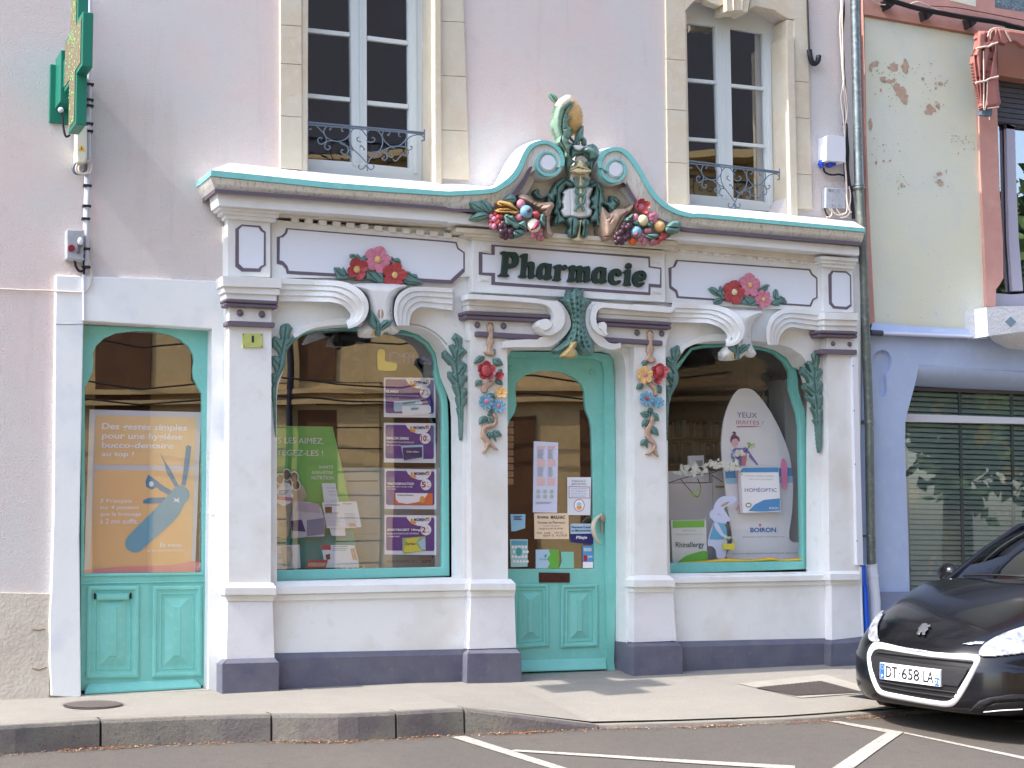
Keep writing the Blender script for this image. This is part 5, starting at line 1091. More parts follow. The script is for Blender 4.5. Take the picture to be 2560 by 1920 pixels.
garland('flower_garland', [(zB([(100, 410), (200, 365), (290, 390), (360, 450), (380, 500), (380, 400), (410, 335), (460, 390), (470, 520), (560, 660), (560, 700), (450, 690), (400, 620), (280, 590), (170, 520)]), [zB([(120, 410), (430, 620)]), zB([(410, 350), (470, 620)])]),
    (zB([(230, 740), (290, 660), (380, 640), (470, 680), (490, 730), (420, 810), (300, 815), (230, 795)]), [zB([(250, 780), (460, 700)])]),
    (zB([(860, 780), (980, 700), (1020, 620), (1160, 640), (1300, 660), (1380, 740), (1380, 850), (1200, 850), (1020, 830), (860, 810)]), [zB([(1000, 660), (1120, 800)]), zB([(1180, 820), (1320, 720)])]),
    (zB([(1390, 420), (1480, 340), (1580, 295), (1665, 325), (1620, 370), (1600, 440), (1500, 500), (1400, 510), (1350, 480)]), [zB([(1380, 470), (1640, 330)])]),
    (zB([(1810, 410), (1870, 480), (1880, 600), (1950, 600), (2040, 650), (2090, 760), (2060, 800), (1960, 770), (1900, 790), (1900, 850), (1780, 850), (1690, 820), (1700, 740), (1780, 690), (1740, 620), (1735, 540), (1760, 470)]), [zB([(1810, 430), (1800, 680)]), zB([(1800, 700), (1950, 650), (2070, 780)])])],
   [(zB(1140, 330), 31, ROSE, CEN, 5, -.175, (0, 0), .2, .3), (zB(745, 510), 32, RED, PALEY, 5, -.18, (0, 0), .24, .2), (zB(1480, 690), 24, ROSE, CEN, 5, -.18, (0, .1), .22, .3)], -.15)

# ------------------------------------------------------------------ hanging ribbons with flowers on the middle pilasters
z8 = crop(1180, 800, 90/439); z9 = crop(1580, 820, 100/503)
def hang(name, ribs, leaves, flowers, berries=()):
    y = YP-.008; root = empty(name, P(*ribs[0], y), parent=BLD)
    mb = MB()
    for k, (poly) in enumerate(ribs[1:]): mb.relief(poly, y, .03, ROPE, r_=5, step=.75, gd=.3, back=.01)
    mb.build('ribbon', root)
    for a, b, w_ in leaves: mb = MB(); mb.leaf(a, b, w_, y-.004, LEAF, h=.022); mb.build('leaf', root)
    for (c, r_, m_, cm, n, dy, tilt, cs, cup, k) in flowers:
        mb = MB(); mb.flower(c, y-.03+dy, r_, m_, cm, n, tilt, .03, cs, .3, cup)
        if k:
            for j in range(3): mb.ball(P(c[0], c[1], y-.04)+Vector((math.cos(j*2.1)*.012, -.012-.008*j, math.sin(j*2.1)*.012)), r_*.5*sc(*c, y), m_, (1, .5, .9), 8)
        mb.build('flower', root)
    return root
hang('flower_drop', [z8(225, 100), z8([(180, 60), (225, 30), (262, 70), (270, 130), (265, 230), (275, 270), (255, 310), (245, 340), (275, 380), (280, 430), (240, 445), (170, 430), (145, 390), (160, 370), (190, 380), (195, 330), (175, 290), (185, 230), (195, 160)]),
    z8([(180, 760), (240, 730), (295, 760), (250, 800), (200, 840), (190, 880), (160, 900), (120, 880), (108, 840), (130, 790)]),
    z8([(235, 1150), (280, 1130), (310, 1170), (318, 1240), (290, 1300), (230, 1320), (180, 1330), (170, 1370), (190, 1420), (230, 1480), (330, 1590), (290, 1585), (225, 1530), (200, 1560), (170, 1615), (125, 1625), (160, 1560), (165, 1500), (115, 1440), (110, 1370), (130, 1290), (200, 1260), (260, 1250), (275, 1200)])],
   [(z8(240, 440), z8(285, 345), 6), (z8(160, 440), z8(25, 530), 9), (z8(260, 470), z8(385, 550), 11), (z8(120, 730), z8(45, 810), 8), (z8(300, 700), z8(378, 795), 8), (z8(200, 900), z8(290, 960), 10), (z8(330, 600), z8(375, 640), 7),
    (z8(180, 1170), z8(90, 1275), 9), (z8(190, 1180), z8(285, 1285), 8), (z8(250, 1360), z8(200, 1455), 8), (z8(260, 1350), z8(370, 1415), 9), (z8(200, 1170), z8(250, 1080), 5), (z8(265, 1390), z8(303, 1490), 2)],
   [(z8(165, 620), 25, RED, RED, 5, 0, (0, 0), .3, .9, 1), (z8(320, 680), 11, RED, RED, 4, .0, (.2, 0), .3, .9, 0), (z8(345, 885), 15, GOLD, GOLD, 5, 0.0, (.5, 0), .3, .6, 0), (z8(170, 995), 20, BLUE, ROSE, 9, -.005, (0, 0), .3, .3, 0), (z8(320, 1050), 17, BLUE, ROSE, 8, 0, (.4, 0), .3, .3, 0)])
hang('flower_drop', [z9(230, 80), z9([(188, 60), (230, 28), (270, 70), (272, 150), (265, 230), (285, 270), (260, 320), (250, 350), (300, 380), (300, 430), (240, 450), (170, 410), (180, 370), (200, 340), (180, 290), (190, 240), (205, 180)]),
    z9([(190, 700), (250, 670), (310, 720), (330, 800), (320, 860), (280, 850), (270, 780), (230, 740)]),
    z9([(240, 1100), (280, 1110), (300, 1040), (290, 1130), (270, 1220), (240, 1290), (230, 1360), (290, 1420), (315, 1480), (310, 1540), (340, 1625), (300, 1600), (280, 1560), (230, 1600), (170, 1590), (200, 1560), (250, 1520), (265, 1470), (200, 1420), (165, 1360), (165, 1270), (220, 1180)])],
   [(z9(200, 450), z9(120, 430), 8), (z9(150, 710), z9(60, 770), 8), (z9(320, 710), z9(375, 825), 9), (z9(220, 1110), z9(105, 1065), 9), (z9(250, 1060), z9(345, 1170), 10), (z9(220, 1150), z9(130, 1240), 8), (z9(250, 1230), z9(340, 1355), 9), (z9(200, 1400), z9(115, 1485), 8), (z9(190, 1430), z9(200, 1520), 2), (z9(220, 1000), z9(270, 1080), 7)],
   [(z9(160, 590), 23, GOLD, ROSE, 6, 0, (0, 0), .22, .3, 0), (z9(335, 545), 20, RED, RED, 5, 0, (.4, 0), .3, .9, 1), (z9(310, 660), 10, RED, RED, 4, .01, (.2, 0), .3, .9, 0), (z9(182, 890), 20, BLUE, RED, 9, -.005, (0, 0), .24, .3, 0), (z9(325, 935), 15, BLUE, BLUE, 8, 0, (.3, 0), .3, .3, 0)])

# ------------------------------------------------------------------ crest: mask, staff, horns of plenty, bud finial
zC = crop(1330, 360, 230/1526); zH = crop(1170, 480, 230/2212); zK = crop(1500, 480, 210/2212); zF = crop(1380, 230, 120/1171)
YG = -.26
CREST = empty('crest', P(1450, 600, -.2), parent=BLD)
mb = MB(); mb.relief(smooth(zC([(610, 480), (620, 380), (680, 330), (700, 200), (800, 150), (940, 200), (980, 380), (970, 560), (960, 620), (880, 700), (1020, 700), (1000, 800), (960, 900), (990, 960), (960, 1050), (1010, 1090), (990, 1190), (920, 1230), (800, 1250), (640, 1230), (520, 1230), (460, 1110), (500, 1050), (480, 960), (510, 850), (490, 800), (600, 720), (700, 700), (600, 600)]), 3, True), -.2, .13, WHITE, r_=9, step=.9, lines=[zC([(640, 760), (650, 1200)]), zC([(900, 760), (890, 1200)])], gd=.1); mb.build('plaque', CREST)
for pl_p in ([(430, -30), (560, -50), (640, -30), (690, 20), (640, 90), (640, 170), (700, 200), (670, 250), (720, 290), (660, 340), (625, 400), (610, 480), (600, 545), (575, 420), (545, 250), (510, 130)], [(1010, -10), (1090, 60), (1110, 120), (1080, 220), (1050, 300), (1010, 420), (985, 560), (970, 420), (900, 340), (870, 290), (930, 300), (960, 250), (930, 190), (960, 100), (900, 40)], [(640, 90), (700, 30), (760, 90), (830, 110), (890, 60), (960, 110), (1010, 200), (940, 240), (860, 180), (820, 165), (740, 190), (690, 230), (640, 230)]):
    mb = MB(); mb.relief(smooth(zC(pl_p), 2, True), -.31, .07, LEAF, r_=8, step=.85, lines=[zC([pl_p[0], pl_p[len(pl_p)//2]])], gd=.25, gw=2.2); mb.build('hood_leaf', CREST)
mb = MB(); mb.relief(smooth(zC([(680, 10), (840, 20), (870, 60), (800, 120), (700, 90)]), 3, True), -.33, .06, WHITE, r_=6, step=.9); mb.build('brow', CREST)
mb = MB(); mb.relief(smooth(zC([(780, 255), (830, 260), (880, 330), (880, 370), (980, 420), (985, 470), (900, 500), (830, 500), (790, 510), (700, 490), (620, 460), (630, 400), (720, 370), (740, 320)]), 3, True), -.32, .09, PALEY, r_=7, step=.8, lines=[zC([(640, 440), (760, 390), (840, 410), (960, 430)])]); mb.build('mask', CREST)
mb = MB(); mb.relief(zC([(780, 500), (830, 500), (850, 700), (840, 900), (825, 1120), (795, 1130), (775, 900), (770, 700)]), -.32, .035, PALEY, r_=4, step=.8); mb.build('staff', CREST)
def sn(pts, rr): 
    mb.tube([P(a, b, -.352) for a, b in smooth(zC(pts), 4)], rr, LEAF, 8)
mb = MB(); sn([(700, 590), (740, 560), (725, 620), (740, 700), (820, 710), (900, 690), (930, 620), (880, 570), (860, 575)], .014); sn([(740, 740), (730, 790), (770, 840), (850, 850), (870, 900), (850, 980), (790, 1010), (740, 1060), (718, 1110)], .013); sn([(860, 740), (870, 800), (820, 850), (750, 880), (735, 950), (780, 1010), (840, 1050), (862, 1120)], .013); mb.build('serpents', CREST)
mb = MB()
mb.relief(zC([(20, 820), (40, 760), (90, 730), (140, 780), (110, 770), (130, 830), (160, 880), (240, 840), (310, 800), (330, 740), (400, 620), (500, 550), (600, 550), (690, 600), (715, 670), (660, 735), (600, 710), (560, 690), (520, 760), (480, 820), (480, 900), (510, 960), (490, 1040), (450, 1090), (480, 1180), (580, 1260), (560, 1300), (490, 1320), (440, 1350), (350, 1350), (350, 1260), (390, 1190), (330, 1140), (390, 1030), (400, 930), (390, 870), (370, 980), (260, 970), (250, 880), (150, 920), (70, 900)]), -.23, .10, LEAF, r_=8, step=.9, lines=[zC([(690, 650), (560, 590), (420, 720), (430, 1000), (420, 1330)]), zC([(250, 860), (340, 960)]), zC([(60, 780), (140, 890)])], gd=.3)
mb.build('acanthus_scroll', CREST)
mb = MB()
mb.relief(zC([(945, 680), (950, 620), (1030, 600), (1130, 640), (1190, 760), (1200, 880), (1220, 950), (1300, 960), (1300, 870), (1290, 850), (1380, 870), (1460, 930), (1460, 1010), (1400, 1050), (1390, 1120), (1350, 1160), (1280, 1120), (1240, 1040), (1170, 1010), (1200, 1100), (1235, 1180), (1150, 1190), (1200, 1290), (1180, 1370), (1110, 1400), (1060, 1360), (1060, 1290), (970, 1310), (960, 1230), (1010, 1160), (1030, 1100), (950, 1060), (1000, 1000), (965, 910), (1030, 840), (1050, 720), (1000, 740), (960, 745)]), -.23, .10, LEAF, r_=8, step=.9, lines=[zC([(960, 700), (1060, 640), (1120, 800), (1100, 1050), (1120, 1360)]), zC([(1180, 980), (1350, 1120)]), zC([(1330, 890), (1420, 1000)])], gd=.3)
mb.build('acanthus_scroll', CREST)
mb = MB()
mb.relief(smooth(zC([(590, 1230), (680, 1200), (780, 1260), (800, 1340), (760, 1420), (750, 1500), (650, 1560), (600, 1530), (580, 1450), (620, 1380), (580, 1300)]), 3, True), -.26, .12, LEAF, r_=9, step=.9, lines=[zC([(680, 1220), (660, 1540)])]); mb.relief(smooth(zC([(820, 1270), (900, 1240), (960, 1290), (960, 1350), (920, 1400), (920, 1530), (860, 1560), (820, 1500), (840, 1400), (820, 1340)]), 3, True), -.26, .12, LEAF, r_=9, step=.9, lines=[zC([(900, 1270), (870, 1540)])]); mb.build('bud_leaf', CREST)
mb = MB(); mb.relief(zC([(790, 1260), (840, 1250), (810, 1420), (800, 1550), (840, 1600), (780, 1625), (700, 1610), (665, 1570), (740, 1540), (770, 1420)]), -.29, .06, PALEY, r_=5, step=.9); mb.build('pistil', CREST)
# finial bud above
mb = MB(); c = P(*zF(400, 560), -.26)
rows = []; NT, NR = 26, 22
for i in range(NR+1):
    t = i/NR; row = []; r_ = (.5-.5*math.cos(math.pi*min(1, t*1.04)))**.5 if False else math.sin(math.pi*(.06+.88*t))**.75
    cc = P(*zF(420-40*t if t > .5 else 480-160*t, 1050-(1050-110)*t), -.28)
    for j in range(NT):
        a = 2*math.pi*j/NT; k = r_*.112*(1+.10*math.cos(a*9+i*1.57)*abs(math.sin(i*1.2))); row.append(cc+Vector((math.cos(a)*k*1.0, math.sin(a)*k, 0)))
    rows.append(row)
mb.quads(rows, GOLD, True, close=True); mb.add(rows[0], [tuple(range(NT))], GOLD); mb.add(rows[-1], [tuple(range(NT))], GOLD)
FIN = mb.build('bud_finial', BLD)
mb = MB(); mb.relief(smooth(zF([(160, 1180), (60, 980), (30, 780), (50, 520), (110, 320), (200, 170), (320, 75), (450, 75), (510, 160), (545, 230), (520, 290), (540, 340), (390, 550), (470, 570), (590, 580), (440, 700), (400, 820), (520, 850), (480, 960), (500, 1050), (400, 1180), (280, 1260)]), 2, True), -.33, .10, LEAFL, r_=14, step=.8, lines=[smooth(zF([(270, 1030), (240, 850), (270, 600), (340, 400)]), 3), zF([(450, 300), (300, 450)]), zF([(560, 590), (330, 640)]), zF([(460, 850), (300, 900)])], gd=.2, back=.03); mb.build('sheath_leaf', FIN)
mb = MB(); mb.relief(smooth(zF([(120, 290), (210, 160), (330, 75), (450, 75), (510, 160), (545, 230), (450, 290), (330, 380), (240, 450), (180, 420)]), 3, True), -.365, .075, IVORY, r_=12, step=.8, back=.02); mb.build('bleached_tip', FIN)
mb = MB(); mb.leaf(zF(150, 280), zF(-90, -10), 8, -.26, LEAFL, h=.03); mb.build('leaf_tip', FIN)
mb = MB()
mb.relief(smooth(zF([(90, 1240), (170, 1060), (250, 1010), (350, 1100), (420, 1190), (400, 1260), (480, 1270), (430, 1420), (420, 1600), (300, 1600), (280, 1440), (180, 1330)]), 2, True), -.36, .09, LEAFL, r_=10, step=.8, lines=[zF([(250, 1040), (230, 1200), (380, 1500)])], gd=.25)
mb.relief(smooth(zF([(600, 1280), (590, 1100), (620, 1000), (700, 880), (770, 800), (780, 950), (770, 1080), (840, 1150), (850, 1300), (760, 1300), (740, 1180), (690, 1200), (680, 1290)]), 2, True), -.33, .07, LEAF, r_=7, step=.8, lines=[zF([(640, 1020), (640, 1260)]), zF([(800, 1120), (800, 1280)])], gd=.3)
mb.relief(smooth(zF([(830, 1320), (950, 1330), (1080, 1400), (1130, 1500), (1090, 1640), (940, 1640), (900, 1520), (760, 1440)]), 2, True), -.36, .08, LEAF, r_=9, step=.8, gd=.25)
mb.relief(smooth(zF([(440, 1280), (540, 1230), (380, 1060), (420, 1040), (600, 1270)]), 2, True), -.34, .05, LEAF, r_=5, step=.8)
mb.build('calyx', FIN)
# horns of plenty
P0_ = P
def P(px, py, y=0.0): return P0_(px, py, y-.08)
def fruit(mb, c, r_, m_, y=-.33, sq=(1, .8, 1), n=10, **k): mb.ball(P(*c, y), r_*sc(*c, y), m_, sq, n, **k)
HL = empty('horn_of_plenty', P(*zH(1300, 600), -.2), parent=BLD)
mb = MB(); mb.relief(smooth(zH([(1190, 100), (1300, 30), (1450, 80), (1600, 220), (1780, 250), (2000, 230), (2080, 320), (2000, 500), (1960, 700), (2000, 900), (2060, 1020), (1980, 1090), (1860, 1060), (1800, 930), (1850, 750), (1800, 560), (1640, 400), (1450, 300), (1250, 230)]), 3, True), -.22, .13, ROPE, r_=16, step=1.0, lines=[zH([(1520, 300), (1620, 230)]), zH([(1700, 400), (1790, 330)]), zH([(1780, 480), (1870, 420)]), zH([(1860, 620), (1960, 560)]), zH([(1600, 340), (1700, 270)])], gd=.3); mb.build('horn', HL)
def cluster(parent, name, m_, pts, r_, y=-.33):
    mb = MB()
    for (u, v) in pts: fruit(mb, (u, v), r_*random.uniform(.9, 1.1), m_, y-random.uniform(0, .03), n=8)
    mb.build(name, parent)
cluster(HL, 'dark_grapes', GRAPE, zH([(760, 880), (820, 960), (820, 1040), (880, 840), (900, 930), (930, 1030), (900, 1080), (980, 870), (1010, 960), (1040, 1050), (1060, 900), (850, 760), (800, 820)]), 8.5)
cluster(HL, 'pink_grapes', GRAPEP, zH([(1560, 1000), (1620, 1010), (1560, 1080), (1700, 960), (1740, 1020), (1700, 1100), (1760, 1120), (1740, 930)]), 7.5)
mb = MB()
for i in range(26): u, v = zH(random.uniform(540, 800), random.uniform(540, 860)); fruit(mb, (u, v), random.uniform(5.5, 8), random.choice((RED, RED, ROSE)), -.31-random.uniform(0, .03), n=6, bump=.1, fr=3)
mb.build('red_flower_head', HL)
mb = MB(); fruit(mb, zH(1405, 475), 16.5, BLUE, -.37, n=14); fruit(mb, zH(1470, 440), 5, PURP, -.43, n=6, bump=.5, fr=5); mb.build('blue_fruit', HL)
mb = MB(); fruit(mb, zH(1630, 560), 11, RED, -.34); mb.build('apple', HL)
mb = MB(); fruit(mb, zH(1220, 610), 9.5, ROSE, -.35); mb.build('apple', HL); mb = MB(); fruit(mb, zH(1270, 290), 12, ROSE, -.33); mb.build('apple', HL)
mb = MB(); fruit(mb, zH(1580, 810), 17.5, IVORY, -.36, n=14); mb.build('pomegranate', HL)
mb = MB(); mb.relief(zH([(1550, 880), (1620, 760), (1720, 660), (1740, 720), (1720, 820), (1650, 880), (1570, 910)]), -.40, .04, M('seed_red', (150, 50, 90), .4), r_=4, step=.7); mb.build('pomegranate_seeds', HL)
for pl_p in ([(640, 440), (760, 390), (960, 370), (1100, 430), (1230, 460), (1150, 560), (1000, 530), (780, 515), (690, 490)], [(690, 240), (800, 200), (960, 230), (1060, 270), (1140, 360), (1210, 440), (1100, 420), (930, 360), (760, 350)]):
    mb = MB(); mb.relief(smooth(zH(pl_p), 3, True), -.31, .06, M('wheat', (208, 164, 96), .5, [(110, .6, 'v')]), r_=6, step=.8, lines=[zH([(pl_p[0][0], pl_p[0][1]), (1150, 450)])]); mb.build('wheat_ear', HL)
for a, b, w_ in ((zH(420, 480), zH(40, 240), 13), (zH(560, 520), zH(320, 190), 12), (zH(520, 550), zH(70, 640), 12), (zH(1180, 180), zH(860, 180), 13)):
    mb = MB(); mb.leaf(a, b, w_, -.31, LEAF, h=.03); mb.build('leaf', HL)
for pl_p in ([(860, 560), (940, 520), (1010, 560), (1100, 560), (1120, 640), (1200, 740), (1290, 700), (1380, 680), (1400, 800), (1420, 900), (1330, 900), (1240, 860), (1200, 900), (1100, 880), (1040, 800), (960, 810), (900, 760), (880, 660)], [(1100, 920), (1260, 890), (1360, 960), (1300, 1060), (1160, 1080), (1080, 1020)], [(1750, 560), (1820, 520), (1850, 640), (1870, 760), (1840, 840), (1760, 780), (1730, 680)]):
    mb = MB(); mb.relief(smooth(zH(pl_p), 2, True), -.34, .05, LEAF, r_=6, step=.8, lines=[zH([pl_p[0], pl_p[len(pl_p)//2]])]); mb.build('leaf', HL)
HR = empty('horn_of_plenty', P(*zK(800, 700), -.2), parent=BLD)
mb = MB(); mb.relief(smooth(zK([(60, 380), (250, 560), (420, 440), (650, 430), (780, 370), (850, 300), (900, 330), (910, 420), (830, 540), (700, 640), (640, 780), (560, 900), (500, 1040), (400, 1180), (280, 1260), (130, 1280), (60, 1200), (20, 1060), (0, 700)]), 3, True), -.22, .12, ROPE, r_=22, step=1.0, lines=[smooth(zK([(120, 1180), (300, 1150), (450, 900), (560, 680), (760, 480)]), 3), zK([(200, 700), (280, 620)]), zK([(260, 800), (360, 640)])], gd=.2); mb.build('horn', HR)
cluster(HR, 'dark_grapes', GRAPE, zK([(420, 1200), (480, 1120), (560, 1060), (640, 1000), (720, 940), (780, 880), (700, 1080), (600, 1160), (520, 1240), (440, 1320), (570, 1320), (660, 1230), (740, 1160), (760, 1040), (660, 860), (820, 960), (620, 940)]), 8)
cluster(HR, 'pink_berries', GRAPEP, zK([(1230, 1030), (1290, 1020), (1110, 1160), (1060, 1230), (1180, 1280), (1160, 1350), (1390, 1290), (1440, 1330), (1360, 1340)]), 7.5)
cluster(HR, 'rose_buds', ROSE, zK([(1260, 620), (1330, 640), (1420, 590), (1460, 650), (1380, 730), (1420, 760), (1350, 700), (940, 640), (930, 700)]), 8)
cluster(HR, 'dark_red_flowers', RED, zK([(1640, 1130), (1710, 1140), (1680, 1180), (1600, 1230), (1540, 1270), (1520, 1310)]), 7)
mb = MB(); mb.flower(zK(1060, 400), -.31, 20, RED, ROSE, 4, (.1, 0), .05, .5, .4, 1); mb.build('flower', HR)
mb = MB(); fruit(mb, zK(1130, 750), 14.5, PALEY, -.35, n=12); mb.build('apple', HR)
mb = MB(); fruit(mb, zK(1560, 910), 15, GOLD, -.34, n=14, bump=.07, fr=9); mb.build('pine_apple', HR)
mb = MB(); fruit(mb, zK(960, 1050), 14.5, BLUE, -.36, n=12); mb.ball(P(*zK(960, 1120), -.40), .018, RED); mb.build('blue_fruit', HR)
mb = MB(); fruit(mb, zK(860, 1300), 11, M('orange_fruit', (214, 96, 48), .5), -.32, (1.1, .8, .9)); mb.build('orange', HR)
for pl_p in ([(680, 700), (800, 620), (880, 560), (840, 700), (740, 790), (690, 780)], [(1180, 1130), (1400, 1080), (1570, 1130), (1500, 1220), (1340, 1250), (1200, 1220)], [(880, 780), (1000, 740), (1050, 830), (1000, 880), (880, 850)], [(1260, 780), (1390, 780), (1400, 880), (1300, 940), (1230, 880)], [(1720, 920), (1860, 800), (1900, 760), (2060, 750), (2130, 820), (2120, 960), (2060, 1080), (1900, 1060), (1760, 1080), (1700, 1020)]):
    mb = MB(); mb.relief(smooth(zK(pl_p), 2, True), -.33, .06, LEAF, r_=7, step=.8, lines=[zK([pl_p[0], pl_p[len(pl_p)//2]])]); mb.build('leaf', HR)

P = P0_
# ------------------------------------------------------------------ posters and displays
def tx(mb, f, txt, l, t, r, b, y, m_, bold=0.0, shear=0):
    a = f(l, t); c = f(r, b); mb.text(txt, a[0], a[1], c[0], c[1], y, m_, bold, shear)
def qd(mb, f, pts, y, m_): mb.flat(f(pts), y, m_)
PAPER = M('paper_white', (224, 226, 236), .6); INK = M('ink_dark', (50, 50, 66), .7); PV = M('print_violet', (84, 48, 140), .5); PV2 = M('print_mauve', (120, 84, 150), .5)
OR = M('print_orange', (232, 160, 70), .5); REDP = M('print_red', (170, 50, 70), .5); LB = M('print_lightblue', (176, 204, 226), .5); TB = M('print_tealblue', (96, 164, 190), .5)
WI = M('print_white', (240, 240, 246), .5); GR = M('print_green', (104, 176, 70), .5); NAVY = M('print_navy', (40, 40, 104), .5); YEL = M('print_yellow', (222, 210, 80), .5); GREY = M('print_grey', (150, 154, 160), .6)
yp = YW+.045
z10 = crop(940, 930, 160/1062); z11 = crop(940, 1160, 160/983)
def offer(f, x0, x1, yt, yb, head, title, sub, sub2, price, cents, art, lab, sl=0.012):
    mb = MB(); W_ = x1-x0; H_ = yb-yt
    base = f([(x0, yt), (x1, yt+sl*W_), (x1, yb+sl*W_), (x0, yb)]); mb.prism(base, yp+.004, yp, PAPER)
    g = lambda u, v: (x0+u*W_, yt+v*H_+sl*u*W_)
    G_ = lambda L_: [f(*g(u, v)) for u, v in L_]
    mb.flat(G_([(.05, .05), (.94, .05), (.965, .09), (.965, .86), (.94, .9), (.05, .9), (.03, .86), (.03, .09)]), yp-.0015, PV)
    hd = [(.42, .0), (.43, .07), (.47, .14), (.55, .22), (.66, .27), (.76, .27), (.84, .22), (.89, .14), (.905, .07), (.905, .0)]
    mb.flat(G_(hd), yp-.003, WI); mb.flat(G_([(.505, .08), (.545, .08), (.55, .15), (.61, .16), (.61, .22), (.53, .225), (.505, .19)]), yp-.0045, OR); mb.flat(G_([(.81, .05), (.87, .05), (.87, .15), (.845, .15), (.845, .09), (.81, .09)]), yp-.0045, OR)
    def T_(t_, l, t, r, b, m_, bold=.0, k=.006):
        a = f(*g(l, t)); c = f(*g(r, b-sl*0)); bb = f(*g(l, b)); mb.text(t_, a[0], a[1], c[0], bb[1], yp-k, m_, bold)
    T_(head, .57, .075, .84, .15, NAVY, .03)
    T_(title[0], title[1], title[2], title[3], title[4], WI, .04)
    T_(sub[0], .05, sub[1], sub[2], sub[3], WI, .01)
    T_(sub2[0], .05, sub2[1], sub2[2], sub2[3], WI, .01)
    cx, cy = g(.8, price[1]); mb.flat(circ(*f(cx, cy), .105*W_*(160/1062 if f is z10 else 160/983), .14*H_*(160/1062 if f is z10 else 160/983), 22), yp-.0048, WI)
    T_(price[0], .8-.085, price[1]-.075, .8+(.0 if len(price[0]) < 2 else .025), price[1]+.075, REDP, .03); T_('€', .82, price[1]-.07, .845, price[1]-.02, REDP); T_(cents, .825, price[1]+.03, .87, price[1]+.075, REDP)
    for pl_, m_, k in art: mb.flat(G_(pl_), yp-k, m_)
    for t_, l, t, r, b, m_ in lab[1:]: T_(t_, l, t, r, b, m_, .02, .0085)
    mb.build('offer_poster', label=lab[0], cat='poster', group='violet offer posters in the left display window')
offer(z10, 132, 988, 88, 748, 'Offres', ('ELMEX', .045, .32, .29, .385), ('DENTIFRICE SENSITIVE PROFESSIONNEL', .43, .68, .46), ('LOT DE 2 x 75 ML', .5, .29, .53), ('7', .37), '95',
  [([(.19, .6), (.7, .56), (.745, .62), (.745, .7), (.7, .82), (.21, .86), (.19, .8)], LB, .006), ([(.35, .72), (.86, .67), (.91, .73), (.91, .87), (.85, .9), (.38, .96), (.35, .86)], WI, .0075), ([(.36, .62), (.62, .6), (.6, .65), (.36, .68)], TB, .0085), ([(.52, .76), (.68, .75), (.66, .8), (.53, .82)], TB, .009)],
  ('violet toothpaste offer poster, topmost of the four in the left window',))
offer(z10, 132, 988, 842, 1500, 'MOMENT', ('DAFLON 500MG', .05, .35, .48, .42), ('FRACTION FLAVONOIQUE', .465, .58, .51), ('60 comprimés', .545, .33, .585), ('10', .38), '50',
  [([(.33, .57), (.76, .54), (.765, .9), (.39, .97)], LB, .006), ([(.36, .62), (.74, .6), (.74, .86), (.385, .94)], NAVY, .0075)],
  ('violet offer poster with a dark blue box, second from the top', ('Daflon 500mg', .44, .70, .68, .755, WI)))
offer(z11, 132, 925, 72, 688, 'MOMENT', ('VOLTARENACTIGO', .05, .34, .57, .40), ('DICLOFENAC 1% GEL TUBE', .43, .54, .465), ('Tube de 60g', .49, .22, .525), ('5', .385), '99',
  [([(.2, .6), (.93, .595), (.93, .89), (.19, .89)], M('print_redorange', (226, 110, 60), .5), .006), ([(.21, .6), (.84, .6), (.78, .72), (.66, .82), (.44, .87), (.27, .84), (.22, .76)], WI, .0075), (circ(.73, .76, .05, .09, 12), OR, .0085)],
  ('violet offer poster with an orange and white box, third from the top', ('VoltarenActigo', .24, .63, .56, .69, INK)))
offer(z11, 132, 925, 782, 1388, 'MOMENT', ('ZYRTECSET 10mg', .04, .35, .69, .42), ('DICHLORHYDRATE DE CETIRIZINE', .455, .66, .495), ('7 COMPRIMES', .53, .29, .565), ('2', .365), '90',
  [([(.345, .58), (.79, .53), (.8, .88), (.38, .98), (.345, .92)], M('box_green', (150, 190, 130), .5), .006), ([(.42, .6), (.68, .55), (.6, .72), (.72, .9), (.42, .94), (.37, .93)], YEL, .0075), ([(.64, .68), (.78, .56), (.79, .86), (.72, .86)], LB, .008)],
  ('violet offer poster with a yellow allergy box, lowest of the four', ('Zyrtec', .40, .69, .60, .78, INK)))
mb = MB(); tx(mb, z11, 'MON PHARMACIEN', 170, 1478, 620, 1522, yp, INK, .0); tx(mb, z11, 'UPP', 715, 1470, 850, 1520, yp, INK, .02); mb.flat(z11([(850, 1420), (880, 1450), (870, 1405)]), yp, INK); mb.build('window_lettering', label='dark lettering stuck low on the left display window under the offer posters', cat='window lettering')
mb = MB(); f = cL
mb.flat(smooth(f([(1050, 350), (1065, 325), (1100, 325), (1115, 350), (1118, 425), (1190, 430), (1215, 450), (1215, 490), (1190, 507), (1080, 505), (1052, 480)]), 3, True), yp, YEL); tx(mb, f, 'Offres', 1140, 340, 1530, 440, yp, M('ghost_violet', (90, 76, 130), .6), .02); mb.build('window_lettering', label='yellow L shape with ghostly violet Offres lettering high on the left display window', cat='window lettering')
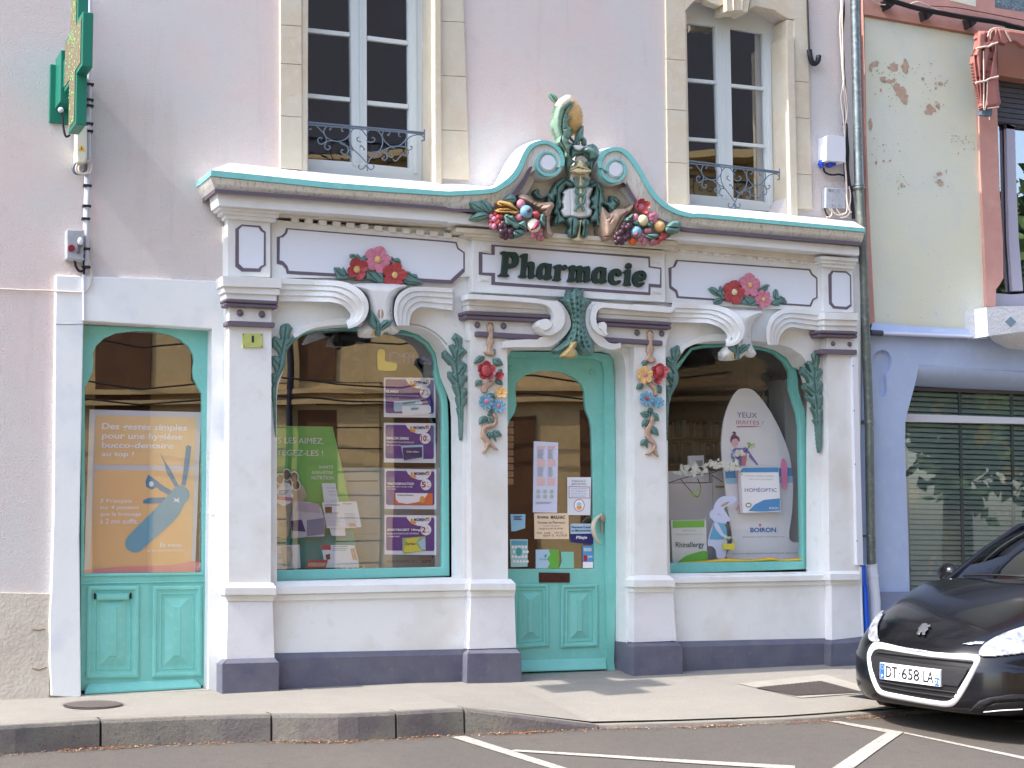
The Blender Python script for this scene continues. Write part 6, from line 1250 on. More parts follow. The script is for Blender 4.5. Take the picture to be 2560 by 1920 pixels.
# display boards inside window 1
Yi = .34
GRB = M('board_green', (130, 196, 104), .6, var=[(.9, .45, .6, (96, 182, 84))]); TQB = M('board_turquoise', (70, 164, 160), .6)
bd = empty('pet_display_board', P(760, 1420, Yi), 'tall green cardboard pet care display leaning in the left window', 'display board')
mb = MB(); mb.prism(cM([(60, 82), (662, 92), (745, 450), (800, 700), (885, 1310), (60, 1325)]), Yi+.02, Yi, GRB); mb.build('panel', bd)
mb = MB(); mb.flat(cM([(60, 1040), (300, 1060), (835, 975), (870, 1225), (885, 1310), (60, 1322)]), Yi-.002, TQB); mb.build('base_band', bd)
mb = MB(); tx(mb, cM, 'VOUS LES AIMEZ,', 30, 180, 585, 240, Yi-.003, WI, 0); tx(mb, cM, 'PROTÉGEZ-LES !', 30, 275, 580, 338, Yi-.003, WI, 0)
for i, t_ in enumerate(('SANTÉ', 'BIEN-ÊTRE', 'NUTRITION')): tx(mb, cM, t_, (545, 485, 480)[i], 420+i*48, 668, 452+i*48, Yi-.003, WI, 0)
mb.build('lettering', bd)
mb = MB(); BEI = M('dog_beige', (206, 190, 172), .8, var=[(12, .4, .7, (188, 168, 148))])
mb.prism(smooth(cM([(60, 600), (200, 570), (330, 560), (400, 600), (440, 680), (420, 740), (520, 760), (580, 850), (600, 960), (560, 1040), (440, 1020), (420, 960), (300, 960), (270, 1050), (180, 1040), (60, 1000)]), 3, True), Yi-.01, Yi-.03, BEI); mb.build('dog_cutout', label='beige dog shaped cardboard cut-out before the green display board', cat='cut-out')
def paw(f, c, toes, parts, lab):
    mb = MB()
    for (u, v, rx, ry) in toes: mb.prism(circ(*f(u, v), rx*1.28, ry*1.25, 16), Yi-.05, Yi-.055, WI); 
    for (u, v, rx, ry) in toes: mb.flat(circ(*f(u, v), rx, ry, 16), Yi-.058, M('paw_brown', (96, 84, 72), .8))
    for pl_ in parts: mb.prism(f(pl_), Yi-.049, Yi-.053, WI)
    mb.build('paw_print', label=lab, cat='paw print')
paw(cM, 0, [(208, 545, 8, 12), (266, 508, 8.5, 12.5), (330, 528, 9, 12), (348, 598, 8.5, 11)], [[(185, 640), (210, 590), (250, 572), (290, 585), (320, 630), (300, 650), (265, 610), (225, 620)]], 'large white edged paw print beside the dog cut-out')
paw(cM, 0, [(788, 1275, 7, 10.5), (843, 1273, 7.5, 11), (758, 1304, 7, 3.5), (902, 1302, 8, 3.5)], [[(800, 1310), (815, 1285), (830, 1310)]], 'small dark paw print at the foot of the left window')
def card(f, pts, name, lab, cat, m_=PAPER, y=Yi-.06, extra=None):
    mb = MB(); mb.prism(f(pts), y+.004, y, m_)
    if extra: extra(mb, y)
    return mb.build(name, label=lab, cat=cat)
def lines(mb, f, l, t, r, n, dy, y, m_=GREY, w_=8, sk=0):
    for i in range(n):
        rr = r-(random.random()*.3*(r-l)); mb.flat(f([(l+sk*i, t+i*dy), (rr+sk*i, t+i*dy), (rr+sk*i, t+i*dy+w_), (l+sk*i, t+i*dy+w_)]), y-.002, m_)
def ex(mb, y): mb.flat(circ(*cM(235, 690), 20, 24, 24), y-.001, WI); qd(mb, cM, [(180, 690), (315, 705), (310, 735), (182, 720)], y-.003, ROSE); lines(mb, cM, 195, 640, 290, 3, 14, y)
card(cM, [(178, 640), (235, 602), (290, 620), (325, 690), (300, 750), (235, 780), (185, 750)], 'round_card', 'round white price card with a pink stripe beside the paw print', 'card', WI, Yi-.07, ex)
card(cM, [(568, 580), (685, 580), (715, 740), (590, 755)], 'leaflet', 'small plain white leaflet above the open brochure in the left window', 'leaflet', PAPER, Yi-.05, lambda mb, y: lines(mb, cM, 610, 620, 690, 3, 30, y, GREY, 4, 10))
def ex(mb, y):
    lines(mb, cM, 590, 765, 735, 2, 70, y); lines(mb, cM, 600, 850, 745, 9, 12, y, M('pale_ink', (190, 192, 204), .7), 5); lines(mb, cM, 750, 755, 850, 1, 60, y); lines(mb, cM, 760, 840, 880, 10, 12, y, MATS['pale_ink'], 5, 2)
    qd(mb, cM, [(595, 785), (655, 785), (655, 835), (600, 835)], y-.003, BRN); qd(mb, cM, [(800, 925), (860, 925), (865, 955), (810, 955)], y-.003, ROPE)
card(cM, [(570, 745), (868, 738), (912, 960), (768, 970), (612, 968)], 'brochure', 'open white brochure with small printed columns leaning on the green display', 'brochure', PAPER, Yi-.07, ex)
card(cM, [(635, 970), (768, 968), (775, 1035), (655, 1035)], 'leaflet', 'narrow white leaflet hanging under the open brochure', 'leaflet', PAPER, Yi-.06)
def ex(mb, y): qd(mb, cM, [(300, 905), (395, 895), (430, 1000), (310, 990)], y-.002, NAVY); qd(mb, cM, [(440, 900), (590, 880), (590, 1020), (440, 1040)], y-.002, M('photo_bluegrey', (110, 120, 150), .6)); qd(mb, cM, [(360, 745), (540, 760), (560, 840), (340, 820)], y-.002, M('photo_mauve', (176, 160, 176), .6))
card(cM, [(330, 740), (470, 742), (560, 790), (595, 900), (590, 1040), (440, 1045), (310, 1060), (300, 900)], 'pet_food_bag', 'grey mauve pet food bag standing before the green display', 'bag', M('bag_grey', (188, 184, 196), .6), Yi-.09, ex)
def ex(mb, y): qd(mb, cM, [(215, 1130), (300, 1120), (320, 1200), (300, 1300), (240, 1300)], y-.003, BEI); lines(mb, cM, 185, 1190, 230, 3, 18, y, GREY, 6)
card(cM, [(120, 1125), (375, 1110), (385, 1315), (120, 1325)], 'pet_leaflet', 'white leaflet with a beige puppy low in the left window corner', 'leaflet', PAPER, Yi-.10, ex)
def ex(mb, y): qd(mb, cM, [(565, 1115), (645, 1115), (648, 1155), (568, 1155)], y-.003, REDP); qd(mb, cM, [(815, 1145), (850, 1140), (880, 1250), (835, 1240)], y-.003, ROPE); qd(mb, cM, [(600, 1200), (640, 1190), (640, 1240), (610, 1240)], y-.003, BRN); lines(mb, cM, 660, 1125, 800, 3, 16, y, TB, 6)
card(cM, [(562, 1115), (850, 1118), (885, 1240), (890, 1310), (600, 1310)], 'pet_leaflet', 'white leaflet with a red tab at the foot of the left window', 'leaflet', PAPER, Yi-.11, ex)
card(cM, [(455, 1245), (622, 1242), (600, 1312), (430, 1315)], 'red_booklet', 'red edged booklet lying at the foot of the left window', 'booklet', M('booklet_red', (180, 60, 80), .5), Yi-.12, lambda mb, y: qd(mb, cM, [(455, 1268), (605, 1268), (595, 1300), (445, 1302)], y-.002, ROPE))
# pale cabinet behind
mb = MB(); CAB = M('cabinet_grey', (176, 180, 180), .6); mb.prism(cM([(752, 445), (1620, 445), (1640, 1400), (752, 1400)]), .62, .5, CAB); mb.flat(cM([(782, 558), (1050, 556), (1050, 566), (782, 568)]), .497, INK); mb.flat(cM([(840, 1018), (1050, 1016), (1050, 1022), (840, 1024)]), .497, GREY); mb.build('drawer_cabinet', label='pale grey cabinet standing behind the display in the left window', cat='cabinet', bevel=.004)
mb = MB(); mb.box((-2.6, YW+.07, .80), (-.95, .75, .83), TQB); mb.build('display_shelf', BLD)
mb = MB(); mb.relief(smooth(cL([(410, 175), (470, 215), (560, 240), (640, 230), (690, 300), (740, 290), (760, 245), (860, 260), (920, 225), (900, 190), (780, 180), (600, 165), (480, 160)]), 3, True), .3, .05, M('awning_black', (26, 24, 26), .8), r_=8, step=1.2); mb.build('lace_valance', label='black scalloped valance hanging inside the top of the left window', cat='valance')

# poster in the left bay
yq = YD+.04
PST = M('poster_frame', (206, 206, 214), .5); PO = M('poster_orange', (232, 202, 158), .5, var=[(.8, .42, .6, (232, 190, 138))]); POL = M('poster_pale', (236, 200, 150), .5)
root = empty('dental_poster', P(*cK(930, 520), yq), 'orange dental care poster with a blue pocket knife of toothbrushes in the left bay', 'poster')
mb = MB(); mb.prism([cJ(222, 842), cJ(1186, 866), cK(1408, 520), cK(450, 530)], yq+.006, yq, PST); mb.build('sheet', root)
mb = MB(); mb.flat([cJ(275, 892), cJ(1140, 912), cJ(1128, 1325), cJ(262, 1318)], yq-.002, PO); mb.flat([cJ(265, 1365), cJ(1128, 1372), cK(1375, 505), cK(498, 520)], yq-.002, PO)
mb.flat(cK([(455, 500), (800, 470), (1200, 460), (1408, 420), (1400, 518), (452, 528)]), yq-.003, M('poster_pinkish', (232, 150, 150), .5)); mb.build('orange_fields', root)
mb = MB()
for i, (t_, r_) in enumerate((('Des gestes simples', 1062), ('pour une hygiène', 1025), ('bucco-dentaire', 945), ('au top !', 605))):
    tx(mb, cJ, t_, 325, 958+i*82, r_, (1028, 1108, 1172, 1256)[i], yq-.0045, WI, .02, .1)
for i, (t_, r_) in enumerate((('3 Français', 555), ('sur 4 pensent', 590), ('que le brossage', 600), ('à 2 mn suffit.', 590))):
    tx(mb, d2, t_, 216, 1077+i*14.5, (285, 300, 305, 298)[i], 1088+i*14.5, yq-.0045, WI, .01, .1)
tx(mb, cK, 'Et vous,', 1105, 265, 1295, 308, yq-.0045, WI, .02, .1); tx(mb, cK, "qu'en pensez-vous ?", 990, 318, 1318, 350, yq-.0045, WI, 0, .1); mb.build('lettering', root)
KB1 = M('knife_blue', (100, 166, 192), .5); KB2 = M('knife_dark', (58, 134, 178), .5)
mb = MB()
mb.prism(smooth([*cJ([(1020, 1500), (1075, 1540), (1080, 1610), (1040, 1659)]), *cK([(1240, 60), (1000, 280), (930, 340), (870, 345), (815, 310), (810, 250), (860, 180)]), *cJ([(830, 1659), (900, 1590), (960, 1515)])], 4, True), yq-.002, yq-.006, KB1)
for a in ([(1055, 1160), (1075, 1150), (1100, 1165), (1075, 1380), (1050, 1500), (1015, 1490), (1035, 1360)], [(830, 1215), (860, 1270), (920, 1360), (990, 1500), (960, 1510), (890, 1390), (868, 1300)], [(730, 1405), (790, 1450), (870, 1510), (950, 1555), (920, 1590), (830, 1540), (800, 1510), (760, 1535), (710, 1510), (705, 1460)], [(685, 1625), (740, 1605), (880, 1602), (840, 1650), (740, 1655), (685, 1655)]):
    mb.prism(cJ(a), yq-.002, yq-.005, KB2)
mb.flat(circ(*cJ(755, 1485), 6, 7, 10), yq-.0065, WI); mb.flat(cJ([(945, 1600), (975, 1620), (1000, 1600), (990, 1625), (1000, 1650), (970, 1635), (945, 1645), (958, 1622)]), yq-.0075, WI); mb.build('knife_picture', root)
mb = MB(); mb.ball(P(*cK(1425, 480), yq+.03), .05, M('pink_bow', (220, 110, 150), .5), (1, .6, .8), bump=.2, fr=4); mb.build('pink_paper', label='crumpled pink paper at the foot of the dental poster', cat='paper')

# papers on the entrance door
yd = YL+.012
def sheet(f, pts, lab, extra=None, m_=PAPER, name='notice'):
    mb = MB(); mb.prism(f(pts), yd+.003, yd, m_)
    if extra: extra(mb, yd-.002)
    mb.build(name, label=lab, cat='notice')
PB = M('paper_bluish', (214, 216, 240), .6); PRD = M('print_pale_red', (226, 190, 190), .6); PGN = M('print_pale_green', (176, 192, 176), .6); PBL = M('print_text_blue', (120, 150, 196), .6)
def ex(mb, y):
    for k, (t_, b_) in enumerate(((230, 260), (370, 440), (560, 640))):
        for (l, r) in ((425, 510), (535, 615)): qd(mb, V, [(l, t_), (r, t_-2), (r, b_-4), (l, b_)], y, PRD)
    for (l, r) in ((430, 505), (538, 600)):
        lines(mb, V, l, 265, r, 9, 11, y, GREY, 4); lines(mb, V, l, 450, r, 9, 11, y, GREY, 4)
    for i in range(3):
        for j in range(2): mb.flat(circ(*V(438+i*70, 700+j*52), 5.5, 5.5, 10), y, PGN)
    lines(mb, V, 410, 808, 605, 2, 12, y, GREY, 5)
V = cV
sheet(cV, [(393, 178), (645, 192), (632, 920), (383, 916)], 'tall bluish white notice with faint red and green columns high on the entrance door', ex, PB)
def ex(mb, y):
    tx(mb, cV, 'Protégeons-nous les', 785, 580, 930, 604, y, NAVY); tx(mb, cV, 'gestes barrières', 785, 610, 935, 634, y, NAVY)
    for a in ([(755, 645), (975, 650), (975, 655), (755, 650)], [(755, 762), (975, 765), (975, 770), (755, 767)], [(755, 645), (760, 645), (760, 767), (755, 767)], [(970, 650), (975, 650), (975, 770), (970, 770)]): qd(mb, cV, a, y, REDP)
    for i, t_ in enumerate(('Le port du masque', 'est obligatoire', 'à partir de 11 ans', 'dans la pharmacie')): tx(mb, cV, t_, 780, 660+i*26, (955, 940, 935, 935)[i], 678+i*26, y, PBL)
    mb.flat(circ(*cV(862, 843), 13.5, 15.5, 20), y, REDP); mb.flat(circ(*cV(862, 843), 12, 14, 20), y-.001, WI); mb.flat(circ(*cV(862, 865), 6.5, 6, 12), y-.002, OR); mb.flat(circ(*cV(862, 832), 6, 5, 12), y-.0025, LB)
sheet(cV, [(740, 552), (986, 552), (978, 946), (742, 942)], 'white notice with a red ring on the right of the door glass', ex)
def ex(mb, y):
    tx(mb, cV, 'Brigitte', 430, 950, 545, 988, y, INK, .02); tx(mb, cV, 'MAILHAC', 568, 948, 718, 985, y, INK, .02); tx(mb, cV, 'Docteur en Pharmacie', 432, 1008, 715, 1034, y, INK, 0)
    tx(mb, cV, 'Titulaire diplômée', 480, 1048, 665, 1066, y, GREY, 0); tx(mb, cV, 'Téléphone 85 55 04 86', 440, 1078, 692, 1098, y, INK, 0); tx(mb, cV, 'Nuit   Lundi     14 h 15', 425, 1118, 690, 1138, y, INK, 0); tx(mb, cV, 'Mardi 9 - 12   14 à 19 h 30', 490, 1145, 735, 1168, y, INK, 0)
sheet(cV, [(396, 926), (752, 926), (756, 1192), (400, 1192)], 'cream plaque with the pharmacist name and hours in the middle of the entrance door', ex, M('plaque_cream', (236, 210, 180), .5), 'name_plaque')
def ex(mb, y):
    qd(mb, cV, [(772, 1140), (1008, 1136), (1006, 1245), (776, 1228)], y, NAVY); tx(mb, cV, 'Pharmacie Conseil', 785, 1058, 985, 1082, y, INK, .02); tx(mb, cV, 'en Micronutrition', 785, 1092, 990, 1116, y, INK, .02); tx(mb, cV, 'Pileje', 828, 1160, 945, 1202, y-.002, WI, .02, .2)
sheet(cV, [(772, 1042), (790, 1032), (985, 1034), (1005, 1060), (1006, 1240), (776, 1230)], 'sticker with a white top and navy base beside the door handle', ex, LB, 'sticker')
sheet(cV, [(150, 935), (305, 935), (302, 1080), (200, 1112), (160, 1112)], 'pale blue notched sticker on the left edge of the entrance door', lambda mb, y: lines(mb, cV, 185, 955, 280, 3, 16, y, NAVY, 7), M('sticker_blue', (150, 196, 222), .5), 'sticker')
def ex(mb, y):
    qd(mb, cV, [(160, 1210), (322, 1210), (322, 1255), (160, 1255)], y, TB)
    for i in range(5):
        for j in range(4): mb.flat(circ(*cV(175+i*34+(j % 2)*14, 1275+j*50), 3.6, 3.6, 8), y, WI)
    mb.flat(circ(*cV(237, 1325), 8, 11, 12), y-.001, TQB)
sheet(cV, [(145, 1195), (330, 1195), (327, 1478), (155, 1482)], 'teal dotted sticker with a white border low on the left of the entrance door', ex, M('sticker_teal', (170, 204, 204), .5), 'sticker')
def ex(mb, y): qd(mb, cV, [(545, 1302), (648, 1300), (650, 1496), (535, 1498), (560, 1440), (530, 1400), (565, 1350)], y, GR); tx(mb, cV, 'Leclerc' if False else 'Santé', 450, 1390, 525, 1412, y, TQB); mb.flat(cV([(500, 1360), (530, 1345), (520, 1385), (500, 1380)]), y, TQB)
sheet(cV, [(413, 1302), (648, 1300), (650, 1496), (413, 1498)], 'white and bright green sticker at the foot of the door glass', ex, LB, 'sticker')
sheet(cV, [(672, 1325), (805, 1325), (808, 1494), (655, 1494), (682, 1420)], 'plain mint green sticker at the foot of the door glass', None, M('sticker_mint', (130, 204, 186), .5), 'sticker')
def ex(mb, y): qd(mb, cV, [(908, 1285), (990, 1285), (990, 1320), (908, 1320)], y, LB); qd(mb, cV, [(908, 1360), (945, 1360), (945, 1425), (908, 1425)], y, REDP); qd(mb, cV, [(950, 1365), (1000, 1365), (1000, 1385), (950, 1385)], y, LB); qd(mb, cV, [(900, 1430), (1005, 1430), (1005, 1492), (900, 1492)], y, WI)
sheet(cV, [(897, 1262), (1002, 1262), (1008, 1494), (900, 1494)], 'narrow blue and red sticker in the lower right corner of the door glass', ex, M('sticker_azure', (90, 150, 200), .5), 'sticker')

# right display window
Z5 = crop(1660, 960, 370/1334); ys = .42
sf = empty('surfboard_display', P(*Z5(850, 1560), ys), 'tall white surfboard shaped cardboard display for eye drops in the right window', 'display board')
CARD = M('card_white', (226, 226, 232), .6)
mb = MB(); mb.prism(smooth(Z5([(720, 40), (790, 50), (860, 110), (960, 250), (1050, 420), (1120, 600), (1150, 760), (1165, 900), (1155, 1150), (1130, 1400), (1240, 1440), (1245, 1590), (590, 1590), (620, 1420), (570, 1100), (545, 850), (522, 650), (520, 480), (545, 300), (600, 150), (660, 60)]), 3, True), ys+.015, ys, CARD); mb.build('board', sf)
mb = MB(); e = ys-.003
tx(mb, Z5, 'YEUX', 658, 255, 838, 302, e, PV2, 0); tx(mb, Z5, 'IRRITÉS ?', 650, 318, 898, 362, e, ROSE, 0); qd(mb, Z5, [(655, 382), (800, 380), (895, 382), (800, 388), (655, 390)], e, REDP)
tx(mb, Z5, 'BOIRON', 778, 1295, 1010, 1338, e, M('print_steelblue', (70, 120, 180), .5), .03); mb.flat(circ(*Z5(866, 1272), 3.4, 3.6, 10), e, ROSE); tx(mb, Z5, 'Demandez conseil à votre pharmacien', 710, 1372, 1085, 1388, e, GREY)
tx(mb, Z5, "Ceci est un dispositif médical, produit de santé réglementé", 610, 1520, 1200, 1540, e, GREY); mb.build('lettering', sf)
SKY1 = M('print_sky', (60, 140, 200), .5); SKY2 = M('print_sky_pale', (150, 196, 226), .5)
mb = MB(); qd(mb, Z5, [(550, 775), (1150, 755), (1160, 830), (555, 850)], e, SKY1); qd(mb, Z5, [(555, 850), (1160, 830), (1163, 890), (560, 900)], e, SKY2); mb.build('blue_band', sf)
SKN = M('print_skin', (226, 176, 184), .6); HAI = M('print_hair', (90, 50, 100), .6); SUIT = M('print_suit', (110, 110, 176), .6)
mb = MB(); e2 = e-.003
mb.flat(smooth(Z5([(598, 500), (610, 465), (630, 450), (615, 435), (632, 428), (650, 440), (645, 460), (670, 480), (680, 520), (650, 500), (620, 510), (605, 530)]), 3, True), e2, HAI); mb.flat(circ(*Z5(640, 525), 8.5, 12, 14), e2-.001, SKN); mb.flat(smooth(Z5([(598, 520), (605, 475), (640, 460), (675, 480), (682, 515), (650, 492), (620, 500)]), 3, True), e2-.002, HAI)
mb.flat(Z5([(610, 600), (640, 575), (690, 580), (740, 570), (850, 725), (840, 735), (750, 640), (735, 735), (640, 740), (625, 690), (605, 660)]), e2, SUIT); mb.flat(Z5([(700, 640), (735, 600), (745, 660), (735, 728), (700, 735)]), e2-.001, ROSE); mb.flat(Z5([(625, 715), (660, 690), (670, 740), (640, 742)]), e2-.001, ROSE)
mb.flat(Z5([(635, 745), (700, 745), (690, 900), (700, 1060), (715, 1165), (670, 1170), (685, 1110), (650, 1145), (645, 1130), (675, 1080), (660, 900)]), e2, SKN); mb.build('woman_picture', sf)
mb = MB(); mb.prism(smooth(Z5([(1075, 668), (1105, 720), (1115, 830), (1108, 920), (1090, 948), (1070, 930), (1058, 830), (1060, 710)]), 3, True), e-.012, e-.02, M('card_pink', (226, 130, 180), .5)); mb.build('pink_float', sf)
def boxthing(f, front, dep, y, m_, name, lab, cat, extra):
    mb = MB(); mb.prism(f(front), y+dep, y, m_); extra(mb, y-.002); mb.build(name, label=lab, cat=cat)
def ex(mb, y):
    qd(mb, Z5, [(690, 757), (1032, 752), (1030, 795), (692, 797)], y, SKY1); tx(mb, Z5, 'Irritation et gêne oculaire', 730, 820, 990, 836, y, GREY); tx(mb, Z5, 'Yeux irrités, yeux fatigués', 760, 852, 980, 866, y, GREY); tx(mb, Z5, 'HOMÉOPTIC', 728, 930, 1015, 972, y, M('print_deepblue', (70, 90, 160), .5), 0)
    qd(mb, Z5, [(760, 1145), (820, 1085), (900, 1045), (1044, 1030), (1048, 1140), (900, 1150)], y, SKY1); mb.flat(circ(*Z5(762, 1092), 7.5, 6, 12), y-.001, INK); mb.flat(circ(*Z5(762, 1092), 5.5, 4, 12), y-.002, WI); tx(mb, Z5, 'BOIRON', 950, 1110, 1030, 1128, y-.002, WI)
boxthing(Z5, [(690, 757), (1032, 752), (1052, 1150), (712, 1162)], .05, ys-.09, WI, 'eye_drop_box', 'large white and blue eye drop box standing before the surfboard display', 'box', ex)
def ex(mb, y):
    qd(mb, Z5, [(78, 1235), (365, 1228), (365, 1290), (78, 1296)], y, GR); tx(mb, Z5, 'Allergies saisonnières', 165, 1312, 290, 1330, y, GREY); tx(mb, Z5, 'Rhinite allergique, éternuements', 105, 1348, 350, 1366, y, GREY); tx(mb, Z5, 'Rhinallergy', 105, 1425, 362, 1488, y, INK, .01)
    mb.flat(smooth(Z5([(120, 1608), (180, 1560), (270, 1525), (385, 1508), (390, 1606)]), 3, False), y, GR)
boxthing(Z5, [(62, 1228), (378, 1222), (392, 1608), (78, 1612)], .05, .25, M('box_paper', (206, 208, 204), .6), 'allergy_box', 'white and green allergy box in the lower left of the right window', 'box', ex)
RB = M('rabbit_white', (206, 214, 244), .6); RD = M('rabbit_dress', (96, 172, 206), .6); yr_ = .27
rb = empty('rabbit_cutout', P(*Z5(520, 1570), yr_), 'pale blue cardboard rabbit holding a yellow basket in the right window', 'cut-out')
mb = MB(); mb.prism(smooth(Z5([(445, 1130), (470, 1060), (540, 1010), (640, 1020), (660, 1035), (620, 1080), (545, 1115), (560, 1160), (590, 1210), (590, 1240), (550, 1260), (530, 1250), (560, 1300), (570, 1400), (565, 1480), (545, 1570), (480, 1570), (470, 1500), (430, 1460), (395, 1460), (400, 1400), (430, 1300), (450, 1240), (415, 1200), (420, 1150)]), 3, True), yr_+.012, yr_, RB); mb.build('body', rb)
mb = MB(); mb.prism(Z5([(450, 1240), (550, 1262), (575, 1400), (412, 1400), (435, 1320)]), yr_-.001, yr_-.005, RD); mb.build('dress', rb)
mb = MB(); mb.flat(smooth(Z5([(510, 1105), (540, 1075), (590, 1060), (560, 1090)]), 3, True), yr_-.003, ROPE); mb.flat(circ(*Z5(575, 1248), 3.5, 2.5, 8), yr_-.003, INK); mb.flat(circ(*Z5(492, 1175), 1.2, 1.2, 8), yr_-.003, INK); mb.prism(smooth(Z5([(450, 1260), (480, 1250), (540, 1350), (600, 1385), (590, 1400), (520, 1370), (470, 1310)]), 3, True), yr_-.004, yr_-.012, RB); mb.build('face_and_arm', rb)
mb = MB(); mb.prism(Z5([(532, 1440), (640, 1440), (636, 1495), (540, 1488)]), yr_-.012, yr_-.03, YEL); mb.tube([P(a, b, yr_-.02) for a, b in smooth(Z5([(536, 1442), (550, 1395), (590, 1378), (628, 1400), (640, 1442)]), 4)], .004, YEL, 6); mb.build('basket', rb)
mb = MB(); mb.relief(smooth(Z5([(120, 1610), (380, 1590), (560, 1570), (700, 1578), (850, 1575), (980, 1560), (1050, 1580), (1240, 1568), (1245, 1600), (1100, 1605), (980, 1600), (800, 1608), (400, 1618)]), 3, True), .22, .05, M('yellow_cloth', (226, 184, 60), .7, [(30, .5, 'n')]), r_=5, step=1); mb.build('yellow_cloth', label='folded yellow cloth lying along the foot of the right window', cat='cloth')
mb = MB(); CB = M('counter_white', (200, 200, 206), .6); mb.prism(Z5([(-60, 785), (405, 785), (405, 885), (-60, 892)]), 1.1, .62, CB); mb.prism(Z5([(-60, 895), (440, 893), (440, 1620), (-60, 1620)]), 1.1, .6, CB); mb.prism(Z5([(442, 785), (620, 780), (640, 1620), (442, 1620)]), 1.1, .61, CB); mb.prism(Z5([(468, 916), (565, 916), (565, 935), (468, 935)]), .61, .6, M('label_brown', (150, 120, 80), .6)); mb.build('counter', label='white shop counter standing behind the right window', cat='counter', bevel=.004)
mb = MB(); mb.prism(Z5([(1080, -40), (1250, -60), (1250, 1620), (1120, 1620)]), .8, .55, M('panel_grey', (176, 176, 172), .7))
for i in range(9): mb.prism(Z5([(900+i*22, 60+i*50), (908+i*22, 60+i*50), (908+i*22, 1500), (900+i*22, 1500)]), .9, .88, M('slat_grey', (150, 152, 146), .7))
mb.prism(Z5([(880, 100), (1110, -60), (1110, 1500), (880, 1500)]), .95, .9, M('slat_back', (110, 114, 108), .7)); mb.build('ribbed_partition', label='grey ribbed partition behind the surfboard display', cat='partition')
sh = empty('medicine_shelf', P(*Z5(250, 900), 1.6), 'dim shelf of medicine boxes deep inside behind the right window', 'shelf'); cols = [M('box_a', (120, 120, 130), .7), M('box_b', (90, 90, 96), .7), M('box_c', (60, 70, 100), .7), M('box_d', (130, 110, 110), .7), M('box_e', (50, 80, 100), .7)]
for (v0, v1) in ((330, 480), (520, 700)):
    x = -60
    while x < 560:
        w_ = random.uniform(18, 40); h_ = random.uniform(0, 40); mb = MB(); mb.prism(Z5([(x, v0+h_), (x+w_-3, v0+h_-3), (x+w_-3, v1), (x, v1)]), 1.7, 1.6, random.choice(cols)); mb.build('medicine_box', sh); x += w_
    mb = MB(); mb.prism(Z5([(-60, v1), (560, v1-4), (560, v1+14), (-60, v1+18)]), 1.8, 1.55, DIM); mb.build('shelf_board', sh)
mb = MB(); mb.prism(Z5([(218, 648), (360, 642), (362, 750), (222, 752)]), .72, .7, PAPER); qd(mb, Z5, [(285, 690), (350, 688), (350, 740), (290, 742)], .698, GREY); mb.build('counter_card', label='small white card standing on the counter in the right window', cat='card')
root = empty('blossom_branch', P(*Z5(300, 900), .5), 'branch of white artificial blossom lying across the right window display', 'branch')
mb = MB(); TW = M('twig', (60, 50, 40), .8); yb_ = .33
for L_ in ([(50, 888), (170, 850), (320, 815), (440, 800), (560, 740), (680, 660), (790, 545)], [(150, 860), (220, 940), (300, 1020), (330, 930), (300, 850)], [(430, 820), (530, 885)]): mb.tube([P(a, b, yb_) for a, b in smooth(Z5(L_), 4)], .004, TW, 5)
mb.build('twig', root)
mb = MB(); WB = M('blossom_white', (226, 228, 220), .6); LG = M('blossom_leaf', (150, 186, 90), .6)
for i in range(150):
    t = random.random(); c = random.choice([(120, 800), (180, 760), (280, 770), (350, 790), (410, 720), (500, 710), (580, 730), (640, 690), (690, 620), (720, 650), (250, 810), (640, 760), (560, 760), (300, 740), (480, 740)])
    p = P(*Z5(c[0]+random.gauss(0, 26), c[1]+random.gauss(0, 18)), yb_-random.uniform(0, .05)); s_ = random.uniform(.008, .016)
    for k in range(5):
        a = k*1.257+i; q_ = p+Vector((math.cos(a), -.3, math.sin(a)))*s_; n_ = Vector((-math.sin(a), 0, math.cos(a)))*s_*.6; mb.add([p, q_-n_*.8, q_+Vector((math.cos(a), 0, math.sin(a)))*s_*.5, q_+n_*.8], [(0, 1, 2, 3)], WB)
mb.build('blossoms', root)
mb = MB()
for i in range(50):
    c = random.choice([(290, 1000), (260, 990), (320, 950), (770, 550), (790, 540), (700, 800)]); p = P(*Z5(c[0]+random.gauss(0, 12), c[1]+random.gauss(0, 10)), yb_-random.uniform(0, .03)); a = random.uniform(0, 6.28); s_ = .014; mb.add([p, p+Vector((math.cos(a+.4), -.1, math.sin(a+.4)))*s_, p+Vector((math.cos(a), -.2, math.sin(a)))*s_*1.7, p+Vector((math.cos(a-.4), 0, math.sin(a-.4)))*s_], [(0, 1, 2, 3)], LG)
mb.build('leaf_sprigs', root)
# number plate on the pilaster
mb = MB(); mb.prism(cJ([(1540, 182), (1715, 185), (1718, 308), (1545, 305)]), YP+.0, YP-.012, M('number_plate', (190, 196, 120), .4, var=[(20, .4, .7, (180, 188, 110))])); tx(mb, cJ, '1', 1622, 205, 1642, 262, YP-.014, DARKG, .0)
for a, b in ((1552, 195), (1705, 198), (1708, 297), (1555, 294)): mb.ball(P(*cJ(a, b), YP-.013), .005, BRN, n=5)
mb.build('house_number', label='small yellow green number plate on the leftmost pilaster', cat='number plate', bevel=.002)
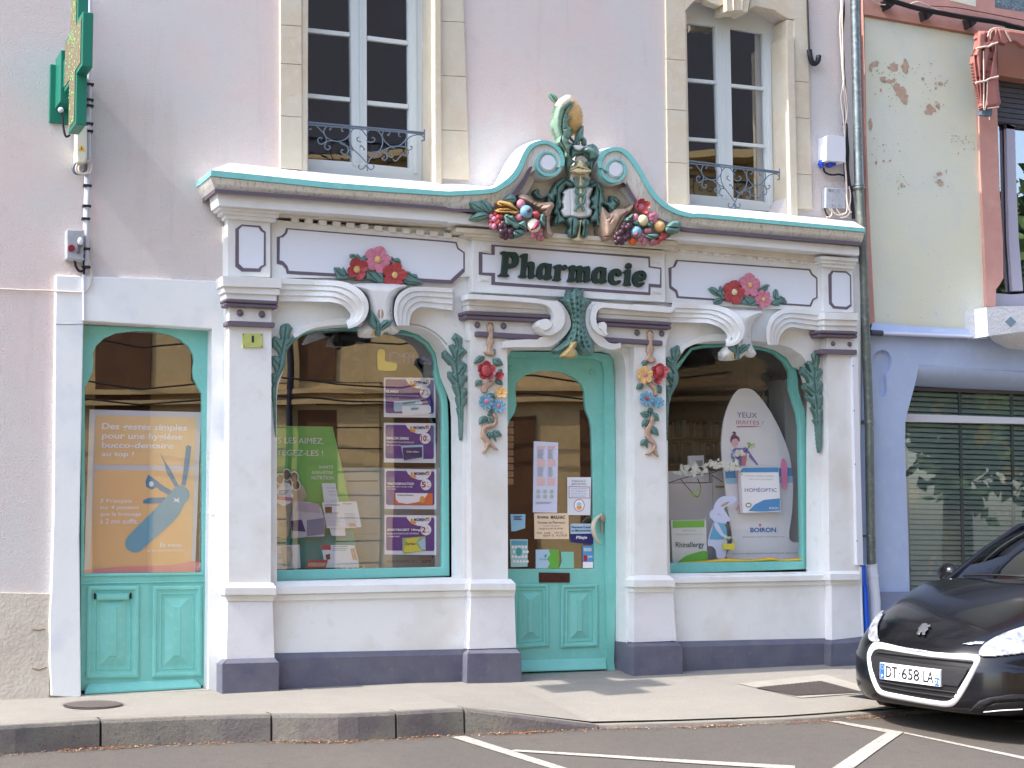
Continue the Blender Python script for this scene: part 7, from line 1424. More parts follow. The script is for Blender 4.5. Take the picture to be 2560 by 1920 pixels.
# ------------------------------------------------------------------ pharmacy cross sign
x0_ = P(*cA(710, 300), -.97).x; x1_ = P(*cA(806, 300), -.97).x
zt, zb = Z(*cA(705, 97), -.97), Z(*cA(705, 570), -.97)
zB_ = Z(*cA(700, 1083), -.75)
yA, yBk = -.97, -.27; ym = (yA+yBk)/2; hw = .145
CR = empty('pharmacy_cross', (x0_, ym, zB_), 'green pharmacy cross with lit dots projecting from the pink wall at the upper left', 'cross sign')
arm = (zt-zb); zc0 = (zt+zb)/2; zT_ = zc0+(zc0-zB_)
pts = [(ym+hw, zB_), (ym+hw, zb), (yBk, zb), (yBk, zt), (ym+hw, zt), (ym+hw, zT_), (ym-hw, zT_), (ym-hw, zt), (yA, zt), (yA, zb), (ym-hw, zb), (ym-hw, zB_)]
mb = MB(); n = len(pts); vs = [Vector((x0_, y, z)) for y, z in pts]+[Vector((x1_, y, z)) for y, z in pts]
t_ = tessellate_polygon([[Vector((y, z, 0)) for y, z in pts]]); mb.add(vs, [tuple(i) for i in t_]+[tuple(k+n for k in i) for i in t_]+[(i, (i+1) % n, (i+1) % n+n, i+n) for i in range(n)], CROSSG); mb.build('case', CR, bevel=.006)
def inset(p, d): 
    cy, cz = ym, zc0; return [(y+(d if y < cy else -d), z+(d if z < cz else -d)) for y, z in p]
pin = inset(pts, .03)
mb = MB(); mb.add([Vector((x0_-.004, y, z)) for y, z in pin], [tuple(i) for i in tessellate_polygon([[Vector((y, z, 0)) for y, z in pin]])], LEDP); mb.build('dot_panel', CR)
mb = MB(); rn = random.Random(3)
for i in range(130):
    y = ym+rn.gauss(0, .13); z = zc0+rn.uniform(-1, 1)*(zc0-zB_)*.95
    if abs(y-ym) > hw-.035 and not (zb+.04 < z < zt-.04): continue
    if y < yA+.04 or y > yBk-.04: continue
    y = round(y/.022)*.022; z = round(z/.022)*.022; mb.add([(x0_-.007, y-.006, z-.005), (x0_-.007, y+.006, z-.005), (x0_-.007, y+.006, z+.007), (x0_-.007, y-.006, z+.007)], [(0, 1, 2, 3)], LEDL)
mb.build('lit_dots', CR)
mb = MB(); zbk0, zbk1 = Z(*cA(500, 890), -.2), Z(*cA(500, 440), -.2); xb = P(*cA(515, 600), -.2).x
mb.box((xb, -.24, zbk0), (xb+.1, .0, zbk1), CROSSG); mb.box((xb+.02, -.3, zbk0+.1), (xb+.08, -.2, zbk0+.3), CROSSG); mb.box((xb-.04, -.03, zbk0-.1), (xb+.11, .0, zbk1-.05), CROSSG); mb.build('wall_bracket', CR, bevel=.006)
mb = MB(); mb.tube([P(a, b, -.26) for a, b in smooth(cA([(525, 950), (540, 1010), (550, 1110), (570, 1180), (605, 1165)]), 4)], .008, BLACK, 6); mb.ball(P(*cA(525, 950), -.26), .02, PVC); mb.build('power_lead', CR)
# transformer with warning sign
TR = empty('transformer_box', P(*cA(700, 1380), -.12), 'cream electrical box with a yellow warning triangle under the green cross', 'electrical box')
CRB = M('cream_plastic', (214, 212, 196), .4)
mb = MB(); fr_ = [cA(665, 1080), cA(755, 1080), cA(755, 1360), cA(738, 1405), cA(665, 1405), cA(662, 1370)]; mb.prism(fr_, 0, -.14, CRB); mb.build('case', TR, bevel=.012)
mb = MB(); mb.flat(cA([(705, 1252), (735, 1305), (676, 1303)]), -.142, M('warning_yellow', (226, 174, 40), .5)); mb.flat(cA([(705, 1264), (709, 1285), (703, 1298), (701, 1282)]), -.1435, BLACK); mb.build('warning_triangle', TR)
mb = MB(); mb.tube([P(a, b, -.08) for a, b in smooth(cA([(700, 1352), (700, 1385)]), 2)], .008, BLACK, 6)
for k in range(3): mb.tube([P(a+k*7, b, -.07-.01*k) for a, b in smooth(cA([(745, 1380), (700, 1400), (655, 1410), (632, 1455), (650, 1495), (700, 1500), (735, 1480), (742, 1420)]), 5)], .008 if k else .01, CABW if k else IRON, 6)
mb.build('cable_coil', TR)
# conduit with clips
mb = MB(); mb.tube([P(*cA(778, -20), -.05), P(*cA(772, 700), -.05), P(*cA(768, 1200), -.05), P(*cA(762, 1659), -.05), P(*cI(752, 200), -.05), P(*cI(746, 650), -.05)], .016, M('conduit_grey', (190, 194, 204), .35), 10)
mb.tube([P(*cA(740, 1480), -.04), P(*cA(738, 1659), -.04), P(*cI(730, 200), -.04), P(*cI(728, 330), -.04)], .009, PVC, 8)
for (f, u, v) in ((cA, 775, 730), (cA, 772, 865), (cA, 772, 915), (cA, 770, 1070), (cA, 768, 1135), (cA, 755, 1605), (cI, 750, 122), (cI, 742, 232), (cI, 742, 492), (cI, 745, 648)): 
    c = P(*f(u, v), -.055); mb.box((c.x-.028, c.y-.018, c.z-.008), (c.x+.028, c.y+.03, c.z+.008), BLACK)
mb.build('wall_conduit', label='grey conduit with black clips running down the pink wall below the cross', cat='conduit')
SBX = empty('switch_box', P(*cI(640, 580), -.08), 'grey metal switch box with a red button on the pink wall at left', 'switch box')
mb = MB(); mb.prism(cI([(580, 322), (722, 330), (722, 590), (578, 575)]), 0, -.11, M('box_metal', (168, 172, 178), .5, var=[(14, .4, .7, (150, 154, 162))])); mb.build('case', SBX, bevel=.006)
mb = MB(); mb.prism(circ(*cI(617, 484), 8.5, 8.5, 20), -.10, -.122, M('button_red', (130, 30, 50), .5)); mb.build('button', SBX, bevel=.003)
mb = MB(); mb.prism(cI([(670, 420), (690, 385), (700, 400), (712, 470), (690, 460), (690, 525), (665, 525)]), -.1, -.13, M('lever', (96, 88, 92), .5)); mb.ball(P(*cI(694, 425), -.135), .02, PVC, (1, .5, 1.4)); mb.build('lever', SBX, bevel=.003)
mb = MB(); mb.tube([P(a, b, -.05) for a, b in smooth(cI([(645, 590), (655, 640), (680, 680), (715, 682), (735, 640), (728, 560)]), 5)], .009, BLACK, 6); mb.tube([P(a, b, -.06) for a, b in smooth(cI([(650, 585), (690, 600), (725, 575)]), 5)], .008, PVC, 6); mb.tube([P(*cI(724, 540), -.05), P(*cI(726, 720), -.04)], .008, BLACK, 6); mb.build('leads', SBX)
mb = MB(); mb.tube([P(a, b, -.02 if a < 140 else -.05) for a, b in smooth([cI(-200, 832), *cI([(0, 838), (200, 848), (400, 852), (560, 862), (690, 868), (735, 860), (775, 810), (790, 730), (780, 650), (755, 560)])], 5)], .0065, CABW, 6); mb.build('thin_wire', label='thin pale wire crossing the pink wall and white surround at left', cat='wire')
mb = MB(); mb.tube([P(*cI(720, 715), -.05), P(*cI(722, 900), -.05), P(*cI(724, 1110), -.05)], .010, PVC, 8); mb.build('surround_cable', label='white cable running down the white surround above the left bay', cat='cable')

# ------------------------------------------------------------------ cables and boxes right of the right window
y_ = -.04
mb = MB(); mb.tube([P(a, b, y_) for a, b in smooth([cD(1446, -60), *cD([(1448, 60), (1455, 260), (1462, 420), (1475, 480), (1490, 540)])], 4)], .009, BLACK, 6); mb.tube([P(a, b, y_-.03) for a, b in smooth(cD([(1462, 430), (1475, 510), (1500, 550), (1535, 530), (1545, 480)]), 5)], .024, BLACK, 10); mb.build('hooked_cable', label='black cable ending in a hook beside the right upper window', cat='cable')
def cable(name, pts, r_, m_, lab, y=-.05, cat='cable'): mb = MB(); mb.tube([P(a, b, y) for a, b in smooth(pts, 5)], r_, m_, 6); return mb.build(name, label=lab, cat=cat)
mb = MB()
for pts, r_, m_, yy in ([(625, -40), (632, 60), (622, 200), (632, 420), (645, 620), (660, 800), (672, 1000), (668, 1100), (665, 1180)], .008, CABW, -.05), ([(640, -40), (642, 200), (645, 380), (650, 560), (655, 700), (630, 850), (655, 1050), (663, 1200)], .007, CABW, -.06), ([(655, -40), (640, 180), (650, 400), (645, 600), (680, 860), (682, 1000), (665, 1080)], .006, CABW, -.06):
    mb.tube([P(a, b, yy) for a, b in smooth(cE(pts), 5)], r_, m_, 6)
z7 = crop(2020, 300, 160/830)
for pts, r_ in ([(480, 540), (485, 640), (495, 760), (500, 900), (505, 1050), (540, 1180), (560, 1195)], .009), ([(530, 860), (550, 960), (545, 1080), (520, 1170)], .007), ([(270, 1150), (310, 1200), (290, 1250), (240, 1260)], .006), ([(300, 1150), (360, 1220), (440, 1230), (500, 1190), (510, 1050)], .006), ([(370, 1150), (420, 1220), (480, 1210)], .006), ([(420, 1265), (500, 1250), (545, 1190)], .006):
    mb.tube([P(a, b, -.07) for a, b in smooth(z7(pts), 5)], r_, CABW, 6)
mb.build('pale_cable_bundle', label='loose pale cables hanging down the corner beside the downpipe', cat='cables')
mb = MB()
for pts, r_ in (([(462, 60), (490, 60), (500, 200), (515, 400), (510, 600), (530, 800), (560, 950), (580, 1120), (590, 1280)]), .016), ([(470, 540), (480, 700), (490, 800)], .01), ([(215, 1140), (235, 1210), (265, 1250)], .007), ([(200, 620), (215, 670), (260, 700), (330, 712), (400, 705), (470, 722)], .009):
    mb.tube([P(a, b, -.045) for a, b in smooth(z7(pts), 5)], r_, BLACK, 7)
mb.tube([P(a, b, -.045) for a, b in smooth(cE([(648, -40), (655, 120), (640, 300), (650, 480), (655, 620), (668, 800), (670, 1100)]), 5)], .011, BLACK, 7); mb.build('black_cable_bundle', label='black cables running down the corner behind the downpipe', cat='cables')
J1 = empty('junction_box', P(*z7(360, 530), -.1), 'upper clean white junction box with blue glands beside the downpipe', 'junction box')
mb = MB(); mb.prism(smooth(z7([(245, 235), (250, 205), (280, 200), (440, 215), (480, 222), (486, 250), (488, 520), (470, 540), (260, 525), (235, 500)]), 2, True), 0, -.13, PVC); mb.build('case', J1, bevel=.012, seg=3)
mb = MB(); mb.prism(z7([(290, 532), (365, 538), (365, 580), (345, 600), (310, 595), (275, 570)]), -.02, -.09, M('gland_blue', (40, 70, 180), .5)); mb.prism(z7([(180, 510), (205, 515), (212, 560), (205, 620), (190, 610), (168, 560)]), -.02, -.07, MATS['gland_blue']); mb.build('gland', J1, bevel=.004)
mb = MB(); mb.prism(z7([(235, 875), (485, 890), (490, 1150), (230, 1138)]), 0, -.07, M('box_weathered', (176, 180, 188), .6, var=[(10, .4, .7, (160, 166, 176)), (40, .6, .75, (110, 112, 120))])); 
tx(mb, z7, 'BC 1', 270, 895, 395, 930, -.0715, M('marker', (110, 112, 122), .8)); tx(mb, z7, 'FC 71', 310, 1095, 430, 1130, -.0715, MATS['marker']); mb.build('junction_box', label='lower weathered grey junction box with loose wires under it', cat='junction box', bevel=.005)
# downpipe
DP = empty('downpipe', P(2180, 1640, -.12), 'grey zinc downpipe between the pharmacy and the neighbouring house', 'downpipe')
yd_ = -.12; c1 = [cE(748, -60), cE(748, 0), cE(772, 900), cE(788, 1600)]; c2 = [cG(1900, 100), cG(1915, 450), cG(1935, 1000), cG(1955, 1500)]
mb = MB(); mb.tube([P(*p, yd_) for p in (cE(748, -60), cE(756, 300), cE(772, 1000), cE(788, 1640))], .042, ZINC, 20); mb.build('upper_pipe', DP)
mb = MB(); mb.tube([P(*p, yd_) for p in (cE(788, 1620), cH(824, 200), cH(840, 700), cH(860, 1200), cX(312, 430), cX(320, 1000), cX(328, 1410))], .039, ZINCD, 20); mb.build('lower_pipe', DP)
for p, r_ in ((cE(787, 1600), .05), (cE(788, 1625), .055), (cX(312, 420), .045), (cX(312, 432), .046), (cX(320, 1215), .044)):
    mb = MB(); c = P(*p, yd_); mb.tube([c-Vector((0, 0, .008)), c+Vector((0, 0, .008))], r_, ZINC, 20); mb.box((c.x-.02, c.y, c.z-.008), (c.x+.02, 0, c.z+.008), ZINC); mb.build('collar', DP)
mb = MB(); mb.tube([P(*p, yd_) for p in (cX(326, 1412), cX(334, 1500), cX(350, 1659), (2190, 1680))], .05, PVC, 20); mb.tube([P(*cX(333, 1484), yd_), P(*cX(334, 1500), yd_)], .056, PVC, 20); mb.tube([P(*cX(326, 1412), yd_), P(*cX(327, 1420), yd_)], .055, PVC, 20); mb.build('plastic_foot', DP)
mb = MB(); mb.tube([P(a, b, -.19) for a, b in smooth([cX(268, 1418), cX(275, 1540), *cR([(185, 500), (195, 700), (200, 800), (205, 890)])], 4)], .026, BLUEP, 12); mb.build('blue_hose', label='bright blue pipe at the foot of the downpipe', cat='pipe')
mb = MB(); mb.prism([cQ(1520, -20), cQ(1558, -20), cX(272, 1418), cX(230, 1418)], -.15, -.235, PVC)
for v in (40, 350, 720, 1250): mb.ball(P(*cX(200+v*.022, v), -.237), .006, IRON, n=5)
mb.build('cable_duct', label='white plastic duct running down the right side of the shopfront', cat='duct', bevel=.005)
mb = MB(); mb.tube([P(*cR(150, 345), -.2), P(*cR(155, 600), -.2), P(*cR(165, 860), -.2)], .014, PVC, 8); mb.build('duct_tail', label='thin white tube below the duct beside the blue pipe', cat='tube')

# ------------------------------------------------------------------ neighbouring house
NB = empty('neighbouring_house', (7, 0, 0), 'neighbouring house with peeling cream wall, terracotta trim and lavender ground floor', 'building')
CRM = M('peeling_cream', (200, 202, 176), .85, [(60, .2, 'n')], var=[(1.3, .4, .7, (198, 196, 166)), (5, .5, .8, (190, 196, 176)), (4.2, .63, .66, (186, 152, 130)), (30, .68, .72, (150, 140, 120))])
CRM = M('peeling_cream2', (216, 218, 204), .85, [(60, .2, 'n')], var=[(1.0, .4, .65, (218, 217, 192)), (5, .5, .8, (208, 214, 204))], speck=(24, .70, (160, 142, 122)))
TER = M('terracotta', (196, 148, 138), .8, [(50, .15, 'n')], var=[(3, .4, .7, (190, 140, 130)), (9, .5, .8, (202, 156, 146))])
TERD = M('terracotta_shaded', (160, 112, 94), .8, [(50, .15, 'n')])  # the trim's terracotta, darkened in colour for the shade on the lintel
LAV = M('lavender_paint', (172, 188, 218), .65, [(60, .15, 'n')], var=[(2, .4, .7, (166, 182, 214)), (9, .5, .8, (178, 194, 222))])
LAV2 = M('lavender_grey', (130, 136, 164), .7, [(60, .2, 'n')])
PEEL = M('bare_render', (194, 168, 150), .9, [(50, .3, 'n')], var=[(20, .4, .7, (176, 144, 124))])
xn = 14.0
mb = MB()
pan = [cE(820, 120), cE(1805, 292), cE(1830, 1300), cH(1890, 590), cH(1890, 790), cH(920, 735), cE(868, 1659), cE(850, 1200)]
mb.prism(pan, .3, 0, CRM); mb.build('cream_wall', NB)
mb = MB(); rn = random.Random(5)
def blob(c, rx, ry, n=16, j=.45): return [(c[0]+rx*math.cos(2*math.pi*i/n)*(1+rn.uniform(-j, j*.6)), c[1]+ry*math.sin(2*math.pi*i/n)*(1+rn.uniform(-j, j*.6))) for i in range(n)]
for (u, v, rx, ry) in ((1080, 575, 12, 13), (1050, 585, 8, 5), (1190, 575, 12, 17), (1110, 755, 8, 12), (1150, 800, 14, 16), (1185, 850, 9, 14), (1400, 945, 14, 13), (1470, 915, 6, 6), (1370, 970, 6, 6), (885, 1080, 5, 17), (890, 590, 5, 10), (910, 560, 8, 8), (940, 550, 5, 9), (1480, 1500, 7, 6), (1490, 1580, 8, 10), (1000, 1390, 3, 3), (935, 1405, 3, 6), (1055, 1390, 4, 3), (1155, 1600, 4, 8), (1450, 760, 3, 3), (1490, 720, 6, 5), (990, 680, 8, 6), (1040, 700, 10, 5), (975, 780, 3, 5), (1090, 690, 4, 6), (1340, 680, 4, 4)):
    kk = globals().get('kk', 0)+1; mb.flat(blob(cE(u, v), rx, ry), -.0032-.0001*kk, PEEL)
for i in range(170):
    g = rn.choice([(950, 600), (1030, 700), (1180, 640), (1350, 560), (1480, 720), (1000, 1280), (1490, 1560), (1130, 1580), (1100, 860), (1700, 1200), (1440, 900)]); c = cE(g[0]+rn.gauss(0, 55), g[1]+rn.gauss(0, 45))
    if c[0] > cE(1790, 0)[0] or c[0] < cE(850, 0)[0]: continue
    mb.flat(blob(c, rn.uniform(.5, 1.8), rn.uniform(.6, 2.2), 7), -.007-.00001*i, M('chip_grey', (140, 136, 112), .9))
mb.build('peeled_plaster', NB)
mb = MB(); mb.prism([(2152.5, -400), cE(828, -500), cE(822, 120), cE(850, 1200), cE(868, 1659), cH(925, 725), cH(870, 740), (2172, 900), (2165, 400)], .3, -.028, TER); mb.build('corner_trim', NB, bevel=.004)
mb = MB(); mb.prism([cE(829, -500), cE(4000, -100), cE(4000, 640), cE(1985, 330), cE(1806, 292), cE(822, 121)], .3, -.028, TER)
mb.build('band_trim', NB, bevel=.004)
mb = MB(); mb.prism([cE(822, 122), cE(1806, 293), cE(1806, 306), cE(822, 134)], .02, -.02, TERD); mb.build('band_shadow_strip', NB)  # thin strip in the darker terracotta, drawn as the shadow under the band
mb = MB(); mb.prism([cE(1807, 296), cE(1975, 325), cE(1985, 1000), cE(2005, 1659), cH(2032, 0), cH(2036, 330), cH(2005, 385), cH(1972, 430), cH(1968, 575), cH(1886, 577), cH(1865, 0), cE(1835, 1500)], .3, -.03, TER); mb.build('window_trim', NB, bevel=.006)
mb = MB(); mb.prism([cE(1976, 325), cE(4000, 641), cE(4000, 960), cE(1990, 650)], .3, -.02, TERD); mb.build('lintel', NB)
mb = MB(); mb.box((3.06, .46, 0), (xn, 8, 9), LAV2); mb.box((3.02, .0, 6.9), (xn, .2, 9), TER); mb.build('house_mass', NB)
# first floor window
mb = MB(); sh_y = .12; SHT = M('shutter_dark', (76, 76, 84), .6)
for i in range(9):
    v = 655+i*44; mb.prism([cE(1960, v), cE(4000, v+250), cE(4000, v+290), cE(1960, v+40)], sh_y+.02, sh_y-(.006 if i % 2 else .012), SHT)
NW = mb.build('window', NB, bevel=.004)
mb = MB(); LVF = M('frame_lavender', (180, 178, 196), .4)
mb.prism([cE(1955, 1040), cE(4000, 1250), cE(4000, 1280), cE(2140, 1100), cE(2138, 1120), cE(2058, 1110), cE(2055, 1070), cE(1955, 1062)], .17, .13, SHT)
mb.prism([cE(2060, 1065), cE(2135, 1085), cE(2150, 1659), cH(2168, 0), cH(2205, 440), cH(2112, 440), cH(2082, 0), cE(2072, 1659)], .17, .13, LVF)
mb.prism([cH(1900, 455), cH(2110, 470), cH(4000, 330), cH(4000, 580), cH(1900, 600)], .2, .13, LVF); mb.build('frame', NW, bevel=.004)
mb = MB(); GNB = glass('neighbour_glass', .45); mb.flat([cE(1955, 1060), cE(4000, 1280), cH(4000, 350), cH(1900, 460)], .18, GNB); mb.build('pane', NW)
mb = MB(); mb.flat([cE(1955, 700), cE(4000, 1000), cH(4000, 600), cH(1900, 560)], .195, DARK); mb.build('dark_room', NW)
# upper bits at the top edge
mb = MB(); mb.prism([cE(1575, -200), cE(1800, -200), cE(1795, 58), cE(1580, 5)], .0, -.031, CRM); mb.build('upper_panel', NB); mb = MB(); mb.prism([cE(1955, -200), cE(2400, -200), cE(2400, 130), cE(1960, 60)], .0, -.0315, M('slate_blue', (104, 120, 132), .3, var=[(18, .4, .6, (80, 96, 104)), (40, .5, .7, (150, 160, 164))])); mb.build('upper_window', NB)
# white corbel with diamond
mb = MB(); yc = -.3; STW = M('white_roughcast', (232, 234, 240), .8, [(30, .9, 'n'), (90, .8, 'n')])
mb.prism([cH(1888, 582), cH(1990, 574), cH(4000, 540), cH(4000, 700), cH(2212, 790), cH(2050, 812), cH(1965, 822), cH(1902, 830)], 0, yc, STW)
top_ = [cH(1902, 830), cH(1965, 822), cH(2050, 812), cH(2212, 790), cH(2900, 740)]; bot = [cH(1905, 850), cH(1985, 900), cH(2060, 935), cH(2212, 955), cH(2900, 960)]
A_ = [P(a, b, yc) for a, b in top_]; B_ = [P(a, b, -.02) for a, b in bot]; Mid = [a.lerp(b, .5)+Vector((0, -.05, -.03)) for a, b in zip(A_, B_)]; mb.quads([A_, Mid, B_], STW, True); mb.build('corbel', NB)
mb = MB(); mb.prism(cH([(2095, 658), (2146, 706), (2098, 752), (2050, 705)]), yc+.01, yc-.004, M('diamond_grey', (128, 150, 168), .6)); mb.build('diamond', NB)
# ledge and tubes
mb = MB(); a_ = [cH(905, 712), cH(1200, 738), cH(1892, 778)]; b_ = [cH(885, 780), cH(1200, 800), cH(1905, 835)]; mb.quads([[P(a, b, -.03) for a, b in a_], [P(a, b, -.09) for a, b in b_], [P(a, b+3, -.02) for a, b in b_]], LAV); mb.build('ledge', NB)
mb = MB(); mb.tube([P(*cH(985, 805), -.09), P(*cH(1500, 828), -.09), P(*cH(1890, 840), -.09), P(*cH(1960, 822), -.09), P(*cH(1985, 820), -.09)], .017, M('tube_lavender', (206, 212, 236), .4), 10); mb.tube([P(*cH(885, 800), -.09), P(*cH(985, 806), -.09)], .026, M('foam_black', (70, 74, 90), .8), 10); mb.build('ledge_tube', NB)
mb = MB(); mb.prism(circ(*cH(1815, 712), 13.5, 18, 28), 0, -.03, PALEY, [circ(*cH(1815, 712), 9.3, 12.5, 28)]); mb.prism(circ(*cH(1815, 712), 9.0, 12, 20), 0, -.006, M('vent_inner', (130, 124, 104), .7))
for i in range(7): mb.tube([P(*cH(1785, 680+i*10.5), -.015), P(*cH(1845, 682+i*10.5), -.015)], .004, PALEY, 5)
mb.build('vent', NB)
# ground floor front with keyhole recess and shutter opening
edge = [cX(655, 40), cX(640, 120), cX(620, 200), cX(582, 340), cX(562, 430), cX(560, 560), cX(566, 800), cX(582, 1200), cX(592, 1600), cR(520, 545), cR(530, 760)]
kh = smooth(cH([(985, 950), (1040, 970), (1068, 1040), (1050, 1120), (1022, 1170), (1028, 1260), (1020, 1330), (993, 1358), (965, 1335), (955, 1260), (950, 1175), (915, 1120), (900, 1050), (925, 980)]), 3, True)
cov_t = [cX(655, 40), cH(1305, 1080), cH(1700, 1105), cH(2212, 1140), cH(4000, 1260)]
front = [cH(872, 790), cH(1905, 838), cH(4000, 900), cH(4000, 1260), cH(2212, 1135), cH(1700, 1105), cH(1305, 1078)]+edge+[(2270, 1640), (2150.5, 1650), (2151, 1200), (2158, 840)]
mb = MB(); mb.prism(front, .3, -.02, LAV, [kh]); mb.prism([(a, b) for a, b in circ(*cH(985, 1100), 50, 90, 12)], .3, .02, LAV2 if False else LAV); mb.build('ground_floor_wall', NB)
mb = MB(); rows = []
for k in range(9):
    t = k/8; a = t*math.pi/2; y = -.02+.32*(1-math.cos(a)) ; v = math.sin(a)
    rows.append([P(*(lambda p, q: (p[0]+(q[0]-p[0])*v, p[1]+(q[1]-p[1])*v))(p, q), y) for p, q in (((2294, 905), (2272, 965)), (cH(1305, 1080), cH(1245, 1262)), (cH(1700, 1105), cH(1700, 1285)), (cH(2212, 1138), cH(2212, 1306)), (cH(4000, 1260), cH(4000, 1420)))])
mb.quads(rows, LAV, True); mb.build('cove', NB)
mb = MB(); mb.prism([cX(600, 185), cX(1382, 208), cX(3200, 260), cX(3200, 290), cX(1382, 236), cX(590, 208)], .34, .30, M('frame_brown_grey', (96, 90, 96), .6)); mb.prism([cX(500, 368), cX(1382, 398), cX(3200, 450), cX(3200, 500), cX(1382, 442), cX(500, 425)], .34, .28, PVC); mb.build('shop_frame', NB, bevel=.004)
SHU = M('roller_shutter', (156, 182, 184), .5, var=[(5, .4, .7, (146, 174, 178)), (22, .5, .75, (164, 188, 184))], speck=(3.3, .62, (196, 200, 180)))
mb = MB()
for i in range(44):
    v = 215+i*35.5; sl_ = .042-.00105*i
    q4 = [(520, v), (1382, v+862*sl_), (1382, v+862*sl_+26), (520, v+27)]
    a, b, c, d = (cX(*p) for p in q4); ex_ = lambda p, q_: (p[0]+(q_[0]-p[0])*3, p[1]+(q_[1]-p[1])*3); b2, c2 = ex_(a, b), ex_(d, c)
    mb.quads([[P(*a, .375), P(*b2, .375)], [P(*(a[0], a[1]+2.5), .36), P(*(b2[0], b2[1]+2.5), .36)], [P(*d, .358), P(*c2, .358)], [P(*(d[0], d[1]+1.5), .385), P(*(c2[0], c2[1]+1.5), .385)]], SHU)
mb.build('roller_shutter', NB)
mb = MB(); mb.flat([cX(450, 150), cX(3200, 200), cX(3200, 1800), cX(450, 1800)], .40, M('shutter_gap', (46, 58, 64), .8)); mb.build('shutter_backing', NB)
mb = MB()
for (ut, ub) in ((930, 962), (1288, 1316), (1660, 1680), (2050, 2060)): mb.prism([cX(ut, 215), cX(ut+18, 215), cX(ub+18, 1659), cX(ub, 1659)], .37, .345, M('shutter_guide', (110, 122, 132), .5))
mb.prism([cX(555, 440), cX(575, 440), cX(605, 1659), cX(590, 1659)], .36, .33, MATS['shutter_guide']); mb.build('shutter_guides', NB)
mb = MB(); mb.flat([cX(450, 150), cX(3200, 200), cX(3200, 1800), cX(450, 1800)], .325, glass('neighbour_shop_glass', .13)); mb.build('shop_pane', NB)
mb = MB(); mb.prism([cX(372, 1603), cX(600, 1600), cX(640, 1900), (2190, 1665)], .0, -.045, LAV2); mb.build('ground_plinth', NB)
# awning
zw = crop(2400, 40, 160/1021); AW = empty('awning', P(*zw(500, 900), -.2), 'folded terracotta awning with pale stripes over the neighbour window', 'awning')
CLO = M('awning_cloth', (168, 112, 104), .8, [(70, .15, 'n')], var=[(4, .4, .7, (156, 100, 92))]); STRI = M('awning_stripe', (214, 190, 178), .8)
mb = MB(); mb.relief([*zw([(440, 245), (520, 200), (600, 190), (760, 215), (1021, 255), (2200, 420), (2200, 640), (1150, 530), (1021, 508), (970, 490), (905, 430), (850, 410), (780, 430), (715, 468), (650, 440), (590, 440), (540, 480), (480, 470)])], -.30, .05, CLO, r_=6, step=1.3, lines=[zw([(600, 210), (640, 420)]), zw([(740, 240), (800, 430)]), zw([(560, 210), (500, 400)])], gd=.5, gw=2.5); mb.build('valance', AW)
mb = MB(); mb.relief(zw([(290, 230), (440, 235), (470, 330), (560, 450), (575, 600), (610, 960), (640, 1280), (658, 1380), (620, 1450), (440, 1470), (400, 1480), (335, 1480), (250, 1060), (205, 740), (210, 620), (262, 520), (270, 300)]), -.26, .09, CLO, r_=10, step=1.1, lines=[zw([(365, 520), (350, 900), (360, 1450)]), zw([(470, 480), (490, 560), (430, 900), (400, 1470)]), zw([(250, 650), (290, 1000), (330, 1400)]), zw([(430, 250), (420, 400)]), zw([(540, 470), (500, 700), (445, 1000)])], gd=.6, gw=3.2); mb.build('folded_side', AW)
mb = MB()
for L_, w_ in (([(258, 520), (330, 505), (395, 490), (450, 490), (510, 455), (600, 425)], .010), ([(250, 1068), (320, 1052), (400, 1038), (470, 1000), (540, 985), (612, 965)], .010), ([(725, 225), (745, 290), (810, 405)], .009), ([(440, 330), (470, 240), (520, 205), (620, 192), (1021, 255)], .006), ([(480, 370), (490, 270), (560, 195)], .006), ([(375, 560), (380, 1000), (380, 1460), (400, 1475), (425, 1300), (440, 1000)], .006), ([(440, 1475), (620, 1450)], .006)):
    mb.tube([P(a, b, -.355) for a, b in smooth(zw(L_), 4)], w_, STRI, 6)
mb.build('trim_braid', AW)
mb = MB(); mb.box(tuple(P(*zw(350, 1570), -.28)), tuple(P(*zw(440, 1500), -.22)), IRON); mb.tube([P(*zw(350, 1590), -.27), P(*zw(440, 1530), -.27)], .012, IRON, 6); mb.tube([P(*zw(455, 1500), -.2), P(*zw(475, 1659), -.2)], .006, STRI, 5); mb.build('fixing_hook', AW)
# overhead cable bundle
OC = empty('overhead_cables', P(*cE(1500, 120), -.12), 'thick black cable bundle on brackets along the neighbour band', 'cables')
mb = MB()
for k, dy in enumerate((0, 9, -7)): mb.tube([P(a, b+dy*.3, -.12-.015*k) for a, b in smooth(cE([(900, -60), (1040, -5), (1110, 18), (1250, 60), (1380, 90), (1500, 112), (1620, 135), (1800, 165), (2000, 195), (2212, 250), (3000, 420)]), 4)], .016, BLACK, 8)
mb.build('black_bundle', OC)
for u, v in ((1070, 20), (1400, 110), (1780, 180), (2150, 240)): mb = MB(); mb.prism(cE([(u-35, v-35), (u+35, v-25), (u+25, v+20), (u-15, v+55), (u-25, v+10)]), 0, -.14, BLACK); mb.build('bracket', OC, bevel=.006)
mb = MB(); mb.tube([P(*cE(975, 55), -.06), P(*cE(1050, 30), -.08)], .012, BLACK, 6); mb.tube([P(a, b, -.09) for a, b in smooth(cE([(870, -40), (930, 20), (1000, 42), (1080, 35)]), 4)], .006, CABW, 5); mb.tube([P(a, b, -.1) for a, b in smooth(cE([(1230, 35), (1290, 15), (1350, 35), (1480, 90), (1650, 128)]), 4)], .006, CABW, 5); mb.tube([P(a, b, -.07) for a, b in smooth(cE([(1380, 50), (1600, 62), (1800, 95), (2212, 175), (3000, 330)]), 4)], .006, M('wire_brown', (120, 80, 76), .6), 5); mb.build('thin_wires', OC)
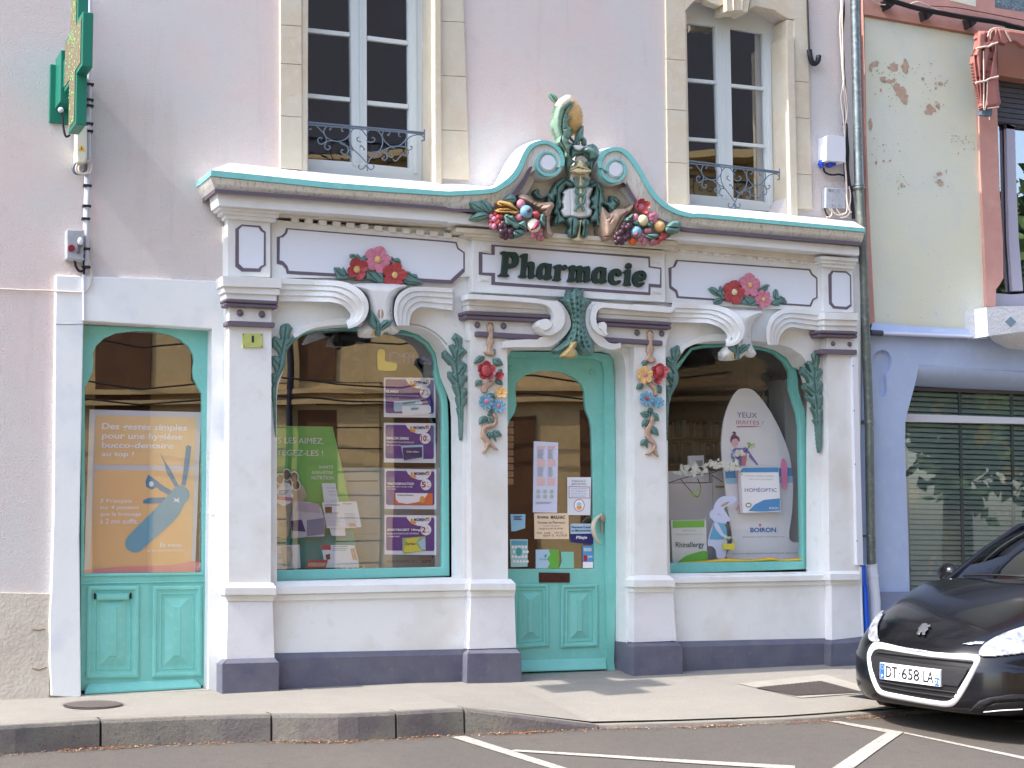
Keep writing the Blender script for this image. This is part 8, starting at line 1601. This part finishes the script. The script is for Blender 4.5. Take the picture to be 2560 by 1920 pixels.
# ------------------------------------------------------------------ parked car
Bk = Vector((.98, .2, 0)).normalized(); Lt = Vector((.2, -.98, -.035)).normalized(); Up = Vector((0, 0, 1))
Pc = CAM+ray(2285.6, 1684.8)*11.0; O = Pc-Up*.41
def CW(a, b, c): return O+Bk*a+Lt*b+Up*c
CAR = empty('parked_car', O+Bk*2, 'glossy black hatchback parked at the kerb, nose to the left, white edged grille', 'car')
PAINT = M('car_black', (10, 10, 15), .2, coat=.25, spec=.5, var=[(2, .4, .7, (13, 13, 20))], speck=(60, .76, (30, 30, 36)))
PLA = M('car_plastic', (30, 30, 35), .6, [(120, .1, 'n')]); CHR = M('car_chrome', (236, 236, 240), .25, spec=.8); GRD = M('grille_black', (16, 14, 18), .5)
LAMP = M('lamp_glass', (206, 210, 222), .12, metal=.5, spec=.8, var=[(16, .45, .6, (150, 154, 168)), (40, .55, .7, (236, 238, 244))]); TYRE = M('tyre', (24, 24, 26), .85); RIM = M('rim_grey', (130, 132, 138), .35, metal=.7)
prof = [(.18, .165), (.07, .175), (.0, .195), (-.035, .25), (-.035, .33), (-.03, .42), (-.02, .50), (.0, .56), (.03, .605), (.08, .65), (.14, .695), (.24, .75), (.38, .81), (.55, .875), (.75, .935), (.95, .985), (1.12, 1.02)]
rear = [(1.5, 1.0), (2.4, .98), (3.3, .98), (3.72, .96), (3.88, .86), (3.93, .68), (3.95, .45), (3.9, .25), (3.8, .18)]
def shp(a, b, c, hood=True):
    t = min(1, abs(b)/.87); s_ = .5*t**3.6
    if a < 1.12: return (a+s_*(1-max(0, a)/1.15), b*(1 if c > .3 else 1-.06*(.3-c)/.15), c-(.085*t**3.5 if c > .5 else 0)+(.03*t**4 if c < .3 else 0))
    if a > 3.3: return (a-.35*t**4*((a-3.3)/.65), b, c-.05*t**4)
    return (a, b, c-.085*t**3.5)
bs = [(-.87+1.74*i/32) for i in range(33)]; full = smooth(prof, 2)+smooth(rear, 2)
mb = MB(); grid = [[CW(*shp(a, b, c)) for b in bs] for a, c in full]; mb.quads(grid, PAINT, True); mb.build('body', CAR)
def bottom(a):
    z = .2
    for w_ in (.80, 3.34):
        d = abs(a-w_)
        if d < .36: z = max(z, .31+math.sqrt(.36**2-d*d))
    return z
for sg in (-1, 1):
    mb = MB(); chain = [shp(a, .87*sg, c) for a, c in full if True]; top = [p for p in chain if p[2] > .4]; xs_ = [p[0] for p in top]
    N3 = 90; rows = [[] for _ in range(6)]; a0, a1 = xs_[0], max(xs_)
    def topc(a):
        for p, q_ in zip(top[:-1], top[1:]):
            if p[0] <= a <= q_[0]: return p[2]+(q_[2]-p[2])*(a-p[0])/max(1e-6, q_[0]-p[0])
        return top[-1][2]
    amax = 3.58
    for i in range(N3):
        a = a0+(amax-a0)*i/(N3-1); zt_, zb__ = topc(a), bottom(a)
        for k in range(6):
            u = k/5; c = zt_+(zb__-zt_)*u; rows[k].append(CW(a, sg*(.87+.02*math.sin(math.pi*u)*(1 if .6 < a < 3.5 else .3)), c))
    mb.quads(rows, PAINT, True); mb.build('side_panel', CAR)
for a_ in (.80, 3.34):
    for sg in (-1, 1):
        c0 = CW(a_, sg*.70, .31); c1_ = CW(a_, sg*.86, .31); mb = MB(); ax = (c1_-c0).normalized()
        mb.tube([c0, c0.lerp(c1_, .1), c0.lerp(c1_, .9), c1_], [.29, .31, .31, .285], TYRE, 32); w_ = mb.build('wheel', CAR)
        mb = MB(); mb.tube([c1_-ax*.02, c1_+ax*.006], [.21, .20], RIM, 24); mb.build('rim', w_)
mb = MB(); v = [CW(*p) for p in ((.2, -.8, .16), (3.8, -.8, .18), (3.8, .8, .18), (.2, .8, .16))]; mb.add(v, [(0, 1, 2, 3)], GRD); mb.build('underbody', CAR)
# cabin
def cab(a, t, c): return a
rowsG = []
base_f = lambda b: (1.10+.16*(b/.70)**2, b, 1.02-.05*(b/.7)**2); roof_f = lambda b: (1.86+.10*(b/.70)**2, b*.80, 1.405-.035*(b/.7)**2)
nb = [(-.70+1.4*i/16) for i in range(17)]
mb = MB(); rws = []
for k in range(7):
    t = k/6; rws.append([CW(*[x+(y-x)*t+(0, 0, .035*math.sin(math.pi*t))[i] for i, (x, y) in enumerate(zip(base_f(b), roof_f(b)))]) for b in nb])
mb.quads(rws, glass('windscreen_glass', .22, (150, 186, 176)), True); mb.build('windscreen', CAR)
mb = MB(); rws = []
for a, dz in ((1.86, 0), (2.2, .035), (2.7, .045), (3.2, .02), (3.45, -.04)): rws.append([CW(a+.10*(b/.7)**2*(1 if a < 2 else 0), b*.80, 1.405+dz-.035*(b/.7)**2) for b in nb])
mb.quads(rws, PAINT, True); mb.build('roof', CAR)
mb = MB(); mb.quads([[CW(3.45, b*.8, 1.365-.035*(b/.7)**2) for b in nb], [CW(3.86, b*.95, .93) for b in nb]], glass('tinted_glass', .15, (30, 34, 36)), True); mb.build('rear_window', CAR)
for sg in (-1, 1):
    mb = MB(); lo_ = [CW(1.26, .70*sg, .97), CW(1.7, .76*sg, .965), CW(2.4, .78*sg, .965), CW(3.2, .77*sg, .97), CW(3.80, .70*sg, .95)]; hi = [CW(1.26, .70*sg, .975), CW(1.96, .56*sg, 1.37), CW(2.5, .57*sg, 1.40), CW(3.1, .565*sg, 1.39), CW(3.45, .56*sg, 1.33)]
    mb.quads([lo_, hi], MATS['tinted_glass']); mb.build('side_window', CAR)
    mb = MB(); mb.tube([CW(1.24, .72*sg, .96), CW(1.6, .645*sg, 1.19), CW(1.96, .562*sg, 1.385), CW(2.5, .57*sg, 1.42), CW(3.1, .565*sg, 1.405), CW(3.45, .56*sg, 1.345), CW(3.83, .68*sg, .95)], .028, PAINT, 8); mb.build('pillar', CAR)
    mb = MB(); mb.ball(CW(1.50, .90*sg, 1.02), .10, PAINT, (.7, 1.1, .75), 12); mb.tube([CW(1.5, .76*sg, .99), CW(1.5, .86*sg, 1.0)], .02, PLA); mb.build('wing_mirror', CAR)
mb = MB(); rws = [[CW(base_f(b)[0]-.10, b*1.02, base_f(b)[2]-.03) for b in nb], [CW(base_f(b)[0]-.02, b, base_f(b)[2]+.004) for b in nb], [CW(base_f(b)[0]+.05, b, base_f(b)[2]-.0) for b in nb]]; mb.quads(rws, PLA, True); mb.build('scuttle', CAR)
mb = MB(); mb.tube([CW(base_f(b)[0]+.0, b, base_f(b)[2]+.03) for b in [(-.5+.1*i) for i in range(8)]], .010, BLACK, 6); mb.build('wiper', CAR); mb = MB(); mb.tube([CW(base_f(b)[0]+.01, b, base_f(b)[2]+.035) for b in [(.05+.1*i) for i in range(6)]], .010, BLACK, 6); mb.build('wiper', CAR)
for b in (-.35, .35): mb = MB(); mb.ball(CW(2.15, b, 1.12), .13, M('seat_cloth', (86, 104, 84), .8), (.5, 1, 1), 10); mb.ball(CW(2.2, b, .85), .26, MATS['seat_cloth'], (.4, 1, 1), 10); mb.build('seat', CAR)
mb = MB(); mb.quads([[CW(1.3, b, .95) for b in nb], [CW(1.7, b, .98) for b in nb], [CW(1.75, b, .7) for b in nb]], PLA, True); mb.build('dashboard', CAR)
# details laid on the curved nose
fp = [(a, c) for a, c in full if a < 1.12]
def surf(a, b, c):
    """a coordinate of the nose surface at lateral b, height c"""
    t = min(1, abs(b)/.87); s_ = .5*t**3.6; cc = c+(.085*t**3.5 if c > .45 else 0)-(.03*t**4 if c < .3 else 0)
    best = fp[-1][0]
    for p, q_ in zip(fp[:-1], fp[1:]):
        if p[1] <= cc <= q_[1]: best = p[0]+(q_[0]-p[0])*(cc-p[1])/max(1e-6, q_[1]-p[1]); break
    return best+s_*(1-max(0, best)/1.15)
Mx = Matrix((Bk, Lt, Up)).transposed(); Mi = Mx.inverted()
def nose(px, py, off=.006):
    d = Mi @ ray(px, py); o_ = Mi @ (CAM-O); a = 0.05
    for _ in range(14):
        t = (a-o_.x)/d.x; p = o_+d*t; a2 = surf(a, p.y, min(1.02, max(.14, p.z))); a = a*.4+a2*.6
    t = (a-o_.x)/d.x; p = o_+d*t; return O+Mx @ p-Bk*off*.8+Up*off*.6
def npatch(name, poly, m_, off=.006, h=.0, step=1.6, r_=3, **k):
    mb = MB(); mb.relief(poly, 0, h, m_, r_=r_, step=step, fn=lambda x, y, hh: nose(x, y, off+hh), **k); return mb.build(name, CAR)
def ringp(outer, inner, m_, name, off=.012, h=.02):
    mb = MB(); n = 90; o_ = resamp(outer+outer[:1], n); i_ = resamp(inner+inner[:1], n)
    rows = [[nose(*p, .0) for p in o_], [nose(*p, off) for p in o_], [nose(p[0]*.5+q_[0]*.5, p[1]*.5+q_[1]*.5, off+h*.3) for p, q_ in zip(o_, i_)], [nose(*p, off) for p in i_], [nose(*p, -.01) for p in i_]]
    mb.quads(rows, m_, True); return mb.build(name, CAR)
go = smooth(cR([(235, 935), (262, 912), (330, 916), (480, 950), (700, 985), (1000, 1004), (1038, 1012), (1040, 1045), (1010, 1110), (930, 1260), (860, 1360), (800, 1384), (700, 1375), (500, 1340), (310, 1300), (262, 1250), (225, 1150), (206, 1040), (212, 980)]), 4, True)
gi = smooth(cR([(262, 965), (285, 955), (340, 962), (500, 990), (700, 1020), (960, 1042), (1000, 1048), (1000, 1062), (970, 1120), (900, 1240), (840, 1330), (790, 1350), (700, 1342), (500, 1308), (330, 1272), (290, 1232), (255, 1145), (234, 1040), (240, 990)]), 4, True)
npatch('grille', gi, GRD, .002)
npatch('grille_mount', cR([(238, 1010), (330, 1025), (600, 1070), (960, 1110), (930, 1170), (880, 1245), (600, 1215), (290, 1170), (250, 1120)]), PLA, .012)
for L_ in ([(280, 985), (500, 1012), (985, 1060)], [(280, 1200), (500, 1240), (880, 1290)], [(300, 1235), (500, 1275), (860, 1325)]):
    mb = MB(); mb.tube([nose(a, b, .012) for a, b in resamp(cR(L_), 16)], .006, PLA, 6); mb.build('grille_bar', CAR)
ringp(go, gi, CHR, 'grille_surround')
npatch('grille_notch', cR([(492, 957), (690, 985), (650, 998), (540, 985), (510, 978)]), GREY, .024)
npatch('headlight', smooth(cR([(1048, 1012), (1052, 970), (1100, 915), (1220, 850), (1363, 800), (1520, 760), (1620, 770), (1600, 880), (1540, 960), (1363, 1000), (1200, 1018), (1100, 1026)]), 3, True), LAMP, .010, .01)
npatch('headlight_lens', cR([(905, 922), (1000, 905), (1090, 900), (1060, 925), (960, 930)]), LAMP, .008)
npatch('headlight', smooth(cR([(222, 880), (228, 820), (250, 760), (285, 712), (335, 672), (318, 720), (292, 780), (290, 860), (302, 905), (255, 912)]), 3, True), LAMP, .010, .006)
npatch('fog_trim', cR([(820, 1440), (850, 1432), (960, 1430), (1000, 1400), (1050, 1350), (1130, 1325), (1300, 1300), (1400, 1305), (1500, 1330), (1500, 1370), (1363, 1340), (1150, 1355), (1080, 1390), (1040, 1440), (1000, 1480), (930, 1490), (800, 1470)]), PLA, .012, .01)
npatch('fog_opening', cR([(1050, 1440), (1090, 1385), (1160, 1360), (1363, 1345), (1500, 1375), (1500, 1490), (1363, 1500), (1040, 1490)]), GRD, .006)
for L_ in ([(1070, 1432), (1200, 1420), (1360, 1412)], [(1040, 1490), (1200, 1485), (1360, 1478)], [(935, 1528), (1150, 1545), (1363, 1542)]):
    mb = MB(); mb.tube([nose(a, b, .014) for a, b in resamp(cR(L_), 10)], .004, CHR, 6); mb.build('trim_strip', CAR)
npatch('bumper_lip', cR([(168, 1335), (200, 1350), (340, 1390), (600, 1430), (820, 1465), (1000, 1500), (1363, 1560), (1500, 1570), (1500, 1620), (1363, 1602), (930, 1560), (430, 1480), (200, 1425), (170, 1390)]), PLA, .010)
npatch('lower_intake', cR([(340, 1355), (500, 1378), (800, 1420), (780, 1450), (500, 1410), (350, 1380)]), GRD, .012)
npatch('lion_emblem', cR([(580, 855), (600, 820), (590, 815), (610, 795), (625, 775), (650, 772), (662, 785), (684, 782), (678, 800), (660, 800), (666, 818), (645, 835), (640, 862), (622, 862), (624, 842), (612, 838), (600, 858)]), RIM, .012, .006, step=.9, r_=2)
for L_ in ([(400, 640), (470, 560), (560, 545), (650, 570), (680, 620), (660, 720)],): pass
# number plate
PW, PH = .52, .112
tl = Vector((0, 0, 0))
def plate(u, v, off=0): return Pc+Lt*(u)+(Up+Bk*.06).normalized()*v-Bk*(.05+off)
NPL = MB(); vs = [plate(-.26, -.056), plate(.26, -.056), plate(.26, .056), plate(-.26, .056)]; bk = [p+Bk*.03 for p in vs]; NPL.add(vs+bk, [(0, 1, 2, 3), (0, 1, 5, 4), (1, 2, 6, 5), (2, 3, 7, 6), (3, 0, 4, 7)], M('plate_white', (236, 238, 244), .4))
pb = NPL.build('number_plate', CAR, bevel=.002)
mb = MB(); BL = M('plate_blue', (40, 96, 190), .4)
def pq(m_, u0, v0, u1, v1, off): mb.add([plate(u0, v0, off), plate(u1, v0, off), plate(u1, v1, off), plate(u0, v1, off)], [(0, 1, 2, 3)], m_)
pq(BL, -.256, -.052, -.216, .052, .0015); pq(BL, .214, -.052, .256, .0, .0015); pq(LB, .214, .004, .256, .050, .0015); mb.build('plate_bands', pb)
mb = MB(); KK = M('plate_black', (20, 20, 26), .5)
def pt(t_, l, r, b, t, m_, off=.0025, bold=.0): mb.text(t_, l, t, r, b, 0, m_, bold, 0, plane=lambda u, v: plate(u, v, off))
pt('DT', -.205, -.105, -.038, .038, KK, bold=.01); pt('-', -.09, -.078, -.006, .004, KK); pt('658', -.065, .085, -.038, .038, KK, bold=.01); pt('-', .095, .108, -.006, .004, KK); pt('LA', .12, .205, -.038, .038, KK, bold=.01); pt('F', -.242, -.228, -.044, -.022, WI, bold=.01); pt('71', .220, .250, -.044, -.012, WI, bold=.01)
for i in range(8): mb.add([plate(-.236+.012*math.cos(i*.785)+du, .025+.014*math.sin(i*.785)+dv, .0025) for du, dv in ((0, .003), (.003, 0), (0, -.003), (-.003, 0))], [(0, 1, 2, 3)], YEL)
mb.build('plate_lettering', pb)
npatch('tax_disc', cR([(940, 400), (975, 378), (982, 396), (950, 418)]), LB, .0) if False else None

# ------------------------------------------------------------------ unseen row of houses added on the left to darken reflections in the car
FH = empty('unseen_terrace', (-46, -14, -.3), 'unseen terrace added at the far left so the car mirrors no bright horizon', 'building')
mb = MB(); mb.box((-52, -34, -.4), (-46, 3, 7.5), STONE); mb.build('wall', FH)
mb = MB(); mb.box((-52.5, -34.5, 7.5), (-45.6, 3.5, 9.5), SL); mb.build('roof', FH)
for i in range(8):
    for z in (1.0, 4.4): mb = MB(); mb.box((-46, -32+i*4.4, z), (-45.95, -30.6+i*4.4, z+1.9), BRN); mb.build('window', FH)
